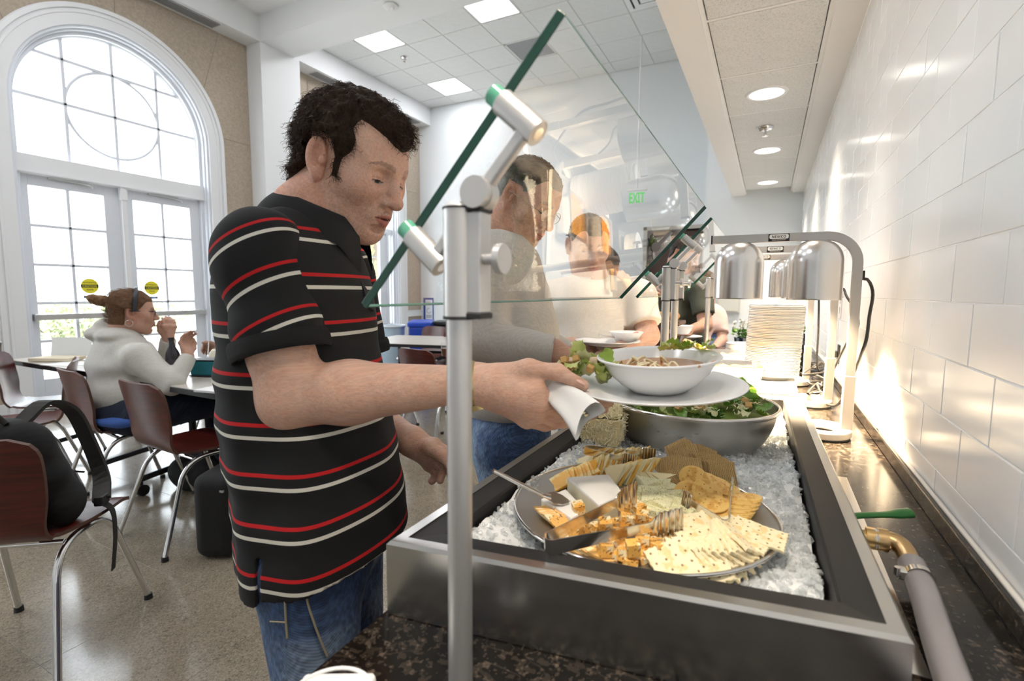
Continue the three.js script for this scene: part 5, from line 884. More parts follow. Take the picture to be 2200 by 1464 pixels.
{
  seed(401); const SL = 'saltine square in the left pile facing us beside the cheese cubes', SG = 'saltine crackers';
  const salt = (x, y, h, az, phi, roll, lab = SL) => cracker('saltine_cracker', saltG[Math.floor(rnd() * 2)], saltM, lab, SG, x, y, h, az + rr(-5, 5), phi + rr(-3, 3), roll + rr(-4, 4));
  // left pile, faces to the viewer
  for (const a of [[1480, 1142, 0.01, 95, 30, 5], [1500, 1148, 0.016, 80, 28, 12], [1520, 1142, 0.018, 75, 25, 20], [1475, 1165, 0.014, 100, 32, 2], [1490, 1176, 0.017, 95, 30, -3], [1510, 1180, 0.018, 85, 34, 8], [1500, 1200, 0.015, 88, 38, 4], [1515, 1208, 0.014, 85, 40, 6], [1480, 1206, 0.012, 95, 36, 2], [1448, 1212, 0.014, 100, 38, 28], [1500, 1212, 0.012, 90, 40, 0]]) salt(...a);
  // right fan, turning round to the right with edges showing
  for (let k = 0; k < 9; k++) { const s = k / 8; salt(lerp(1535, 1590, s), lerp(1208, 1158, s), lerp(0.012, 0.022, s), lerp(75, 10, s), lerp(46, 34, s), lerp(10, 40, s), `saltine in the turning fan by the platter rim, ${ordinal(k + 1)} from the front`); }
  for (let k = 0; k < 6; k++) { const s = k / 5; salt(lerp(1545, 1610, s), lerp(1150, 1152, s), lerp(0.012, 0.02, s), 70, 16, lerp(0, 30, s), `saltine lying flat behind the fan, ${ordinal(k + 1)} from the left`); }
  const far = cracker('saltine_cracker', saltG[0], saltM, 'single saltine sticking out over the platter rim onto the ice', SG, 1640, 1154, 0.022, 110, 22, -16); far.scale.set(1, 0.62, 1);
  const WL = 'brown woven wheat cracker at the back', WG = 'woven wheat crackers';
  for (const [a, b, n, az, phi, h0, h1, roll, wr] of [[[1458, 972], [1478, 985], 4, 140, 52, 0.024, 0.026, 42, 'highest row'], [[1486, 984], [1516, 998], 8, 130, 60, 0.02, 0.02, 20, 'upper right row'], [[1512, 1000], [1552, 1022], 10, 100, 58, 0.018, 0.014, 6, 'rightmost row'], [[1434, 1006], [1482, 1014], 6, 140, 42, 0.014, 0.02, 30, 'left front row'], [[1448, 1034], [1462, 1046], 3, 110, 26, 0.006, 0.01, 35, 'lowest row']]) for (let k = 0; k < n; k++) { const s = k / (n - 1); cracker('wheat_cracker', wheatG, wheatM, `${WL}, ${ordinal(k + 1)} in the ${wr}`, WG, lerp(a[0], b[0], s), lerp(a[1], b[1], s), lerp(h0, h1, s), az + rr(-6, 6), phi + rr(-4, 4), roll + rr(-5, 5)); }
  const RL = 'golden round cracker in the heap behind the small tongs', RG = 'golden round crackers';
  for (const [x, y, h, az, phi] of [[1490, 1030, 0.022, 95, 42], [1524, 1038, 0.016, 60, 22], [1542, 1042, 0.013, 40, 14], [1502, 1046, 0.01, 90, 4], [1480, 1066, 0.014, 100, 48], [1518, 1062, 0.022, 85, 46], [1506, 1082, 0.012, 100, 36], [1556, 1054, 0.01, 90, 3], [1560, 1064, 0.006, 90, 5], [1530, 1084, 0.016, 120, 12], [1538, 1092, 0.011, 110, 14], [1528, 1106, 0.006, 90, 6], [1550, 1112, 0.002, 90, 4], [1505, 1100, 0.003, 90, 8]]) cracker('round_cracker', roundG, roundM, RL, RG, x, y, h, az, phi, rr(0, 360));
  for (let k = 0; k < 12; k++) cracker('round_cracker', roundG, roundM, `golden round cracker, ${ordinal(k + 1)} from the back in the right edge row`, RG, lerp(1602, 1574, k / 11) + rr(-3, 3), lerp(1072, 1118, k / 11), lerp(0.022, 0.001, k / 11), 250, 10, rr(0, 360));
}
// ------------------------------------------------------------------ tongs and server
function stripGeo(pts, wid, th, up) {  // flat spring-steel strip: points, width(t) across "up"
  const n = pts.length, pos = [], idx = [];
  for (let i = 0; i < n; i++) { const d = pts[Math.min(i + 1, n - 1)].clone().sub(pts[Math.max(i - 1, 0)]).normalize(), u = typeof up === 'function' ? up(i / (n - 1)) : up, s = u.clone().addScaledVector(d, -u.dot(d)).normalize(), nn = V(0, 0, 0).crossVectors(d, s), w = wid(i / (n - 1)) / 2; for (const [a, b] of [[-1, -1], [1, -1], [1, 1], [-1, 1]]) { const p = pts[i].clone().addScaledVector(s, a * w).addScaledVector(nn, b * th / 2); pos.push(p.x, p.y, p.z); } }
  const f = []; for (let i = 0; i < n - 1; i++) for (let j = 0; j < 4; j++) { const a = i * 4 + j, b = i * 4 + (j + 1) % 4; f.push(a, b, b + 4, a, b + 4, a + 4); } const e = (n - 1) * 4; f.push(0, 2, 1, 0, 3, 2, e, e + 1, e + 2, e, e + 2, e + 3);
  const g = new THREE.BufferGeometry(); g.setAttribute('position', new THREE.Float32BufferAttribute(pos, 3)); g.setIndex(f); const h = g.toNonIndexed(); h.computeVertexNormals(); return h;
}
function tongs(label, bend, tipA, tipB, wid, wob = 0.008) {   // world points: middle of the bend and the two claw ends
  const t = thing('serving_tongs', label, 'tongs', 'steel serving tongs');
  const axis = tipA.clone().add(tipB).multiplyScalar(0.5).sub(bend).normalize(), side = tipA.clone().sub(tipB).normalize(), up = V(0, 0, 0).crossVectors(axis, side).normalize(); if (up.y < 0) up.negate();
  const r = 0.009, bow = []; for (let k = 0; k <= 10; k++) { const a = Math.PI / 2 + k / 10 * Math.PI; bow.push(bend.clone().addScaledVector(axis, r + Math.cos(a) * r).addScaledVector(side, Math.sin(a) * r)); }
  mesh('spring_bend', stripGeo(bow, () => wid, 0.0012, up), M.shinySteel, t);
  for (const [tip, st] of [[tipA, bow[0]], [tipB, bow[10]]]) {
    const d = tip.clone().sub(st), L = d.length(); d.normalize(); const pts = []; for (let k = 0; k <= 12; k++) pts.push(st.clone().addScaledVector(d, L * 0.72 * k / 12));
    mesh('arm', stripGeo(pts, (s) => lerp(wid, wid * 0.62, s), 0.0012, up), M.shinySteel, t);
    const s2 = pts[12], out = []; const nrm = V(0, 0, 0).crossVectors(d, up).normalize();
    for (let k = 0; k <= 40; k++) { const s = k / 40; out.push(s2.clone().addScaledVector(d, L * 0.28 * s).addScaledVector(nrm, 0.0014 * Math.sin(s * Math.PI * 12) * sstep(0.1, 0.25, s))); }
    mesh('claw', stripGeo(out, (s) => wid * lerp(0.62, 1.75, sstep(0, 0.3, s)), 0.0011, up), M.shinySteel, t);
  }
}
const hp = (x, y, h) => onY(x, y, PY + h);
tongs('large steel tongs lying across the cheese cubes, nearest the camera', hp(1172, 1172, 0.03), hp(1368, 1058, 0.05), hp(1468, 1118, 0.045), 0.019);
tongs('steel tongs leaning at the back of the platter by the salad bowl', hp(1256, 966, 0.04), hp(1362, 992, 0.032), hp(1408, 978, 0.036), 0.014);
tongs('small steel tongs standing among the round crackers', hp(1560, 1126, 0.028), hp(1572, 1040, 0.042), hp(1466, 1068, 0.04), 0.013);
{
  const t = thing('cheese_server', 'steel cheese server with its handle over the platter rim', 'server'); const a = hp(1060, 1012, 0.075), b = hp(1165, 1064, 0.036), c = hp(1222, 1078, 0.026);
  const d = b.clone().sub(a).normalize(); mesh('handle', sweep([a, a.clone().lerp(b, 0.06), a.clone().lerp(b, 0.5), b], (s) => 0.0042, 14, true, () => [0.7, 1.15]), M.shinySteel, t);
  mesh('neck', sweep([b, b.clone().lerp(c, 0.3)], (s) => lerp(0.0045, 0.007, s), 14, true, () => [0.5, 1.3]), M.shinySteel, t);
  mesh('blade', stripGeo([b.clone().lerp(c, 0.2), b.clone().lerp(c, 0.4), b.clone().lerp(c, 0.75), c], (s) => [0.012, 0.024, 0.02, 0.006][Math.round(s * 3)], 0.0012, V(0.3, 0, -0.7)), M.shinySteel, t);
}
{ // spoon and tongs resting in the salad bowl
  const t = thing('salad_tongs', 'steel salad tongs half buried in the salad', 'tongs'); const y = 1.0, a = V(bowlC.x - 0.17, 1.006, bowlC.z + 0.05), b = V(bowlC.x + 0.02, 1.018, bowlC.z + 0.075), c = V(bowlC.x + 0.0, 1.02, bowlC.z - 0.01);
  mesh('arm', sweep([a, a.clone().lerp(b, 0.5).add(V(0, 0.006, 0)), b], () => 0.004, 10, true, () => [0.5, 1.3]), M.shinySteel, t); mesh('arm', sweep([a, a.clone().lerp(c, 0.5).add(V(0, 0.01, 0)), c], () => 0.004, 10, true, () => [0.5, 1.3]), M.shinySteel, t);
  const sp = new THREE.SphereGeometry(1, 18, 10, 0, 6.3, Math.PI / 2, Math.PI / 2); for (const q of [b, c]) { const m = mesh('spoon_head', sp, M.shinySteel, t); m.position.copy(q); m.scale.set(0.026, 0.008, 0.018); }
}
// ------------------------------------------------------------------ chairs
const woodTex = tex(512, 512, (u, v) => { const g = fbm(u * 0.12 + 0.3, v, 64, 3), k = 0.78 + (g - 0.5) * 0.5 + (fbm(u, v, 4, 3) - 0.5) * 0.2; return [k * 0.43, k * 0.16, k * 0.115]; });
const woodM = phys(new THREE.Color().setRGB(0.85, 0.8, 0.8), 0.3, { map: woodTex }), plyEdge = std(new THREE.Color().setRGB(0.1, 0.045, 0.03), 0.5);
function shellGeo() {
  const n = 36, m = 18, prof = new THREE.CatmullRomCurve3([V(0, 0.815, -0.265), V(0, 0.72, -0.245), V(0, 0.6, -0.222), V(0, 0.515, -0.2), V(0, 0.462, -0.15), V(0, 0.447, -0.05), V(0, 0.45, 0.08), V(0, 0.455, 0.17), V(0, 0.435, 0.235)]);
  const half = (s) => { const base = s < 0.45 ? lerp(0.205, 0.178, sstep(0.1, 0.45, s)) : lerp(0.178, 0.212, sstep(0.5, 0.75, s)); const e = Math.min(s, 1 - s) / 0.09; return base * (e < 1 ? Math.sqrt(1 - (1 - e) ** 2) * 0.3 + 0.7 : 1); };
  const P = [], mk = (off) => { const out = []; for (let i = 0; i <= n; i++) { const s = i / n, p = prof.getPoint(s), t = prof.getTangent(s), nr = V(0, -t.z, t.y); for (let j = 0; j <= m; j++) { const x = (j / m * 2 - 1) * half(s), c = x * x / 0.04; const q = p.clone().add(V(x, 0, 0)); if (s < 0.5) q.addScaledVector(V(0, 0, 1), 0.03 * c * sstep(0.5, 0.2, s)); else q.y += 0.016 * c * sstep(0.95, 0.6, s); q.addScaledVector(nr, off); out.push(q); } } return out; };
  const grid = (L, flip) => { const pos = [], uv = [], idx = []; L.forEach((q, k) => { pos.push(q.x, q.y, q.z); uv.push(q.x * 1.6, Math.floor(k / (m + 1)) / n * 1.4); }); for (let i = 0; i < n; i++) for (let j = 0; j < m; j++) { const a = i * (m + 1) + j; flip ? idx.push(a, a + 1, a + m + 1, a + 1, a + m + 2, a + m + 1) : idx.push(a, a + m + 1, a + 1, a + 1, a + m + 1, a + m + 2); } const g = new THREE.BufferGeometry(); g.setAttribute('position', new THREE.Float32BufferAttribute(pos, 3)); g.setAttribute('uv', new THREE.Float32BufferAttribute(uv, 2)); g.setIndex(idx); g.computeVertexNormals(); return g; };
  const A = mk(0.006), B = mk(-0.006), loop = []; for (let j = 0; j <= m; j++) loop.push(j); for (let i = 1; i <= n; i++) loop.push(i * (m + 1) + m); for (let j = m - 1; j >= 0; j--) loop.push(n * (m + 1) + j); for (let i = n - 1; i > 0; i--) loop.push(i * (m + 1));
  const pos = []; for (let k = 0; k < loop.length; k++) { const a = A[loop[k]], b = A[loop[(k + 1) % loop.length]], c = B[loop[(k + 1) % loop.length]], d = B[loop[k]]; for (const q of [a, b, c, a, c, d]) pos.push(q.x, q.y, q.z); } const e = new THREE.BufferGeometry(); e.setAttribute('position', new THREE.Float32BufferAttribute(pos, 3)); e.computeVertexNormals();
  return { faces: merge([grid(A, false), grid(B, true)]), edge: e };
}
const shellG = shellGeo();
const legG = [-1, 1].map((s) => bentTube([[s * 0.225, 0.012, -0.27], [s * 0.165, 0.425, -0.13], [s * 0.175, 0.432, 0.12], [s * 0.225, 0.012, 0.255]], 0.011, 0.11, 14, 12)), barG = merge([rod([-0.165, 0.425, -0.09], [0.165, 0.425, -0.09], 0.009), rod([-0.17, 0.43, 0.06], [0.17, 0.43, 0.06], 0.009), bx(0.2, 0.012, 0.16, 0, 0.437, -0.02)]), capG = cyl(0.014, 0.0155, 0.022, 0, 0.011, 0, 14);
function chair(x, z, fx, fz, label) {
  const t = thing('cafe_chair', label, 'chair', 'dark wood shell chairs', [x, 0, z], Math.atan2(fx, fz));
  const sh = mesh('seat_shell', shellG.faces, woodM, t); mesh('shell_edge', shellG.edge, plyEdge, sh);
  legG.forEach((g) => mesh('side_frame', g, M.chrome, t)); mesh('under_bars', barG, M.chrome, t);
  for (const [a, b] of [[-0.225, -0.27], [0.225, -0.27], [-0.225, 0.255], [0.225, 0.255]]) { const c = mesh('foot_cap', capG, M.rubber, t); c.position.set(a, 0, b); }
  return t;
}
chair(-2.2, -0.69, -0.62, -0.79, 'dark wood chair carrying a black backpack, nearest the camera');
chair(-2.63, -1.5, 0.05, -1, 'empty dark wood chair between the hooded woman and the striped man');
chair(-3.34, -1.52, 0.12, -1, 'dark wood chair the woman in the grey hoodie sits on');
{ const p = onY(52, 908, 0.45); chair(p.x, p.z, -0.42, 0.9, 'dark wood chair at the left edge turned away from the table'); }
{ const p = onY(108, 866, 0.45); chair(p.x, p.z, 0.5, -0.86, 'dark wood chair nearest the left glass door'); }
chair(-4.28, -2.62, 0.1, 1, 'dark wood chair across the table beside the dark bottle'); chair(-3.78, -2.5, 0.0, 1, 'dark wood chair across the table by the hand with a spoon');
{ const p = onY(892, 756, 0.79); chair(p.x + 0.05, p.z - 0.22, 0.2, -1, 'dark wood chair with its back to us at the far table'); }
{ const p = onY(893, 708, 0.8); chair(p.x, p.z - 0.1, -0.15, 1, 'dark wood chair on the far side of the far table, left one'); }
{ const p = onY(945, 717, 0.8); chair(p.x, p.z - 0.1, -0.1, 1, 'dark wood chair on the far side of the far table, right one'); }
{ const p = onY(828, 742, 0.8); chair(p.x - 0.25, p.z - 0.2, 1, -0.2, 'dark wood chair at the left end of the far table'); }
// ------------------------------------------------------------------ tables
const lamM = std(new THREE.Color().setRGB(0.56, 0.51, 0.45), 0.28, { map: rep(acousticMap, 4) });
function table(cx, cz, w, d, turn, label) {
  const t = thing('cafe_table', label, 'table', 'beige topped tables', [cx, 0, cz], turn);
  const s = new THREE.Shape(), r = 0.05, a = w / 2, b = d / 2; s.moveTo(-a + r, -b); s.lineTo(a - r, -b); s.quadraticCurveTo(a, -b, a, -b + r); s.lineTo(a, b - r); s.quadraticCurveTo(a, b, a - r, b); s.lineTo(-a + r, b); s.quadraticCurveTo(-a, b, -a, b - r); s.lineTo(-a, -b + r); s.quadraticCurveTo(-a, -b, -a + r, -b);
  const top = extrude(s, 0.003, 0.0008, 1); top.rotateX(-Math.PI / 2); mesh('table_top', planarUV(top.translate(0, 0.7275, 0)), lamM, t); const ed = extrude(s, 0.026, 0.002, 2); ed.rotateX(-Math.PI / 2); mesh('edge_band', ed.translate(0, 0.699, 0), M.black, t);
  for (const sx of [-1, 1]) { mesh('leg', [bentTube([[sx * (a - 0.25), 0.69, 0], [sx * (a - 0.25), 0.12, 0]], 0.022, 0.05)], M.black, t); mesh('foot_bar', bentTube([[sx * (a - 0.25), 0.1, -b + 0.06], [sx * (a - 0.25), 0.13, 0], [sx * (a - 0.25), 0.1, b - 0.06]], 0.018, 0.1), M.black, t);
    for (const sz of [-1, 1]) mesh('caster', [cyl(0.034, 0.034, 0.022, 0, 0, 0, 20).rotateZ(Math.PI / 2).translate(sx * (a - 0.25) - 0.014, 0.035, sz * (b - 0.06)), cyl(0.034, 0.034, 0.022, 0, 0, 0, 20).rotateZ(Math.PI / 2).translate(sx * (a - 0.25) + 0.014, 0.035, sz * (b - 0.06)), rod([sx * (a - 0.25), 0.035, sz * (b - 0.06)], [sx * (a - 0.25), 0.1, sz * (b - 0.06)], 0.01)], M.black, t); }
  mesh('cross_rail', rod([-a + 0.25, 0.6, 0], [a - 0.25, 0.6, 0], 0.015), M.black, t);
  return t;
}
table(-4.28, -1.92, 1.34, 0.76, 0, 'beige topped table at the left with an open book'); table(-2.92, -1.9, 1.34, 0.76, 0, 'beige topped table where the hooded woman sits');
table(-3.05, -4.35, 1.5, 0.9, 0.25, 'far beige topped table behind the striped man');
const TT = 0.7318;
// things on the near tables
{ const p = onY(145, 772, TT), t = thing('open_book', 'open white book or box lid standing on the left table', 'book', null, [p.x, TT, p.z], 0.5); mesh('base_pages', rbx(0.28, 0.025, 0.16, 0.004, 0, 0.015, 0.08), std(0xd9cdb4, 0.8), t); const c = rbx(0.29, 0.14, 0.008, 0.002, 0, 0.07, 0); c.rotateX(-0.2); mesh('cover', c.translate(0, 0.02, -0.03), std(0xd5d5d2, 0.8), t); }
{ const p = onY(155, 782, TT); const m = tag(mesh('paper_sheet', rbx(0.28, 0.002, 0.2, 0.0005), std(0xe8e8e6, 0.8)), 'white paper lying flat on the left table', 'paper'); m.position.set(p.x, TT + 0.001, p.z); m.rotation.y = 0.3; }
{ const p = onY(436, 810, TT), t = thing('lunch_bag', 'teal lunch bag with black trim on the near table', 'bag', null, [p.x, TT, p.z - 0.05], 0.35); mesh('body', rbx(0.2, 0.1, 0.11, 0.02, 0, 0.051, 0, 4), std(new THREE.Color().setRGB(0.01, 0.16, 0.2), 0.8), t); mesh('trim_top', rbx(0.205, 0.008, 0.114, 0.003, 0, 0.099, 0), M.black, t); mesh('trim_bottom', rbx(0.205, 0.008, 0.114, 0.003, 0, 0.005, 0), M.black, t); }
{ const p = onY(432, 792, TT), t = tag(mesh('snack_bag', sheet(rbx(0.17, 0.1, 0.04, 0.018, 0, 0, 0, 4), (v) => { v.y += 0.01 * noise3(v.x * 30, v.y * 30, v.z * 30); v.z += 0.012 * noise3(v.x * 25 + 9, v.y * 25, v.z * 20); }), std(new THREE.Color().setRGB(0.55, 0.5, 0.4), 0.25, { metalness: 0.6 })), 'crumpled foil snack bag behind the teal lunch bag', 'bag'); t.position.set(p.x, TT + 0.06, p.z - 0.14); t.rotation.set(-0.5, 0.4, 0.1); }
{ const p = onY(470, 838, TT), t = thing('notepad', 'white notepad with a pen at the table corner', 'notepad', null, [p.x, TT, p.z - 0.02], 0.2); mesh('pages', rbx(0.15, 0.012, 0.21, 0.002, 0, 0.006, 0), std(0xe6e6e4, 0.8), t); mesh('pen', rod([-0.05, 0.017, -0.06], [0.03, 0.017, 0.04], 0.004), std(0x888a90, 0.3, { metalness: 0.7 }), t); }
{ const p = onY(468, 792, TT), t = thing('takeout_bowl', 'white takeout bowl by the hand with the spoon', 'bowl', null, [p.x - 0.06, TT, p.z - 0.05]); mesh('shell', lathe([[0.001, 0.002], [0.05, 0], [0.075, 0.045], [0.085, 0.05], [0.083, 0.053], [0.07, 0.046], [0.048, 0.006], [0.001, 0.006]], 32), M.melamine, t); }
// far table: a cup
{ const p = onY(957, 766, TT), t = thing('drink_cup', 'small glass of brown drink on the far table', 'cup', null, [p.x, TT, p.z]); mesh('glass', lathe([[0.001, 0], [0.03, 0], [0.036, 0.11], [0.0345, 0.11], [0.028, 0.004], [0.001, 0.004]], 24), phys(0xffffff, 0.05, { transmission: 1, thickness: 0 }), t); mesh('drink', cyl(0.033, 0.0275, 0.06, 0, 0.035, 0, 24), std(new THREE.Color().setRGB(0.16, 0.06, 0.03), 0.3), t); }
// ------------------------------------------------------------------ bags on the floor and the backpack
const packM = std(new THREE.Color().setRGB(0.012, 0.012, 0.012), 0.85, { map: heatherLike() }), strapM = std(new THREE.Color().setRGB(0.02, 0.017, 0.014), 0.85);
function heatherLike() { return tex(128, 128, (u, v) => { const k = 0.75 + 0.4 * (((Math.floor(u * 64) + Math.floor(v * 64)) % 2) * 0.4 + fbm(u, v, 64, 1) * 0.5); return [k, k, k]; }); }
{
  const t = thing('backpack', 'black backpack slumped on the nearest wooden chair', 'backpack', null, [-2.2, 0.455, -0.69], Math.atan2(-0.62, -0.79));
  t.scale.set(0.95, 0.86, 0.95);
  const F = new Field(); F.ell([0, 0.17, -0.03], [0.17, 0.2, 0.11], 0.05); F.ell([0, 0.33, -0.06], [0.14, 0.11, 0.09], 0.05); F.ell([0, 0.12, 0.05], [0.14, 0.12, 0.06], 0.03); F.ell([0.14, 0.09, -0.02], [0.05, 0.09, 0.08], 0.02); F.ell([-0.14, 0.09, -0.02], [0.05, 0.09, 0.08], 0.02);
  mesh('main_body', netMesh((x, y, z) => Math.max(F.d(x, y, z) + 0.008 * noise3(x * 14, y * 14, z * 14), 0.004 - y), [-0.24, -0.02, -0.2], [0.24, 0.48, 0.18], 0.011), packM, t);
  mesh('top_handle', tube([[-0.04, 0.43, -0.1], [0, 0.47, -0.1], [0.04, 0.43, -0.1]], 0.009, 16, 8), strapM, t);
  mesh('shoulder_strap', stripGeo(new THREE.CatmullRomCurve3([V(-0.05, 0.42, -0.06), V(-0.06, 0.475, 0.05), V(-0.075, 0.42, 0.15), V(-0.1, 0.28, 0.19), V(-0.15, 0.12, 0.17), V(-0.213, 0.06, 0.05)]).getPoints(24), () => 0.055, 0.014, V(1, 0, 0.15)), strapM, t);
  mesh('pocket_seam', tube([[-0.13, 0.16, 0.108], [0, 0.175, 0.115], [0.13, 0.16, 0.108]], 0.004, 20, 6), strapM, t);
  mesh('webbing', stripGeo(new THREE.CatmullRomCurve3([V(-0.2, 0.06, 0.04), V(-0.235, 0.02, 0.06), V(-0.245, -0.08, 0.06), V(-0.24, -0.24, 0.04)]).getPoints(20), () => 0.038, 0.003, V(0.2, 0, 1)), strapM, t); mesh('buckle', rbx(0.03, 0.04, 0.05, 0.006, -0.213, 0.06, 0.05), M.black, t);
}
{ const p = onY(482, 1188, 0), t = thing('rolling_case', 'black soft case standing on the floor behind the striped man', 'bag', null, [p.x - 0.04, 0, p.z - 0.06], 0.5);
  mesh('body', sheet(rbx(0.2, 0.4, 0.3, 0.06, 0, 0.2, 0, 5), (v) => { v.x += 0.008 * noise3(v.x * 9, v.y * 9, v.z * 9); }), packM, t); mesh('zip_band', frameLoop([V(-0.102, 0, 0.1), V(0.06, 0, 0.156), V(0.102, 0, -0.1), V(-0.06, 0, -0.156)], [V(-0.1, 0, 0.098), V(0.058, 0, 0.154), V(0.1, 0, -0.098), V(-0.058, 0, -0.154)], 0.33, 0.34), M.metalGrey, t); mesh('handle', tube([[-0.03, 0.4, -0.06], [0, 0.45, 0], [0.03, 0.4, 0.06]], 0.01, 16, 8), strapM, t); }
{ const p = onY(395, 1058, 0), t = thing('floor_bag', 'black bag lying under the table by the woman', 'bag', null, [p.x, 0, p.z - 0.1], 0.3); const F = new Field(); F.ell([0, 0.1, 0], [0.2, 0.12, 0.13], 0.03); F.ell([0.1, 0.13, 0.03], [0.1, 0.1, 0.1], 0.04); mesh('body', netMesh((x, y, z) => Math.max(F.d(x, y, z) + 0.012 * noise3(x * 11, y * 11, z * 11), 0.003 - y), [-0.26, -0.02, -0.2], [0.26, 0.28, 0.2], 0.014), packM, t); mesh('carry_strap', tube([[-0.12, 0.18, 0.02], [0, 0.27, 0.05], [0.14, 0.2, 0.02]], 0.009, 20, 8), strapM, t); }
// ------------------------------------------------------------------ bins by the far window, notices
function bin3(name, label, p, w, h, col, lidCol, mat) {
  const t = thing(name, label, 'bin', 'waste bins by the far wall', [p.x, 0, p.z]);
  const a = 0.82; mesh('body', lathe([[0.001, 0.01], [w * a, 0.01], [w, h], [w * 0.97, h], [w * a * 0.96, 0.03], [0.001, 0.03]], 28), mat, t); return t;
}
{
  const p1 = at(842, 720, 7.3), t1 = bin3('recycling_bin', 'pale blue-grey round recycling bin under the far window', p1, 0.19, 0.74, 0, 0, std(new THREE.Color().setRGB(0.42, 0.55, 0.66), 0.5)); mesh('rim', new THREE.TorusGeometry(0.192, 0.018, 8, 32).rotateX(Math.PI / 2).translate(0, 0.74, 0), std(new THREE.Color().setRGB(0.6, 0.66, 0.7), 0.5), t1);
  const rt = canvasTex(256, 128, (g) => { g.fillStyle = '#a3bccb'; g.fillRect(0, 0, 256, 128); g.strokeStyle = '#2d4a38'; g.lineWidth = 10; for (let k = 0; k < 3; k++) { const a = k * 2.094 - 1.57; g.beginPath(); g.arc(170, 76, 34, a, a + 1.5); g.stroke(); } g.fillStyle = '#3c6650'; g.font = 'bold 30px sans-serif'; g.fillText('RECYCLING', 70, 26); g.fillStyle = '#56626a'; for (let k = 0; k < 4; k++) g.fillRect(14 + k * 16, 46, 9, 40); });
  const lp = new THREE.CylinderGeometry(0.1855, 0.178, 0.16, 24, 1, true, -0.9, 1.8); const lm = mesh('recycling_label', lp.translate(0, 0.6, 0), std(0xffffff, 0.6, { map: rt }), t1); lm.rotation.y = Math.atan2(-p1.x, -p1.z);
  const p2 = at(905, 720, 7.25), t2 = thing('recycling_bin', 'bright blue wheeled bin with a sloped lid', 'bin', 'waste bins by the far wall', [p2.x, 0, p2.z], 0.45); mesh('body', sheet(rbx(0.31, 0.72, 0.3, 0.03, 0, 0.38, 0, 3), (v) => { const k = 0.84 + 0.16 * v.y / 0.74; v.x *= k; v.z *= k; }), std(new THREE.Color().setRGB(0.01, 0.045, 0.36), 0.4), t2); const lid = sheet(rbx(0.34, 0.07, 0.33, 0.025, 0, 0, 0, 3), (v) => { if (v.y > 0) v.y += 0.05 * (0.25 - v.z) * 1.5; }); mesh('lid', lid.translate(0, 0.77, 0), std(new THREE.Color().setRGB(0.012, 0.06, 0.45), 0.35), t2);
  const p3 = at(966, 722, 7.5), t3 = thing('trash_bin', 'black square trash bin beside the blue bin', 'bin', 'waste bins by the far wall', [p3.x, 0, p3.z], 0.4); mesh('body', sheet(rbx(0.42, 0.74, 0.4, 0.03, 0, 0.38, 0, 3), (v) => { const k = 0.86 + 0.14 * v.y / 0.74; v.x *= k; v.z *= k; }), M.black, t3); mesh('lid', rbx(0.45, 0.06, 0.43, 0.02, 0, 0.78, 0), std(0x26282a, 0.5), t3);
  const pt = canvasTex(128, 256, (g) => { g.fillStyle = '#1d3f96'; g.fillRect(0, 0, 128, 256); g.fillStyle = '#dfe4ec'; g.fillRect(26, 20, 90, 210); g.fillStyle = '#444'; g.font = 'bold 16px sans-serif'; g.fillText('Recycle', 36, 52); g.fillText('Here', 50, 74); g.strokeStyle = '#555'; g.lineWidth = 4; g.beginPath(); g.arc(70, 140, 26, 0.3, 5); g.stroke(); for (let k = 0; k < 3; k++) g.fillRect(36, 186 + k * 12, 70, 5); });
  const p = onZ(893, 665, ZF + 0.01), s = thing('recycling_notice', 'blue and white recycling notice on the far wall', 'notice', null, [Math.max(p.x, XL + 0.2), p.y, ZF + 0.005]); mesh('board', rbx(0.26, 0.5, 0.008, 0.002), std(0x1d3f96, 0.6), s); mesh('notice_print', new THREE.PlaneGeometry(0.26, 0.5).translate(0, 0, 0.0046), std(0xffffff, 0.6, { map: pt }), s);
}
// ------------------------------------------------------------------ people: shared parts
const skinTex = tex(256, 256, (u, v) => { const k = 0.95 + (fbm(u, v, 32, 3) - 0.5) * 0.14, p = (fbm(u + 0.3, v, 8, 3) - 0.5) * 0.08; return [k + p * 0.4, k - p * 0.4, k - p]; });
const skinBump = tex(256, 256, (u, v) => 0.5 + (fbm(u, v, 64, 3) - 0.5) * 0.9, false);
const skinMat = phys(0xffffff, 0.5, { vertexColors: true, map: rep(skinTex, 12), bumpMap: rep(skinBump, 16), bumpScale: 0.0005, specularIntensity: 0.5, sheen: 0.25, sheenRoughness: 0.5, sheenColor: new THREE.Color().setRGB(0.7, 0.3, 0.2) });
const frame = (f, up = V(0, 1, 0)) => { const z = f.clone().normalize(), x = V(0, 0, 0).crossVectors(up, z).normalize(), y = V(0, 0, 0).crossVectors(z, x); return new THREE.Matrix4().makeBasis(x, y, z); };
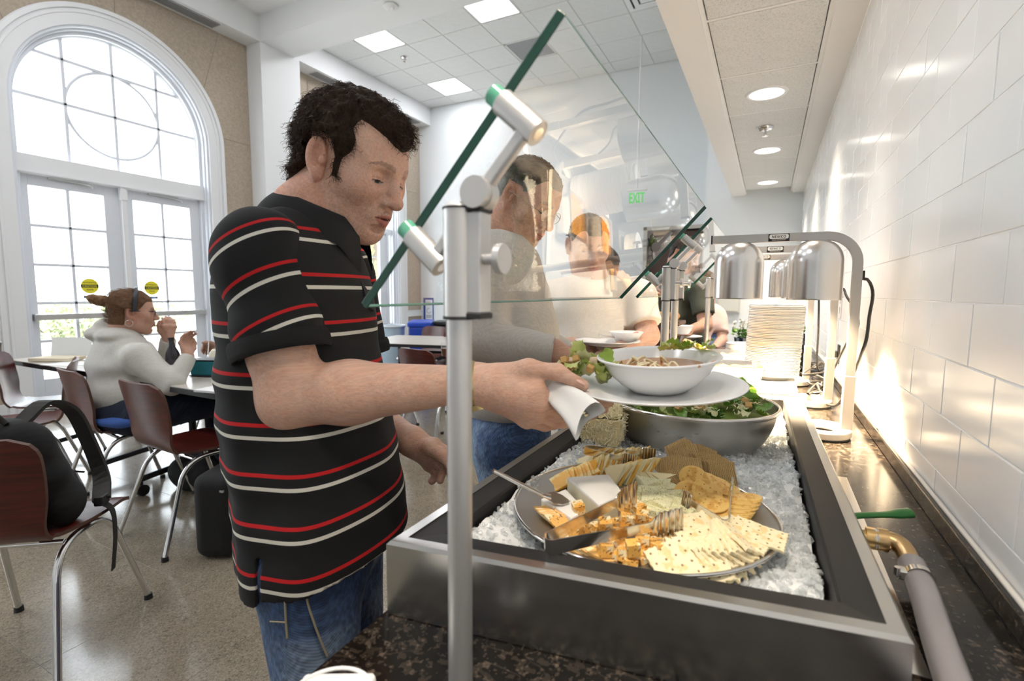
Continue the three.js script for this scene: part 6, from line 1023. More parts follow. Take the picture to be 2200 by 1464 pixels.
// a head in its own axes: z out of the face, y up, x to its left; o.neck: world point at the base of the neck
function headField(o, inv) {
  const F = new Field(), w = o.wide ?? 1, jaw = o.jaw ?? 1, full = o.full ?? 0;
  F.ell([0, 0.036, -0.014], [0.0745 * w, 0.087, 0.097], 0.02);
  F.ell([0, 0.03, 0.04], [0.064 * w, 0.066, 0.056], 0.03);
  F.ell([0, -0.03, 0.03], [0.062 * w + full * 0.006, 0.07, 0.062], 0.035);
  F.ell([0, -0.075, 0.04], [0.046 * w * jaw + full * 0.008, 0.038, 0.05], 0.03);
  F.cap([-0.052 * w, -0.05, -0.004], [-0.022, -0.098, 0.068], 0.017 + full * 0.004, 0.014, 0.035); F.cap([0.052 * w, -0.05, -0.004], [0.022, -0.098, 0.068], 0.017 + full * 0.004, 0.014, 0.035);
  F.ell([0, -0.1, 0.072], [0.023, 0.018, 0.019], 0.02);
  F.ell([-0.043, -0.018, 0.062], [0.024, 0.024, 0.024], 0.03); F.ell([0.043, -0.018, 0.062], [0.024, 0.024, 0.024], 0.03);
  F.cap([-0.044, 0.026, 0.072], [-0.012, 0.022, 0.089], 0.0105, 0.011, 0.014); F.cap([0.044, 0.026, 0.072], [0.012, 0.022, 0.089], 0.0105, 0.011, 0.014);
  for (const s of [-1, 1]) F.ell([s * 0.031, 0.006, 0.098], [0.02, 0.0135, 0.017], 0.012, null, true);
  for (const s of [-1, 1]) F.ell([s * 0.0315, 0.0045, 0.0765], [0.0145, 0.0125, 0.0125], 0.004);
  F.cap([0, 0.018, 0.088], [0, -0.012, 0.107], 0.0085, 0.0095, 0.012); F.cap([0, -0.012, 0.107], [0, -0.027, 0.1165], 0.0095, 0.0118, 0.008);
  F.ell([0, -0.0285, 0.114], [0.0125, 0.0105, 0.011], 0.006); for (const s of [-1, 1]) F.ell([s * 0.0145, -0.031, 0.1015], [0.0078, 0.0085, 0.0105], 0.006);
  for (const s of [-1, 1]) F.ell([s * 0.0075, -0.0395, 0.109], [0.0042, 0.003, 0.005], 0.003, null, true);
  F.ell([0, -0.058, 0.082], [0.031, 0.026, 0.021], 0.016);
  F.cap([-0.023, -0.0595, 0.0925], [-0.005, -0.0545, 0.1035], 0.0035, 0.0058, 0.005); F.cap([0.023, -0.0595, 0.0925], [0.005, -0.0545, 0.1035], 0.0035, 0.0058, 0.005); F.cap([-0.005, -0.0548, 0.1035], [0.005, -0.0548, 0.1035], 0.0056, 0.0056, 0.004);
  F.cap([-0.02, -0.0625, 0.0925], [0, -0.0685, 0.102], 0.0035, 0.0075, 0.004); F.cap([0.02, -0.0625, 0.0925], [0, -0.0685, 0.102], 0.0035, 0.0075, 0.004);
  F.ell([0, -0.0615, 0.1085], [0.024, 0.0011, 0.012], 0.0025, null, true);
  F.ell([0, -0.083, 0.094], [0.02, 0.006, 0.009], 0.008, null, true);
  for (const s of [-1, 1]) { // ears
    const q = new THREE.Quaternion().setFromEuler(new THREE.Euler(-0.18, s * -0.4, s * -0.1));
    F.ell([s * 0.083 * w, 0.0, -0.008], [0.0075, 0.033, 0.0185], 0.006, q); F.ell([s * 0.081 * w, -0.026, 0.001], [0.007, 0.013, 0.01], 0.008, q);
    F.ell([s * 0.0885 * w, 0.004, -0.001], [0.0088, 0.02, 0.0105], 0.003, q, true); F.ell([s * 0.0845 * w, -0.002, 0.008], [0.006, 0.008, 0.006], 0.006, q);
  }
  const n = o.neck.clone().applyMatrix4(inv), nr = o.neckR ?? 0.056;
  F.cap([0, -0.045, -0.026], n.toArray(), nr, nr * 1.12, 0.022); F.cap([0, -0.06, -0.035], n.clone().add(V(0, 0, -0.012)).toArray(), nr * 0.96, nr * 1.15, 0.03);
  if (o.adam) F.ell(n.clone().lerp(V(0, -0.06, 0.03), 0.45).add(V(0, 0, nr * 0.75)).toArray(), [0.012, 0.016, 0.012], 0.02);
  return F;
}
function makeHead(o) {
  const sc = o.scale ?? 1, mat = new THREE.Matrix4().makeTranslation(o.at.x, o.at.y, o.at.z).multiply(frame(o.face, o.up)).multiply(new THREE.Matrix4().makeScale(sc, sc, sc)), inv = mat.clone().invert();
  const F = headField(o, inv), fn = (x, y, z) => F.d(x, y, z), n = o.neck.clone().applyMatrix4(inv);
  const S = o.skin, lip = o.lip ?? mix3(S, [0.45, 0.1, 0.09], 0.6), brow = o.brow ?? [0.06, 0.035, 0.02], st = o.stubble ?? 0;
  const color = (x, y, z) => {
    let c = S; const ax = Math.abs(x);
    const pk = Math.max(0, 1 - Math.hypot(ax - 0.045, (y + 0.02) * 1.1, (z - 0.07)) / 0.04) * 0.35 + Math.max(0, 1 - Math.hypot(x, y + 0.028, z - 0.115) / 0.02) * 0.5 + (ax > 0.074 ? 0.4 : 0); c = mix3(c, [S[0] * 0.98, S[1] * 0.68, S[2] * 0.62], clamp(pk, 0, 0.75));
    if (st) { const j = sstep(-0.02, -0.045, y) * sstep(-0.03, 0.0, z + 0.01) * sstep(-0.135, -0.115, y); const nz = 0.6 + 0.8 * (noise3(x * 420, y * 420, z * 420) > 0.15 ? 1 : 0); c = mix3(c, [S[0] * 0.5, S[1] * 0.47, S[2] * 0.45], clamp(st * j * nz, 0, 0.85)); }
    const ly = y + 0.0615, lw = 0.0235; if (z > 0.085 && ax < lw) { const up = 0.0095 * (1 - (ax / lw) ** 2) * (ax < 0.004 ? 0.9 : 1), dn = 0.0135 * (1 - (ax / lw) ** 2); if (ly < up && ly > -dn) c = mix3(c, lip, 0.85); if (Math.abs(ly) < 0.0013) c = mix3(c, [S[0] * 0.22, S[1] * 0.12, S[2] * 0.1], 0.9); }
    const bx0 = 0.0315, by = 0.0245 + 0.0055 * (1 - ((ax - 0.036) / 0.026) ** 2) - (ax > 0.04 ? (ax - 0.04) * 0.2 : 0); if (z > 0.05 && ax > 0.011 && ax < 0.056 && Math.abs(y - by) < 0.0045 * (1 - Math.max(0, ax - 0.034) / 0.03)) c = mix3(c, brow, (o.browK ?? 0.75) * (0.7 + 0.3 * noise3(x * 500, y * 300, z * 300)));
    if (z > 0.07 && Math.abs(ax - 0.0315) < 0.0155) { const e = (ax - 0.0315) / 0.0135, open = o.eye ?? 0.0016, t = 1 - e * e; if (t > 0) { const mid = -0.001 + (o.eyeY ?? 0); const dy = y - mid; if (Math.abs(dy) < open * t) c = Math.abs(e) < 0.42 ? [0.05, 0.045, 0.035] : [0.5, 0.45, 0.42]; else if (dy > 0 && dy < open * t + 0.0018) c = mix3(c, [0.04, 0.02, 0.015], 0.85); else if (dy > open * t + 0.0055 && dy < open * t + 0.0068) c = mix3(c, [S[0] * 0.55, S[1] * 0.42, S[2] * 0.38], 0.6); } }
    return c;
  };
  const lo = [-0.115, Math.min(-0.14, n.y - 0.07), Math.min(-0.13, n.z - 0.09)], hi = [0.115, 0.14, 0.14]; lo[0] = Math.min(lo[0], n.x - 0.08); hi[0] = Math.max(hi[0], n.x + 0.08);
  const geo = netMesh(fn, lo, hi, o.cell ?? 0.003, color).applyMatrix4(mat);
  return { geo, mat, inv, F };
}
// short hair: a rough cap over the skull plus strands. keep(x,y,z) > 0 where hair grows
function makeHair(head, o) {
  const F = head.F, th = o.thick ?? 0.012, keep = o.keep, fq = o.curl ?? 55, am = o.amp ?? 0.006;
  const fn = (x, y, z) => { const k = keep(x, y, z), t = th * clamp(k / 0.02, -1, 1); return F.d(x, y, z) - t + am * noise3(x * fq, y * fq, z * fq) * clamp(k / 0.02, 0, 1) + am * 0.5 * noise3(x * fq * 2.3, y * fq * 2.3, z * fq * 2.3) * clamp(k / 0.02, 0, 1) + (k < 0 ? -k * 0.4 : 0) + 0.0006; };
  const C = o.color, col = (x, y, z) => { const n = 0.65 + 0.55 * (0.5 + 0.5 * noise3(x * 160, y * 60, z * 160)); const g = o.grey ? o.grey(x, y, z) : 0; const c = mix3(C, [0.42, 0.41, 0.39], clamp(g + 0.25 * g * noise3(x * 300, y * 120, z * 300), 0, 1)); return [c[0] * n, c[1] * n, c[2] * n]; };
  const cap = netMesh(fn, [-0.11, o.low ?? -0.1, -0.135], [0.11, 0.15, 0.13], o.cell ?? 0.004, col);
  const parts = [cap];
  if (o.strands) {
    const p = cap.attributes.position, nn = cap.attributes.normal, N = p.count; seed(o.seed ?? 9);
    const list = [];
    for (let i = 0; i < o.strands; i++) {
      const k = Math.floor(rnd() * N), b = V(p.getX(k), p.getY(k), p.getZ(k)), n = V(nn.getX(k), nn.getY(k), nn.getZ(k)); if (keep(b.x, b.y, b.z) < 0.001) continue;
      const fl = o.flow(b).addScaledVector(n, 0.25).add(V(rr(-0.5, 0.5), rr(-0.5, 0.5), rr(-0.5, 0.5)).multiplyScalar(o.wild ?? 0.8)); fl.addScaledVector(n, -fl.dot(n) * 0.7).normalize();
      const s = V(0, 0, 0).crossVectors(n, fl).normalize(), L = rr(0.5, 1) * (o.len ?? 0.03), cr = (o.curlR ?? 0.004) * rr(0.5, 1.2), ph = rr(0, 6.28), tw = o.turns ?? 1.2, pts = [];
      for (let j = 0; j <= 6; j++) { const t = j / 6; pts.push(b.clone().addScaledVector(n, -0.002 + 0.004 * Math.sin(t * 3.1) + cr * Math.sin(ph + t * 6.28 * tw) * t).addScaledVector(fl, L * t).addScaledVector(s, cr * Math.cos(ph + t * 6.28 * tw) * t)); }
      const g = sweep(pts, (t) => (o.sr ?? 0.0009) * (1 - t * 0.6), 3, false), c = new Float32Array(g.attributes.position.count * 3), cc = col(b.x, b.y, b.z), br = rr(0.8, 1.7); for (let j = 0; j < c.length; j += 3) { c[j] = cc[0] * br; c[j + 1] = cc[1] * br; c[j + 2] = cc[2] * br; } g.setAttribute('color', new THREE.BufferAttribute(c, 3)); list.push(g);
    }
    parts.push(...list);
  }
  return merge(parts).applyMatrix4(head.mat);
}
const hairMat = phys(0xffffff, 0.62, { vertexColors: true, specularIntensity: 0.35 });
// fabric textures
const jerseyBump = tex(128, 128, (u, v) => 0.5 + 0.25 * Math.sin(u * 6.28 * 32) + 0.25 * Math.sin(v * 6.28 * 32) + (fbm(u, v, 32, 2) - 0.5) * 0.3, false);
const heather = (r, g, b, k = 0.2) => tex(512, 512, (u, v) => { const n = 1 + (fbm(u * 1, v * 0.35 + 0.1, 256, 2) - 0.5) * k * 2 + (fbm(u, v, 16, 3) - 0.5) * k * 0.5; return [r * n, g * n, b * n]; });
const denimTex = tex(512, 512, (u, v) => { const w = Math.sin((u * 90 + v * 90) * 6.28) * 0.08, n = (fbm(u, v * 0.5, 128, 2) - 0.5) * 0.5, f = sstep(0.4, 0.75, fbm(u, v, 4, 4)); const k = 0.8 + w + n; return [lerp(0.3, 0.6, f) * k, lerp(0.4, 0.69, f) * k, lerp(0.57, 0.8, f) * k]; });
const denimMat = std(0xffffff, 0.9, { map: rep(denimTex, 2.2), bumpMap: rep(denimTex, 2.2), bumpScale: 0.0008 });
const darkDenim = std(new THREE.Color().setRGB(0.1, 0.11, 0.14), 0.9, { map: rep(denimTex, 2.2) });
const clothMat = (t, o = {}) => std(0xffffff, 0.92, { map: t, bumpMap: rep(jerseyBump, 14), bumpScale: 0.0004, ...o });
const leatherBlack = std(new THREE.Color().setRGB(0.02, 0.018, 0.016), 0.5);
const fieldMesh = (F, lo, hi, cell, color, uvf, wr = 0, wf = 9) => netMesh(wr ? (x, y, z) => F.d(x, y, z) + wr * noise3(x * wf, y * wf * 0.8, z * wf) + wr * 0.4 * noise3(x * wf * 2.7, y * wf * 2.2, z * wf * 2.7) : (x, y, z) => F.d(x, y, z), lo, hi, cell, color, uvf);
function boundsOf(pts, pad) { const b = new THREE.Box3().setFromPoints(pts).expandByScalar(pad); return [b.min.toArray(), b.max.toArray()]; }
// a hand from wrist to fingertips: lists of joints in the world
function addHand(F, h) {
  const k = 0.008, s = h.s ?? 1;
  for (const m of h.mcp) F.cap(h.wrist, m, 0.021 * s, 0.0125 * s, 0.02);
  F.cap(h.mcp[0], h.mcp[h.mcp.length - 1], 0.0125 * s, 0.0115 * s, 0.012);
  h.fingers.forEach((f) => F.chain(f, f.map((_, i) => (0.0108 - i * 0.0011) * s), 0.0035));
  F.chain(h.thumb, [0.0175, 0.0135, 0.0115, 0.0095].map((r) => r * s), 0.01);
}
// trousers and shoes down to the floor, for people standing
function legsField(hip, fwd, rgt, hw, o = {}) {
  const F = new Field(), r = o.r ?? 0.092, out = [];
  F.ell(hip.clone().add(V(0, 0.0, 0)), [0.17 * (o.w ?? 1), 0.13, 0.13 * (o.w ?? 1)], 0.05, new THREE.Quaternion().setFromRotationMatrix(frame(fwd)));
  for (const s of [-1, 1]) { const h = hip.clone().addScaledVector(rgt, s * hw).add(V(0, -0.03, 0)), k = V(h.x + fwd.x * 0.02 + rgt.x * s * 0.02, 0.48, h.z + fwd.z * 0.02 + rgt.z * s * 0.02), a = V(k.x - fwd.x * 0.04, 0.06, k.z - fwd.z * 0.04); F.cap(h, k, r, r * 0.72, 0.05); F.cap(k, a, r * 0.72, r * 0.6, 0.03); out.push(a); }
  return { F, ankles: out };
}
function shoes(parent, ankles, fwd, m = leatherBlack) {
  for (const a of ankles) { const S = new Field(); S.cap([a.x - fwd.x * 0.03, 0.045, a.z - fwd.z * 0.03], [a.x + fwd.x * 0.16, 0.035, a.z + fwd.z * 0.16], 0.042, 0.034, 0.02); S.cap([a.x, 0.045, a.z], [a.x, 0.1, a.z], 0.042, 0.038, 0.03); const [lo, hi] = boundsOf([V(a.x - 0.15, 0.004, a.z - 0.25), V(a.x + 0.25, 0.14, a.z + 0.2)], 0.02); lo[1] = -0.02; mesh('shoe', netMesh((x, y, z) => Math.max(S.d(x, y, z), 0.003 - y), lo, hi, 0.012), m, parent); }
}
// ------------------------------------------------------------------ the man in the striped polo shirt
{
  const t = thing('person', 'dark-haired man in a black striped polo shirt and jeans holding a plate', 'person');
  const f = V(0.866, 0, -0.5), r = V(0.5, 0, 0.866);      // where the body faces, its right side
  const A = at;
  const neck = A(668, 468, 0.915);
  const hd = makeHead({ at: A(757, 360, 0.925), face: V(0.9, -0.4, -0.09), up: V(0.25, 1, 0.0), scale: 1.0, neck, neckR: 0.053, skin: [0.72, 0.435, 0.32], lip: [0.5, 0.17, 0.14], brow: [0.13, 0.07, 0.04], browK: 0.6, stubble: 0.3, eye: 0.0022, eyeY: -0.0015, cell: 0.0024, adam: 1 });
  const keep = (x, y, z) => { const ax = Math.abs(x);   // low forelock, deep bare temples, full sides, short burns, open round the ear
    const hl = ax < 0.02 ? 0.057 + ax * 0.3 : 0.063 + (ax - 0.02) * 0.6, top = y - hl, zf = y < 0.035 ? lerp(0.02, 0.05, sstep(-0.012, 0.035, y)) : lerp(0.05, 0.022, sstep(0.045, 0.085, y)), side = ax > 0.035 ? zf - z : -1;
    let k = z > -0.005 ? Math.max(top, side) : 1; const low = z < -0.02 ? y + lerp(0.0, 0.06, sstep(-0.03, -0.07, z)) : y - lerp(0.0, 0.012, sstep(-0.01, 0.02, z));
    const burn = ax > 0.05 && z > 0.021 && z < 0.038 ? Math.min(y + 0.022, 0.003) : -1, ear = ax > 0.055 && z > -0.036 && z < 0.018 && y < 0.036 ? -0.03 : 1; return Math.max(Math.min(k, low, ear), burn); };
  const hair = makeHair(hd, { keep, thick: 0.0145, amp: 0.007, curl: 95, color: [0.034, 0.019, 0.011], strands: 9500, len: 0.021, curlR: 0.0034, turns: 1.0, wild: 0.7, sr: 0.00048, seed: 77, cell: 0.0034, low: -0.095, flow: (b) => V(b.x * 3, -0.35 + (b.z > 0.03 ? 0.1 : -0.4), b.z > 0 ? 0.7 : -0.3) });
  // arms and hands
  const B = new Field(), sk = [0.7, 0.425, 0.31];
  const sh = A(566, 582, 0.79), el = A(628, 852, 0.775), wr = A(1022, 824, 0.76);
  B.chain([sh, el], [0.06, 0.05], 0.03); B.cap(el, el.clone().lerp(wr, 0.32), 0.046, 0.047, 0.02); B.cap(el.clone().lerp(wr, 0.32), wr, 0.047, 0.0265, 0.02); B.ell(A(622, 880, 0.775), [0.035, 0.033, 0.035], 0.02);
  const H = (a) => a.map((p) => A(...p));
  addHand(B, { s: 1.0, wrist: wr, mcp: H([[1150, 836, 0.742], [1158, 868, 0.742], [1152, 890, 0.75], [1132, 902, 0.765]]),
    fingers: [H([[1155, 842, 0.745], [1208, 868, 0.765], [1262, 868, 0.795], [1310, 866, 0.82]]), H([[1160, 872, 0.745], [1205, 893, 0.77], [1255, 886, 0.805], [1298, 880, 0.83]]), H([[1150, 892, 0.752], [1192, 908, 0.78], [1238, 900, 0.815], [1276, 892, 0.838]]), H([[1132, 904, 0.766], [1170, 915, 0.795], [1208, 910, 0.825], [1240, 904, 0.845]])],
    thumb: H([[1072, 806, 0.755], [1136, 792, 0.742], [1198, 800, 0.74], [1252, 829, 0.742]]) });
  B.cap(A(1060, 830, 0.752), A(1130, 852, 0.745), 0.026, 0.022, 0.02);
  const ls = neck.clone().addScaledVector(r, -0.17).add(V(0, -0.11, 0)), lw = A(884, 948, 1.03), le = A(800, 900, 1.13);
  B.chain([ls, le], [0.055, 0.046], 0.03); B.cap(le, lw, 0.044, 0.027, 0.02);
  addHand(B, { s: 0.95, wrist: lw, mcp: H([[934, 956, 1.01], [934, 972, 1.02], [930, 988, 1.03], [922, 1000, 1.045]]), fingers: [H([[936, 956, 1.01], [966, 972, 1.0], [985, 1000, 0.99]]), H([[936, 974, 1.02], [962, 994, 1.01], [968, 1022, 1.0]]), H([[930, 990, 1.03], [952, 1010, 1.02], [946, 1032, 1.01]]), H([[922, 1002, 1.045], [940, 1020, 1.035], [928, 1034, 1.03]])], thumb: H([[895, 955, 1.02], [925, 962, 0.995], [950, 978, 0.985], [966, 1000, 0.98]]) });
  const bodyPts = [sh, el, wr, A(1320, 840, 0.85), ls, le, lw, A(990, 1040, 0.97)]; const [lo, hi] = boundsOf(bodyPts, 0.075);
  const armCol = (x, y, z) => { const n = 1 + 0.07 * noise3(x * 40, y * 40, z * 40) ; const kn = noise3(x * 90, y * 90, z * 90) * 0.04; return [sk[0] * n, sk[1] * (n - kn), sk[2] * (n - kn * 1.4)]; };
  const arms = netMesh((x, y, z) => B.d(x, y, z), lo, hi, 0.0036, armCol);
  mesh('body', merge([hd.geo, arms]), skinMat, t);
  mesh('hair', hair, hairMat, t);
  { const lash = []; for (const s of [-1, 1]) { const pts = []; for (let k = 0; k <= 10; k++) { const e = k / 5 - 1, dx = e * 0.0125, y = -0.0015 + 0.0022 * (1 - e * e), z = 0.0765 + 0.0125 * Math.sqrt(Math.max(0.05, 1 - (dx / 0.0145) ** 2 - ((y - 0.0045) / 0.0125) ** 2)) + 0.0006; pts.push(V(s * 0.0315 + dx, y, z)); } lash.push(sweep(pts, (q) => 0.0009 * (1 - Math.abs(q - 0.5)), 6)); for (let k = 1; k < 10; k++) lash.push(rod(pts[k], pts[k].clone().add(V((k - 5) * 0.0004 * s, -0.0022, 0.0042)), 0.0003, 0.0001, 4)); } mesh('eyelashes', merge(lash).applyMatrix4(hd.mat), std(new THREE.Color().setRGB(0.02, 0.012, 0.01), 0.6), t).userData.kind = 'stuff'; }
  // eyelashes and a nail on the thumb
  const nail = new THREE.SphereGeometry(1, 14, 10); const nm = mesh('thumb_nail', nail, std(new THREE.Color().setRGB(0.72, 0.45, 0.36), 0.3), t); nm.position.copy(A(1247, 822, 0.7335)); nm.scale.set(0.007, 0.003, 0.0075); nm.lookAt(A(1400, 900, 0.74));
  // polo shirt
  const P = 0.0757, stripeTex = tex(8, 1024, (u, v) => { const y = v; const d1 = Math.abs(y - 0.62), d2 = Math.abs(y - 0.36); return d1 < 0.037 ? [0.72, 0.06, 0.08] : d2 < 0.04 ? [0.84, 0.82, 0.77] : [0.05, 0.053, 0.055]; });
  const polo = std(0xffffff, 0.9, { map: stripeTex, bumpMap: null }), poloPlain = std(new THREE.Color().setRGB(0.0035, 0.004, 0.0045), 0.9, { bumpMap: rep(jerseyBump, 20), bumpScale: 0.0005 });
  const T = new Field(), q = new THREE.Quaternion().setFromRotationMatrix(frame(f));
  // slices of the trunk: picture place of its middle, half width across, half depth front to back
  const sl = [[657, 556, 0.93, 0.13, 0.075], [638, 590, 0.925, 0.18, 0.105], [640, 630, 0.92, 0.18, 0.12], [646, 700, 0.915, 0.176, 0.128], [650, 790, 0.91, 0.172, 0.137], [663, 880, 0.91, 0.17, 0.142], [676, 970, 0.91, 0.17, 0.145], [690, 1060, 0.91, 0.172, 0.145], [698, 1140, 0.912, 0.172, 0.143], [702, 1215, 0.914, 0.172, 0.14]];
  for (const [px, py, d, hw, hdp] of sl) T.ell(A(px, py, d), [hw, 0.075, hdp], 0.05, q);
  T.cap(A(650, 528, 0.93).addScaledVector(r, 0.07), sh.clone(), 0.05, 0.05, 0.04); T.cap(A(650, 528, 0.93).addScaledVector(r, -0.07), ls.clone(), 0.05, 0.05, 0.04);
  const cen = A(690, 1060, 0.91);
  const wrinkle = (x, y, z) => { const a = (x - cen.x) * f.x + (z - cen.z) * f.z, b = (x - cen.x) * r.x + (z - cen.z) * r.z; return 0.0048 * noise3(x * 7, y * 6, z * 7) + 0.0034 * Math.sin((a + b * 0.4) * 46 + y * 7 + 2 * noise3(x * 5, y * 3, z * 5)) * sstep(1.2, 0.95, y) + 0.003 * noise3(x * 17, y * 9, z * 17); };
  const hemY = (x, z) => { const a = (x - cen.x) * f.x + (z - cen.z) * f.z; return 0.782 + 0.03 * sstep(-0.03, 0.13, a) + (a < -0.045 ? -0.014 : 0); };
  const tb = boundsOf(sl.map((s) => A(s[0], s[1], s[2])).concat([sh, ls]), 0.24);
  const slit = (x, z) => { const a = (x - cen.x) * f.x + (z - cen.z) * f.z, b = (x - cen.x) * r.x + (z - cen.z) * r.z; return b > 0 ? Math.abs(a + 0.042) : 1; };
  const trunk = netMesh((x, y, z) => { const d = T.d(x, y, z) + wrinkle(x, y, z); let c = hemY(x, z) - y; if (y < 0.845) c = Math.max(c, 0.004 - slit(x, z)); const inner = -(d + 0.014); return Math.max(d, c, y < 0.86 ? inner : -1); }, tb[0], tb[1], 0.0055, null, (x, y, z) => { const a = (x - cen.x) * f.x + (z - cen.z) * f.z; return [x * 3, (y - 0.012 * sstep(0.02, 0.14, a) * sstep(1.1, 0.85, y)) / P + 0.78]; });
  mesh('shirt_body', trunk, polo, t);
  // sleeves
  const sleeve = (s, e, cut, ra, rb) => { const F = new Field(), d = e.clone().sub(s), L = d.length(), u = d.clone().normalize(); F.cap(s.clone().addScaledVector(u, -0.03), s.clone().addScaledVector(u, L), ra, rb, 0.02); F.ell(s.clone().addScaledVector(u, 0.01), [ra * 1.1, ra * 1.1, ra * 1.1], 0.03); const [a, b] = boundsOf([s, e], 0.11);
    const dist = (x, y, z) => (x - s.x) * u.x + (y - s.y) * u.y + (z - s.z) * u.z;
    const g = netMesh((x, y, z) => { const D = F.d(x, y, z) + 0.003 * noise3(x * 14, y * 10, z * 14) + 0.0025 * Math.sin(dist(x, y, z) * 55 + 3 * noise3(x * 9, y * 9, z * 9)); return Math.max(D, dist(x, y, z) - cut, -(D + 0.014) * sstep(0.03, 0.05, dist(x, y, z)) - (1 - sstep(0.03, 0.05, dist(x, y, z)))); }, a, b, 0.0048, null, (x, y, z) => [x * 3, -(dist(x, y, z) + 0.3 * ((x - s.x) * f.x + (z - s.z) * f.z)) / P + 0.12]);
    const m = mesh('sleeve', g, polo, t);
    const c = s.clone().addScaledVector(u, cut - 0.012), rr1 = lerp(ra, rb, cut / L); const qd = new THREE.Quaternion().setFromUnitVectors(V(0, 1, 0), u); const cuff = lathe([[rr1 + 0.004, -0.014], [rr1 + 0.0062, -0.006], [rr1 + 0.006, 0.008], [rr1 + 0.003, 0.0145], [rr1 - 0.004, 0.012], [rr1 - 0.005, -0.01]], 40); cuff.applyQuaternion(qd); mesh('cuff', cuff.translate(c.x, c.y, c.z), poloPlain, m); };
  sleeve(sh.clone().add(V(0, 0.012, 0)), el, 0.148, 0.062, 0.073);
  sleeve(ls, le, 0.17, 0.068, 0.068);
  // collar: a folded band round the neck
  { const c = A(690, 470, 0.925), up = V(0.3, 1, -0.12).normalize(), fx = f.clone().addScaledVector(up, -f.dot(up)).normalize(), sx = V(0, 0, 0).crossVectors(fx, up).normalize();
    const n = 56, m = 12, pos = [], idx = [];
    for (let i = 0; i <= n; i++) { const th = lerp(-2.72, 2.72, i / n), e = Math.abs(th) / 2.72, cx = Math.cos(th + Math.PI), sn = Math.sin(th + Math.PI); // th = 0 at the back
      for (let j = 0; j <= m; j++) { const s = j / m; let rad, hgt; if (s < 0.4) { const k = s / 0.4; rad = 0.08 - 0.01 * k; hgt = -0.018 + k * lerp(0.046, 0.03, e); } else { const k = (s - 0.4) / 0.6; rad = 0.07 + lerp(0.03, 0.04, e) * Math.pow(k, 0.8) + 0.003 * Math.sin(k * 3.14); hgt = lerp(0.028, 0.012, e) - k * (lerp(0.046, 0.052, e) + 0.032 * sstep(0.78, 1, e)); }
        const p = c.clone().addScaledVector(fx, cx * rad * 1.06).addScaledVector(sx, sn * rad).addScaledVector(up, hgt + 0.004); pos.push(p.x, p.y, p.z); } }
    for (let i = 0; i < n; i++) for (let j = 0; j < m; j++) { const a = i * (m + 1) + j; idx.push(a, a + 1, a + m + 1, a + 1, a + m + 2, a + m + 1); }
    const g = new THREE.BufferGeometry(); g.setAttribute('position', new THREE.Float32BufferAttribute(pos, 3)); g.setIndex(idx); g.computeVertexNormals(); mesh('collar', g, std(new THREE.Color().setRGB(0.0045, 0.005, 0.0055), 0.9, { side: THREE.DoubleSide, bumpMap: null }), t); }
  // placket with two buttons on the chest
  { const pts = [A(742, 528, 0.9), A(762, 570, 0.905), A(782, 620, 0.9), A(795, 665, 0.892)]; const g = stripGeo(new THREE.CatmullRomCurve3(pts).getPoints(16), () => 0.03, 0.006, r); mesh('placket', g, poloPlain, t);
    for (const [x, y, d] of [[733, 527, 0.868], [744, 588, 0.872]]) { const b = mesh('button', cyl(0.0055, 0.0055, 0.003, 0, 0, 0, 16), std(new THREE.Color().setRGB(0.03, 0.025, 0.02), 0.3), t); b.position.copy(A(x, y, d)); b.quaternion.setFromUnitVectors(V(0, 1, 0), f.clone().addScaledVector(r, 0.5).normalize()); } }
  // jeans, belt line, shoes
  const hip = A(700, 1215, 0.912); hip.y = 0.84;
  const { F: L, ankles } = legsField(hip.clone().add(V(0, -0.01, 0)), f, r, 0.078, { w: 0.82, r: 0.085 });
  const lb = [[hip.x - 0.3, 0.02, hip.z - 0.3], [hip.x + 0.3, 0.96, hip.z + 0.3]];
  mesh('jeans', netMesh((x, y, z) => Math.max(L.d(x, y, z) + 0.004 * noise3(x * 10, y * 7, z * 10) + 0.002 * noise3(x * 30, y * 20, z * 30), y - 0.9), lb[0], lb[1], 0.009, null, (x, y, z) => [x * 1.3 + z * 1.1, y]), denimMat, t);
  // seam, pocket edge and rivet
  const stitch = std(new THREE.Color().setRGB(0.35, 0.3, 0.2), 0.8), seamD = std(new THREE.Color().setRGB(0.04, 0.06, 0.11), 0.9);
  const onJ = (px, py) => { const d = ray(px, py); let k = 0.6; for (let i = 0; i < 60 && k < 1.05; i++) { const p = EYE.clone().addScaledVector(d, k), e = L.d(p.x, p.y, p.z); if (e < 0.0015) break; k += e * 0.8; } return EYE.clone().addScaledVector(d, k - 0.002); };
  mesh('side_seam', tube([onJ(655, 1235), onJ(660, 1290), onJ(675, 1340), onJ(690, 1380), onJ(703, 1410)], 0.0018, 30, 6), stitch, t);
  mesh('pocket_edge', tube([onJ(660, 1232), onJ(690, 1226), onJ(725, 1216), onJ(760, 1204)], 0.003, 24, 6), seamD, t);
  mesh('rear_seam', tube([onJ(612, 1290), onJ(614, 1330), onJ(617, 1372)], 0.0018, 20, 6), stitch, t);
  mesh('pocket_stitch', tube([onJ(580, 1336), onJ(597, 1337), onJ(614, 1338)], 0.0012, 12, 5), stitch, t);
  const rv = mesh('rivet', sph(0.0042, 0, 0, 0, 12), std(new THREE.Color().setRGB(0.35, 0.18, 0.1), 0.4, { metalness: 1 }), t); rv.position.copy(onJ(660, 1234));
  shoes(t, ankles, f);
  // gold watch on the wrist
  const wd = wr.clone().sub(el).normalize(), wc = wr.clone().addScaledVector(wd, -0.004), wq = new THREE.Quaternion().setFromUnitVectors(V(0, 0, 1), wd), gold = std(new THREE.Color().setRGB(0.6, 0.45, 0.2), 0.28, { metalness: 1 });
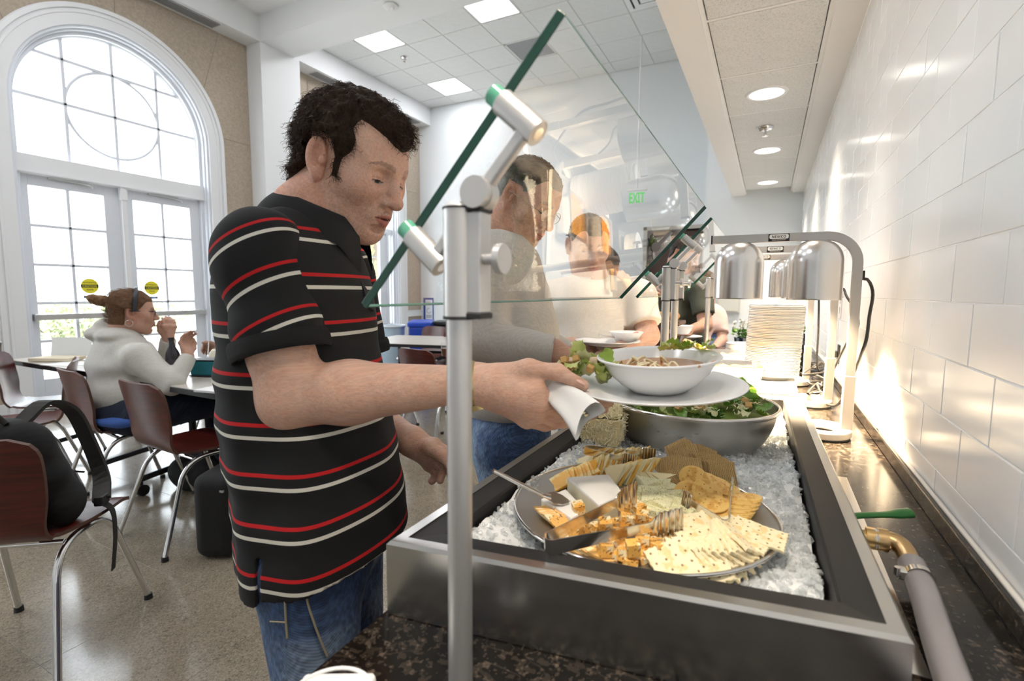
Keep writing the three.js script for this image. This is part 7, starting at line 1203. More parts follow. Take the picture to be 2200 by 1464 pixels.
  const band = new THREE.TorusGeometry(0.031, 0.0045, 8, 40); band.scale(1, 1, 1.6); band.applyQuaternion(wq); const wt = mesh('watch_band', band.translate(wc.x, wc.y, wc.z), gold, t);
  const face = cyl(0.016, 0.0165, 0.008, 0, 0, 0, 28); const wdn = A(1030, 872, 0.76).sub(wc).normalize(); face.applyQuaternion(new THREE.Quaternion().setFromUnitVectors(V(0, 1, 0), wdn)); mesh('watch_case', face.translate(wc.x + wdn.x * 0.036, wc.y + wdn.y * 0.036, wc.z + wdn.z * 0.036), gold, wt);
}
// what he holds
{
  const P = at(1412, 824, 0.775), ty = -0.03;
  const tilt = new THREE.Quaternion().setFromEuler(new THREE.Euler(0.06, 0, 0.03));
  const pl = tag(mesh('dinner_plate', lathe([[0.001, 0], [0.07, 0], [0.074, 0.003], [0.095, 0.009], [0.128, 0.0145], [0.1305, 0.0165], [0.129, 0.0178], [0.094, 0.0125], [0.074, 0.0065], [0.001, 0.0055]], 72), M.melamine), 'large white plate held out over the ice bin', 'plate'); pl.position.copy(P).add(V(0, -0.016, 0)); pl.quaternion.copy(tilt);
  const bp = at(1415, 806, 0.772), bw = thing('soup_bowl', 'white soup bowl standing on the held plate', 'bowl', null, [bp.x, P.y - 0.009, bp.z]); bw.quaternion.copy(tilt);
  const pr = [[0.001, 0.002], [0.042, 0.0], [0.046, 0.003], [0.058, 0.011], [0.075, 0.028], [0.084, 0.045], [0.0925, 0.05], [0.0935, 0.0525], [0.091, 0.054], [0.082, 0.049], [0.072, 0.03], [0.055, 0.013], [0.04, 0.007], [0.001, 0.006]];
  mesh('shell', lathe(pr, 72), M.melamine, bw);
  const sp = new THREE.CircleGeometry(0.076, 48); sp.rotateX(-Math.PI / 2); mesh('soup', sp.translate(0, 0.0365, 0), phys(new THREE.Color().setRGB(0.5, 0.2, 0.05), 0.15, {}), bw);
  seed(512); const nd = []; for (let k = 0; k < 14; k++) { const a = rr(0, 6.28), d = 0.05 * Math.sqrt(rnd()), x = Math.cos(a) * d - 0.012, z = Math.sin(a) * d; const an = rr(0, 6.28); nd.push(tube([[x, 0.036, z], [x + Math.cos(an) * 0.012, 0.043 + rr(0, 0.006), z + Math.sin(an) * 0.012], [x + Math.cos(an + 1) * 0.022, 0.036, z + Math.sin(an + 1) * 0.022]], 0.002, 8, 6)); }
  mesh('noodles', nd, std(new THREE.Color().setRGB(0.8, 0.7, 0.45), 0.5), bw).userData.kind = 'stuff';
  const drip = (a, y, s) => { const m = mesh('soup_drip', sph(1, 0, 0, 0, 10), phys(new THREE.Color().setRGB(0.5, 0.18, 0.04), 0.2), bw); m.position.set(Math.cos(a) * 0.089, y, Math.sin(a) * 0.089); m.scale.set(s, s * 0.5, s); }; drip(0.75, 0.0515, 0.005); drip(0.35, 0.052, 0.004); drip(1.0, 0.0525, 0.003);
  // salad on the plate
  const g = thing('side_salad', 'small heap of romaine salad on the held plate', 'salad', null, at(1262, 806, 0.795)); g.position.y = P.y + 0.004; seed(523);
  for (let k = 0; k < 26; k++) { const m = leafAt(g, 'lettuce_leaf', V(rr(-0.03, 0.035), rr(0.004, 0.035), rr(-0.03, 0.03)), rr(0.02, 0.036), [greens[1], greens[2], greens[4], greens[2]], 1.2); }
  for (let k = 0; k < 5; k++) { const m = mesh('crouton', rbx(1, 1, 1, 0.15), crustMat, g); m.scale.setScalar(0.0105); m.position.set(rr(-0.035, 0.03), 0.012 + rr(0, 0.02), rr(0, 0.04)); m.rotation.set(rr(0, 3), rr(0, 3), 0); }
  for (let k = 0; k < 3; k++) { const m = mesh('chicken_piece', rbx(1, 1, 1, 0.3), chickenMat, g); m.scale.set(0.02, 0.01, 0.014); m.position.set(rr(-0.03, 0.02), 0.026, rr(-0.01, 0.03)); m.rotation.set(rr(0, 3), rr(0, 3), 0); }
  for (let k = 0; k < 8; k++) { const m = leafAt(g, 'lettuce_leaf', V(0.13 + rr(-0.03, 0.05), rr(0.045, 0.06), -0.07 + rr(-0.02, 0.02)), rr(0.016, 0.026), [greens[1], greens[2]], 1); }
  // rolled napkin with cutlery: an open fold below the thumb
  const nm = std(new THREE.Color().setRGB(0.78, 0.78, 0.76), 0.85, { side: THREE.DoubleSide }), n = thing('paper_napkin', 'folded white paper napkin wrapped round cutlery in his hand', 'napkin');
  const ax = [at(1180, 836, 0.752), at(1204, 852, 0.74), at(1232, 872, 0.718), at(1252, 892, 0.698), at(1262, 904, 0.688)], cv = new THREE.CatmullRomCurve3(ax), pos = [], idx = [], NU = 24, NV = 14, dir = ax[4].clone().sub(ax[0]).normalize(), sA = V(0, 0, 0).crossVectors(dir, FWD).normalize(), sB = V(0, 0, 0).crossVectors(sA, dir).normalize();
  for (let i = 0; i <= NU; i++) for (let j = 0; j <= NV; j++) { const a = i / NU * Math.PI * 2, s = j / NV, c = cv.getPoint(s), R = lerp(0.013, 0.027, Math.pow(s, 0.7)) * (1 + 0.05 * Math.sin(a * 5 + s * 4)), sq = 0.62 + 0.25 * Math.cos(2 * a), p = c.clone().addScaledVector(sA, Math.cos(a) * R * 1.15 * (0.8 + 0.2 * sq)).addScaledVector(sB, Math.sin(a) * R * sq).addScaledVector(dir, 0.007 * s * s * Math.sin(a * 2 + 0.9)); pos.push(p.x, p.y, p.z); }
  for (let i = 0; i < NU; i++) for (let j = 0; j < NV; j++) { const a = i * (NV + 1) + j; idx.push(a, a + NV + 1, a + 1, a + 1, a + NV + 1, a + NV + 2); }
  const ng = new THREE.BufferGeometry(); ng.setAttribute('position', new THREE.Float32BufferAttribute(pos, 3)); ng.setIndex(idx); ng.computeVertexNormals(); mesh('rolled_sheet', ng, nm, n);
  const kn = thing('cutlery', 'steel cutlery handles showing inside the rolled napkin', 'cutlery'); for (const [a, b] of [[[1205, 850, 0.742], [1252, 888, 0.694]], [[1215, 850, 0.74], [1262, 893, 0.697]]]) mesh('handle', sweep([at(...a), at(...b)], () => 0.004, 12, true, () => [0.5, 1.4]), M.shinySteel, kn);
}
// ------------------------------------------------------------------ the other people
function figure(o) {
  const t = thing('person', o.label, 'person'), f = o.f.clone().normalize(), r = V(-f.z, 0, f.x), q = new THREE.Quaternion().setFromRotationMatrix(frame(f));
  const S = o.skin, parts = [];
  let hd = null; if (o.head) { hd = makeHead({ skin: S, neck: o.neck, cell: o.cellHead ?? 0.005, ...o.head }); parts.push(hd.geo); }
  const B = new Field(), pts = [];
  const sideArm = (a) => { if (!a) return; B.chain([a[0], a[1]], [0.05, 0.043], 0.02); B.cap(a[1], a[2], 0.042, 0.027, 0.02); pts.push(...a.slice(0, 3)); const d = (a[3] ?? a[2].clone().sub(a[1])).clone().normalize(), u = (a[4] ?? V(0, 1, 0)).clone(), s = V(0, 0, 0).crossVectors(d, u).normalize(); u.crossVectors(s, d).normalize(); const w = a[2], cu = a[5] ?? 0.6;
    const mc = [-1.5, -0.5, 0.5, 1.5].map((k) => w.clone().addScaledVector(d, 0.088 - Math.abs(k) * 0.004).addScaledVector(s, k * 0.019));
    addHand(B, { s: o.hs ?? 0.95, wrist: w, mcp: mc, fingers: mc.map((m, i) => { const c1 = cu, L = [0.9, 1, 0.94, 0.76][i]; const p1 = m.clone().addScaledVector(d, 0.04 * L * Math.cos(c1)).addScaledVector(u, -0.04 * L * Math.sin(c1)), p2 = p1.clone().addScaledVector(d, 0.03 * L * Math.cos(c1 * 2)).addScaledVector(u, -0.03 * L * Math.sin(c1 * 2)), p3 = p2.clone().addScaledVector(d, 0.02 * L * Math.cos(c1 * 2.6)).addScaledVector(u, -0.02 * L * Math.sin(c1 * 2.6)); return [m, p1, p2, p3]; }),
      thumb: [w.clone().addScaledVector(d, 0.02).addScaledVector(s, -0.022), w.clone().addScaledVector(d, 0.055).addScaledVector(s, -0.046).addScaledVector(u, -0.008), w.clone().addScaledVector(d, 0.085).addScaledVector(s, -0.052).addScaledVector(u, -0.015), w.clone().addScaledVector(d, 0.11).addScaledVector(s, -0.048).addScaledVector(u, -0.02)] }); pts.push(w.clone().addScaledVector(d, 0.2)); };
  sideArm(o.R); sideArm(o.L);
  const [lo, hi] = boundsOf(pts, 0.07); const ac = o.cell ?? 0.008;
  parts.push(netMesh((x, y, z) => B.d(x, y, z), lo, hi, Math.min(ac, 0.006), (x, y, z) => { const n = 0.96 + 0.06 * noise3(x * 40, y * 40, z * 40); return [S[0] * n, S[1] * n, S[2] * n]; }));
  mesh('body', merge(parts), skinMat, t);
  if (hd && o.hair) mesh('hair', makeHair(hd, o.hair), hairMat, t);
  const T = new Field(); for (const [p, a, b, c] of o.trunk) T.ell(p, [a, b, c], 0.06, q);
  const sl = (a) => { if (!a) return; T.cap(o.trunk[0][0].clone().lerp(a[0], 0.5), a[0], 0.06, o.sr ?? 0.062, 0.05); if (o.long) { T.cap(a[0], a[1], o.sr ?? 0.062, 0.056, 0.02); T.cap(a[1], a[2], 0.055, 0.04, 0.02); } else T.cap(a[0], a[0].clone().lerp(a[1], 0.72), o.sr ?? 0.062, 0.066, 0.02); }; sl(o.R); sl(o.L);
  if (o.hood) for (const [p, rad, qq] of o.hood) T.ell(p, rad, 0.02, qq ?? null);
  const [a, b] = boundsOf(o.trunk.map((s) => s[0]).concat(pts.slice(0, 8)).concat(o.hood ? o.hood.map((h) => h[0]) : []), 0.24), wr = o.wr ?? 0.006, wf = o.wf ?? 9, hem = o.hem ?? -9;
  const armCut = (x, y, z) => { let c = -1; for (const A of [o.R, o.L]) if (A) { const e = o.long ? A[2] : A[0].clone().lerp(A[1], 0.72), d = o.long ? A[2].clone().sub(A[1]).normalize() : A[1].clone().sub(A[0]).normalize(), k = (x - e.x) * d.x + (y - e.y) * d.y + (z - e.z) * d.z; const near = Math.hypot(x - e.x - d.x * k, y - e.y - d.y * k, z - e.z - d.z * k) < 0.09 && k > -0.02 && k < 0.13; if (near) c = Math.max(c, k); } return c; };
  mesh(o.top ?? 'shirt', netMesh((x, y, z) => Math.max(T.d(x, y, z) + wr * noise3(x * wf, y * wf * 0.8, z * wf) + wr * 0.5 * noise3(x * wf * 2.6, y * wf * 2, z * wf * 2.6), hem - y, armCut(x, y, z)), a, b, o.cellCloth ?? 0.01, null, (x, y, z) => [x * 1.2 + z, y * 1.2]), o.cloth, t);
  if (o.collar) { const c = o.neck.clone().add(V(0, 0.012, 0)), n = 30, pos = [], idx = []; for (let i = 0; i <= n; i++) { const th = lerp(-2.7, 2.7, i / n), e = Math.abs(th) / 2.7, d = f.clone().multiplyScalar(-Math.cos(th)).addScaledVector(r, Math.sin(th)); [[0.07, -0.02], [0.066, lerp(0.03, 0.006, e)], [0.085, lerp(0.015, -0.008, e)], [0.1, lerp(-0.02, -0.06, e * e)]].forEach(([R, h]) => { const p = c.clone().addScaledVector(d, R).add(V(0, h, 0)); pos.push(p.x, p.y, p.z); }); } for (let i = 0; i < n; i++) for (let j = 0; j < 3; j++) { const k = i * 4 + j; idx.push(k, k + 1, k + 4, k + 1, k + 5, k + 4); } const g = new THREE.BufferGeometry(); g.setAttribute('position', new THREE.Float32BufferAttribute(pos, 3)); g.setIndex(idx); g.computeVertexNormals(); mesh('collar', planarUV(g), o.collarMat ?? o.cloth, t); }
  if (o.stand) { const { F: L, ankles } = legsField(o.stand, f, r, 0.09, { w: o.legW ?? 0.9 }); const h = o.stand; mesh('trousers', netMesh((x, y, z) => L.d(x, y, z) + 0.005 * noise3(x * 9, y * 7, z * 9), [h.x - 0.3, 0.02, h.z - 0.3], [h.x + 0.3, h.y + 0.16, h.z + 0.3], 0.013, null, (x, y, z) => [x * 1.2 + z, y]), o.legs ?? denimMat, t); shoes(t, ankles, f); }
  return { t, hd, f, r };
}
const shortHair = (hl = 0.055, bald = 0) => (x, y, z) => { const ax = Math.abs(x); const front = z > 0.03 ? y - lerp(0.02, hl + (ax > 0.03 ? 0.016 : 0), sstep(0.03, 0.07, z)) : 1, back = z < -0.02 ? y + lerp(0.0, 0.055, sstep(-0.03, -0.07, z)) : y - lerp(-0.004, 0.03, sstep(-0.01, 0.04, z)); const ear = ax > 0.055 && z > -0.036 && z < 0.02 && y < 0.036 ? -0.03 : 1; return Math.min(front, back, ear); };
const A3 = at;
// man in the grey sweatshirt with glasses
{
  const f = V(0.93, 0, -0.36), neck = A3(1075, 520, 1.5), c = (x, y, d) => A3(x, y, d);
  const o = figure({ label: 'grey-haired man in glasses and a grey sweatshirt behind the glass', f, skin: [0.56, 0.33, 0.24], neck, cellHead: 0.0036,
    head: { at: c(1130, 432, 1.5), face: V(0.8, -0.5, 0.12), up: V(0.3, 1, 0), scale: 1.0, neckR: 0.06, full: 0.6, eye: 0.0018, brow: [0.16, 0.13, 0.11], stubble: 0.15 },
    hair: { keep: shortHair(0.07), thick: 0.006, amp: 0.002, curl: 90, color: [0.05, 0.038, 0.028], grey: (x, y, z) => 0.75 * sstep(0.06, 0.01, y) , strands: 1500, len: 0.012, curlR: 0.0008, wild: 0.3, sr: 0.0007, cell: 0.005, flow: () => V(0, -0.4, -1) },
    trunk: [[c(1070, 560, 1.5), 0.17, 0.09, 0.11], [c(1078, 620, 1.5), 0.2, 0.13, 0.14], [c(1088, 700, 1.5), 0.2, 0.13, 0.155], [c(1098, 790, 1.5), 0.195, 0.12, 0.155], [c(1100, 850, 1.5), 0.185, 0.09, 0.145]],
    R: [c(1040, 590, 1.32), c(1040, 735, 1.28), c(1190, 755, 1.25), V(1, -0.5, -0.2), V(0.2, 1, 0), 0.5], L: [c(1095, 580, 1.7), c(1140, 735, 1.66), c(1225, 765, 1.52), V(1, -0.6, -0.1), V(0.2, 1, 0), 0.5], long: true, sr: 0.07, hem: 0.86, wr: 0.008, wf: 8, cell: 0.007, cellCloth: 0.008, top: 'sweatshirt', cloth: clothMat(rep(heather(0.74, 0.72, 0.69, 0.06), 2)), collar: true, stand: c(1098, 900, 1.5).setY(0.83), legW: 0.95 });
  // wire spectacles
  const m = o.hd.mat, wire = std(new THREE.Color().setRGB(0.5, 0.45, 0.38), 0.25, { metalness: 1 }), g = []; for (const s of [-1, 1]) { g.push(new THREE.TorusGeometry(0.021, 0.0011, 6, 28).scale(1, 0.8, 1).translate(s * 0.031, 0.0, 0.104)); g.push(tube([[s * 0.052, 0.004, 0.102], [s * 0.078, 0.008, 0.05], [s * 0.086, 0.01, -0.01], [s * 0.084, -0.006, -0.03]], 0.0011, 20, 5)); } g.push(tube([[-0.011, 0.004, 0.106], [0, 0.007, 0.11], [0.011, 0.004, 0.106]], 0.0011, 8, 5));
  const e = mesh('spectacles', g, wire, o.t); e.applyMatrix4(m);
  for (const s of [-1, 1]) { const l = new THREE.CircleGeometry(0.02, 24).scale(1, 0.8, 1).translate(s * 0.031, 0, 0.104); const w = mesh('lens', l, M.glassPane, e); }
}
// man in the white polo shirt
{
  const c = A3, f = V(0.55, 0, 0.6), neck = c(1270, 605, 2.1);
  figure({ label: 'man in a white polo shirt facing us behind the glass', f, skin: [0.6, 0.37, 0.28], neck, head: { at: c(1263, 528, 2.1), face: V(0.5, -0.35, 0.75), scale: 1.02, neckR: 0.06, full: 0.3, eye: 0.0018, stubble: 0.1 }, hair: { keep: shortHair(0.06), thick: 0.006, amp: 0.002, curl: 90, color: [0.04, 0.028, 0.02], strands: 700, len: 0.012, curlR: 0.0006, wild: 0.3, sr: 0.0008, cell: 0.006, flow: () => V(0, 0.2, -1) },
    trunk: [[c(1275, 630, 2.12), 0.19, 0.08, 0.1], [c(1280, 670, 2.12), 0.225, 0.12, 0.14], [c(1285, 730, 2.12), 0.225, 0.13, 0.16], [c(1288, 800, 2.12), 0.21, 0.12, 0.16]],
    L: [c(1372, 640, 2.05), c(1392, 722, 1.98), c(1330, 752, 1.86), V(-0.4, -0.2, 0.8), V(0, 1, 0), 0.4], R: [c(1192, 640, 2.15), c(1180, 735, 2.1), c(1228, 742, 1.96), V(0.9, -0.1, 0.3), V(0, 1, 0), 0.45], sr: 0.072, hem: 0.82, cell: 0.009, cloth: clothMat(rep(heather(0.9, 0.87, 0.82, 0.03), 2)), collar: true, stand: c(1285, 880, 2.12).setY(0.82) });
  const pl = thing('dinner_plate', 'white plate held by the man in the white polo', 'plate', null, c(1305, 742, 1.86)); mesh('dish', plateGeo(0.12, 0.016, 40), M.melamine, pl);
  const b = thing('soup_bowl', 'white bowl on the plate of the man in white', 'bowl', null, c(1345, 741, 1.9).add(V(0, 0.008, 0))); mesh('shell', lathe([[0.001, 0.0], [0.035, 0], [0.06, 0.035], [0.066, 0.04], [0.064, 0.042], [0.055, 0.034], [0.03, 0.005], [0.001, 0.005]], 32), M.melamine, b); mesh('spoon_handle', rod([-0.02, 0.02, 0.02], [-0.085, 0.03, 0.07], 0.004), M.shinySteel, b);
}
// people farther along the line
{
  const c = A3; figure({ label: 'man in a dark green T-shirt at the far end of the line', f: V(0.95, 0, 0.25), skin: [0.5, 0.29, 0.2], neck: c(1455, 592, 3.4), cellHead: 0.006, head: { at: c(1470, 548, 3.4), face: V(0.85, -0.4, 0.35), full: 0.4, neckR: 0.06 }, hair: { keep: shortHair(0.06), thick: 0.006, amp: 0.002, color: [0.03, 0.02, 0.015], cell: 0.008 },
    trunk: [[c(1450, 610, 3.4), 0.18, 0.08, 0.11], [c(1452, 635, 3.4), 0.21, 0.12, 0.14], [c(1462, 680, 3.4), 0.2, 0.14, 0.15], [c(1468, 735, 3.4), 0.19, 0.14, 0.15]], R: [c(1505, 620, 3.2), c(1515, 700, 3.12), c(1475, 712, 2.98), V(-0.9, -0.2, 0.3), V(0, 1, 0), 0.6], L: [c(1405, 625, 3.6), c(1410, 700, 3.5), c(1440, 715, 3.3), V(0.9, 0, 0.2), V(0, 1, 0), 0.6], sr: 0.075, hem: 0.8, cell: 0.012, cellHead: 0.006, cellCloth: 0.014, cloth: std(new THREE.Color().setRGB(0.045, 0.05, 0.035), 0.9), collar: false, stand: c(1462, 800, 3.4).setY(0.82).add(V(-0.1, 0, 0)) });
  const b = thing('soup_bowl', 'small white bowl carried by the man in green', 'bowl', null, c(1466, 718, 2.93)); mesh('shell', lathe([[0.001, 0.0], [0.035, 0], [0.066, 0.05], [0.062, 0.05], [0.03, 0.005], [0.001, 0.005]], 28), M.melamine, b);
  const p = thing('dinner_plate', 'white plate under the small bowl of the man in green', 'plate', null, c(1470, 722, 2.92).add(V(0, -0.014, 0))); mesh('dish', plateGeo(0.1, 0.012, 32), M.melamine, p);
  figure({ label: 'person with a maroon sleeve and black watch reaching over the counter', f: V(0.9, 0, 0.1), skin: [0.5, 0.28, 0.16], neck: c(1318, 640, 2.75), head: { at: c(1290, 575, 2.75), face: V(0.8, -0.5, 0.3), scale: 0.98 }, hair: { keep: shortHair(0.06), thick: 0.006, amp: 0.002, color: [0.03, 0.02, 0.015], cell: 0.008 },
    trunk: [[c(1345, 665, 2.75), 0.17, 0.09, 0.11], [c(1350, 705, 2.75), 0.19, 0.12, 0.13], [c(1352, 770, 2.75), 0.19, 0.14, 0.14]], R: [c(1372, 690, 2.55), c(1415, 735, 2.45), c(1470, 742, 2.4), V(1, -0.15, 0.3), V(0, 1, 0), 0.7], L: [c(1330, 680, 2.95), c(1370, 730, 2.85), c(1392, 662, 2.75), V(0.2, 0.9, 0.2), V(-1, 0, 0), 0.9], long: true, sr: 0.065, hem: 0.82, cell: 0.01, cellCloth: 0.013, cloth: std(new THREE.Color().setRGB(0.075, 0.022, 0.028), 0.9), stand: c(1350, 850, 2.75).setY(0.82) });
  const w = c(1466, 742, 2.4), wt = tag(mesh('wrist_watch', new THREE.TorusGeometry(0.036, 0.012, 8, 28).rotateY(1.2), M.black), 'black wrist watch on the reaching maroon-sleeved arm', 'watch'); wt.position.copy(w);
  figure({ label: 'person in a pale pink shirt partly hidden behind the man in green', f: V(0.6, 0, 0.8), skin: [0.55, 0.34, 0.26], neck: c(1520, 650, 4.2), head: { at: c(1517, 612, 4.2), face: V(0.4, -0.3, 0.8), scale: 0.9 }, hair: { keep: shortHair(0.05), thick: 0.008, amp: 0.003, color: [0.08, 0.05, 0.03], cell: 0.009 }, trunk: [[c(1518, 672, 4.2), 0.14, 0.09, 0.1], [c(1520, 700, 4.2), 0.17, 0.12, 0.13], [c(1520, 745, 4.2), 0.18, 0.15, 0.14]], R: [c(1495, 680, 4.2), c(1490, 730, 4.1), c(1500, 745, 3.95)], L: [c(1544, 682, 4.2), c(1550, 732, 4.1), c(1535, 748, 3.95)], sr: 0.06, hem: 0.8, cell: 0.014, cellCloth: 0.016, cloth: std(new THREE.Color().setRGB(0.62, 0.45, 0.4), 0.9), stand: c(1520, 800, 4.2).setY(0.8) });
}
// the woman in the hoodie, seated
{
  const f = V(0.32, 0, -0.95), r = V(0.95, 0, 0.32), dz = 2.95, c = (x, y, d = 0) => at(x, y, dz + d);
  const neck = c(266, 712), hAt = c(283, 672);
  const o = figure({ label: 'woman in a light grey hoodie with a hair bun sitting at the table', f, skin: [0.58, 0.33, 0.24], neck, cellHead: 0.004, head: { at: hAt, face: V(0.42, -0.06, -0.86), scale: 1.06, neckR: 0.06, full: 1.2, eye: 0.002 },
    hair: { keep: (x, y, z) => { const ax = Math.abs(x); const front = z > 0.03 ? y - lerp(0.02, 0.062, sstep(0.03, 0.07, z)) : 1, back = z < -0.01 ? y + 0.07 : y - 0.01; const ear = ax > 0.06 && z > -0.03 && z < 0.02 && y < 0.02 ? -0.03 : 1; return Math.min(front, back, ear); }, thick: 0.008, amp: 0.004, curl: 40, color: [0.16, 0.085, 0.045], strands: 1600, len: 0.04, curlR: 0.001, wild: 0.25, sr: 0.0009, cell: 0.006, low: -0.1, flow: () => V(0, 0.2, -1) },
    trunk: [[c(262, 745), 0.17, 0.1, 0.13], [c(262, 785), 0.215, 0.13, 0.17], [c(268, 845, -0.02), 0.225, 0.15, 0.19], [c(268, 905, -0.02), 0.23, 0.13, 0.19]],
    R: [c(300, 770, -0.17), c(372, 826, -0.2), c(404, 766, -0.1), V(-0.45, 0.8, -0.1), V(-0.8, -0.4, 0.3), 0.6], L: [c(300, 760, 0.2), c(350, 815, 0.3), c(362, 730, 0.16), V(0.2, 1, 0), V(0.9, 0.1, 0.3), 0.6], long: true, sr: 0.088, wr: 0.009, wf: 8, hem: 0.52, cell: 0.006, cellCloth: 0.009, top: 'hoodie', cloth: clothMat(rep(heather(0.78, 0.77, 0.74, 0.06), 2.4)),
    hood: [[c(226, 716, -0.02), [0.085, 0.05, 0.1]], [c(250, 722, -0.06), [0.1, 0.045, 0.1]], [c(240, 698), [0.06, 0.045, 0.09]]] });
  const m = o.hd.mat;
  // bun, headband, spectacles, earring
  const bf = new Field(); bf.ell([0, 0.06, -0.14], [0.032, 0.028, 0.036], 0.01); bf.ell([0, 0.07, -0.17], [0.03, 0.024, 0.026], 0.01); bf.ell([0.0, 0.055, -0.105], [0.025, 0.025, 0.03], 0.02);
  const bun = netMesh((x, y, z) => bf.d(x, y, z) + 0.005 * noise3(x * 90, y * 50, z * 90), [-0.06, 0.01, -0.22], [0.06, 0.12, -0.06], 0.005, (x, y, z) => { const n = 0.7 + 0.6 * (0.5 + 0.5 * noise3(x * 150, y * 90, z * 150)); return [0.2 * n, 0.11 * n, 0.055 * n]; }); const b = mesh('hair_bun', bun, hairMat, o.t); b.applyMatrix4(m);
  const hb = new THREE.TorusGeometry(0.094, 0.011, 8, 40, Math.PI).scale(0.97, 1.28, 1).rotateX(0.05).translate(0, 0.012, 0.012); const h = mesh('headband', hb, std(new THREE.Color().setRGB(0.01, 0.012, 0.02), 0.35), o.t); h.applyMatrix4(m);
  const sg = []; for (const s of [-1, 1]) { sg.push(rod([s * 0.05, 0.012, 0.1], [s * 0.088, 0.012, -0.01], 0.0022)); sg.push(new THREE.TorusGeometry(0.019, 0.0018, 6, 24).scale(1.1, 0.7, 1).translate(s * 0.031, 0.004, 0.106)); } sg.push(rod([-0.01, 0.006, 0.11], [0.01, 0.006, 0.11], 0.0018)); const e = mesh('spectacles', sg, M.black, o.t); e.applyMatrix4(m);
  const er = mesh('hoop_earring', new THREE.TorusGeometry(0.017, 0.0016, 8, 28).rotateY(1.5).translate(-0.088, -0.056, -0.01), M.chrome, o.t); er.applyMatrix4(m);
  // hooded lap: trousers, blue shirt tail, legs under the table
  const hip = V(-3.24, 0.54, -1.52), L = new Field(); L.ell(hip, [0.2, 0.11, 0.2], 0.05); const ank = []; for (const s of [-1, 1]) { const a = hip.clone().addScaledVector(r, s * 0.11), k = a.clone().addScaledVector(f, 0.46).add(V(0, 0.02, 0)), n = k.clone().addScaledVector(f, -0.04).setY(0.07); L.cap(a, k, 0.105, 0.08, 0.05); L.cap(k, n, 0.078, 0.055, 0.03); ank.push(n); }
  mesh('jeans', netMesh((x, y, z) => L.d(x, y, z) + 0.006 * noise3(x * 9, y * 9, z * 9), [-3.7, 0.02, -2.3], [-2.7, 0.75, -1.2], 0.014, null, (x, y, z) => [x, y + z]), darkDenim, o.t); shoes(o.t, ank, f);
  const tail = new Field(); tail.ell(V(-3.22, 0.53, -1.5), [0.2, 0.06, 0.19], 0.03); mesh('blue_shirt_tail', netMesh((x, y, z) => tail.d(x, y, z) + 0.006 * noise3(x * 12, y * 12, z * 12), [-3.55, 0.4, -1.75], [-2.95, 0.64, -1.2], 0.014), std(new THREE.Color().setRGB(0.05, 0.12, 0.4), 0.9), o.t);
  // her bottle
  const bp = c(373, 768, -0.13), bt = thing('drink_bottle', 'dark glass bottle held by the woman', 'bottle', null, [bp.x, bp.y - 0.1, bp.z]); bt.rotation.z = 0.08;
  mesh('glass_body', lathe([[0.001, 0], [0.036, 0], [0.038, 0.01], [0.038, 0.1], [0.034, 0.125], [0.016, 0.165], [0.0135, 0.195], [0.0145, 0.2], [0.001, 0.2]], 28), phys(new THREE.Color().setRGB(0.012, 0.008, 0.014), 0.08, {}), bt); mesh('cap', cyl(0.0155, 0.0155, 0.016, 0, 0.204, 0, 20), M.black, bt); mesh('label_band', lathe([[0.0386, 0.03], [0.0386, 0.085]], 28), std(new THREE.Color().setRGB(0.05, 0.045, 0.05), 0.5), bt);
}
// a diner on the far side of that table: only the hand with a spoon shows past the striped man
{
  const c = at; figure({ label: 'seated diner hidden behind the striped man, hand with a spoon showing', f: V(0.2, 0, 1), skin: [0.4, 0.24, 0.17], neck: c(560, 655, 3.9), cellHead: 0.006, head: { at: c(560, 610, 3.9), face: V(0.3, -0.3, 0.8), scale: 1 }, hair: { keep: shortHair(0.06), thick: 0.006, amp: 0.002, color: [0.02, 0.014, 0.01], cell: 0.008 }, trunk: [[c(560, 690, 3.95), 0.17, 0.09, 0.11], [c(560, 730, 3.95), 0.19, 0.12, 0.14], [c(560, 790, 3.95), 0.19, 0.14, 0.15]], R: [c(515, 695, 3.9), c(500, 770, 3.75), c(474, 748, 3.6), V(-1, 0.1, 0.3), V(0, 0.6, -1), 0.9], L: [c(605, 695, 3.95), c(620, 770, 3.85), c(590, 785, 3.7)], long: false, sr: 0.065, hem: 0.45, cell: 0.008, cellCloth: 0.014, cloth: std(new THREE.Color().setRGB(0.1, 0.1, 0.12), 0.9) });
  const s = thing('spoon', 'steel spoon upright in the dark-skinned hand at the table', 'spoon'); const a = c(449, 735, 3.56), b = c(447, 762, 3.55); mesh('handle', rod(a, b, 0.004), M.shinySteel, s); const hdg = sph(1, 0, 0, 0, 14).scale(0.014, 0.022, 0.006); mesh('spoon_bowl', hdg.translate(b.x, b.y - 0.02, b.z), M.shinySteel, s);
}
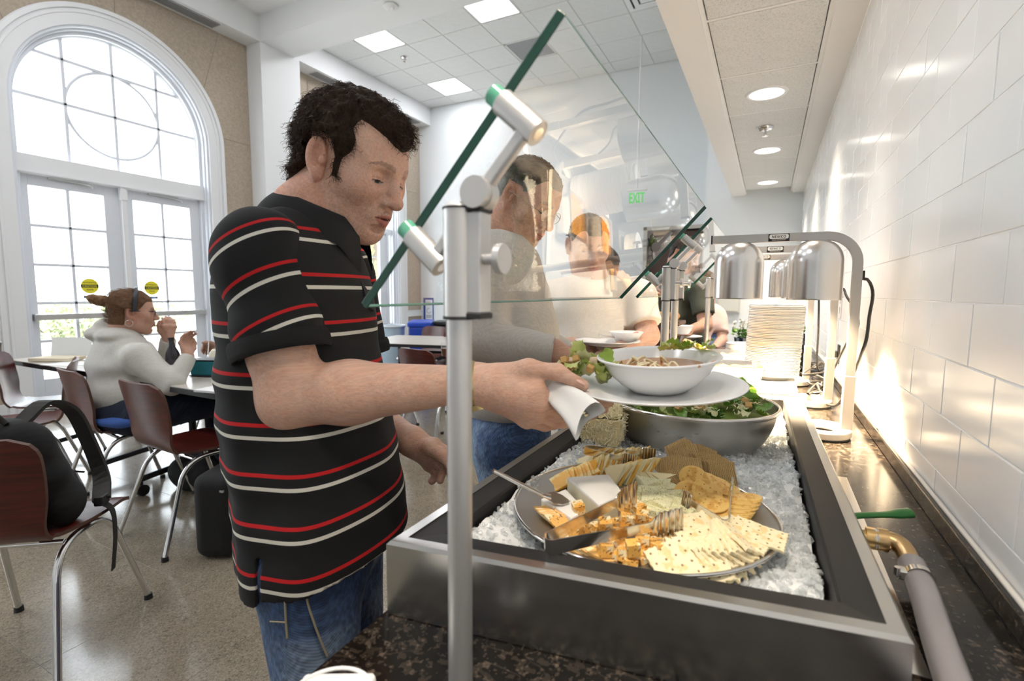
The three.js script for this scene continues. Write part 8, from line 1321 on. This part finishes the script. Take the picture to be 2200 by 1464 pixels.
// ------------------------------------------------------------------ plants and bits at the end of the counter
{
  const checker = tex(64, 32, (u, v) => ((Math.floor(u * 16) + Math.floor(v * 5)) % 2 ? [0.75, 0.8, 0.85] : [0.08, 0.13, 0.3]));
  const pot = (p, r, h, label, mat, leaves, white, seedN) => { const t = thing('potted_flower', label, 'plant', 'flower pots along the wall', p); mesh('pot', lathe([[0.001, 0], [r * 0.8, 0], [r, h], [r * 0.94, h], [r * 0.9, h - 0.012], [0.001, h - 0.012]], 28), mat, t); seed(seedN);
    for (let k = 0; k < leaves; k++) { const a = rr(0, 6.28), d = r * rr(0.2, 1.25), m = leafAt(t, 'leaf', V(Math.cos(a) * d, h + rr(0.0, 0.05), Math.sin(a) * d), rr(0.022, 0.034), [greens[3], greens[0]], 0.8); }
    const st = []; for (let k = 0; k < white; k++) { const a = rr(0, 6.28), d = r * rr(0.1, 1.1), top = V(Math.cos(a) * d, h + rr(0.06, 0.11), Math.sin(a) * d); st.push(tube([[Math.cos(a) * d * 0.4, h, Math.sin(a) * d * 0.4], [Math.cos(a) * d * 0.8, h + 0.04, Math.sin(a) * d * 0.8], top], 0.0014, 8, 5)); for (let j = 0; j < 4; j++) { const m = mesh('petal', leafShapes[j], std(0xf2f0ea, 0.6, { side: THREE.DoubleSide }), t); m.position.copy(top).add(V(rr(-0.008, 0.008), rr(0, 0.012), rr(-0.008, 0.008))); m.scale.setScalar(0.016); m.rotation.set(rr(-0.5, 0.5), rr(0, 6), rr(-0.5, 0.5)); } } if (st.length) mesh('stems', st, greens[0], t); return t; };
  const a = onY(1608, 745, CT + 0.02); pot([-0.03, CT, -3.35], 0.055, 0.075, 'white cyclamen in a blue checkered pot by the plate stack', std(0xffffff, 0.4, { map: checker }), 34, 11, 801);
  pot([0.14, CT + 0.1, -3.0], 0.05, 0.08, 'green plant whose leaves show above the tall plate stack', std(0x3a3f52, 0.5), 24, 0, 805);
  const ps = thing('pot_stand', 'small dark block lifting the plant behind the plates', 'stand', null, [0.14, CT, -3.0]); mesh('block', rbx(0.1, 0.099, 0.1, 0.006, 0, 0.0495, 0), M.black, ps);
  // flowers standing behind the second guard
  pot([-0.14, CT, -3.72], 0.06, 0.09, 'white cyclamen seen through the second glass panel', std(0xffffff, 0.4, { map: checker }), 34, 14, 811);
  const b = tag(mesh('sugar_box', rbx(0.06, 0.035, 0.04, 0.003), std(new THREE.Color().setRGB(0.8, 0.6, 0.02), 0.5)), 'small yellow box at the far end of the counter', 'box'); b.position.set(-0.12, CT + 0.0175, -3.5);
  const w = thing('wall_box', 'grey utility box low on the far pier wall', 'box', null, [-0.42, 1.12, ZP + 0.03]); mesh('housing', rbx(0.26, 0.2, 0.06, 0.006), std(new THREE.Color().setRGB(0.5, 0.5, 0.46), 0.6), w); mesh('cover', rbx(0.22, 0.16, 0.008, 0.003, 0, 0, 0.033), std(new THREE.Color().setRGB(0.55, 0.55, 0.5), 0.6), w);
  const tr = thing('bread_basket', 'dark tray of rolls carried along the line behind the glass', 'tray', null, at(1398, 692, 2.42)); mesh('tray', rbx(0.3, 0.02, 0.2, 0.006), M.darkWood, tr); seed(821); for (let k = 0; k < 5; k++) { const m = mesh('roll', sph(1, 0, 0, 0, 14), std(new THREE.Color().setRGB(0.5, 0.28, 0.1), 0.6), tr); m.position.set(-0.1 + k * 0.05, 0.03, rr(-0.05, 0.05)); m.scale.set(0.03, 0.022, 0.03); }
}
renderer.render(scene, camera);
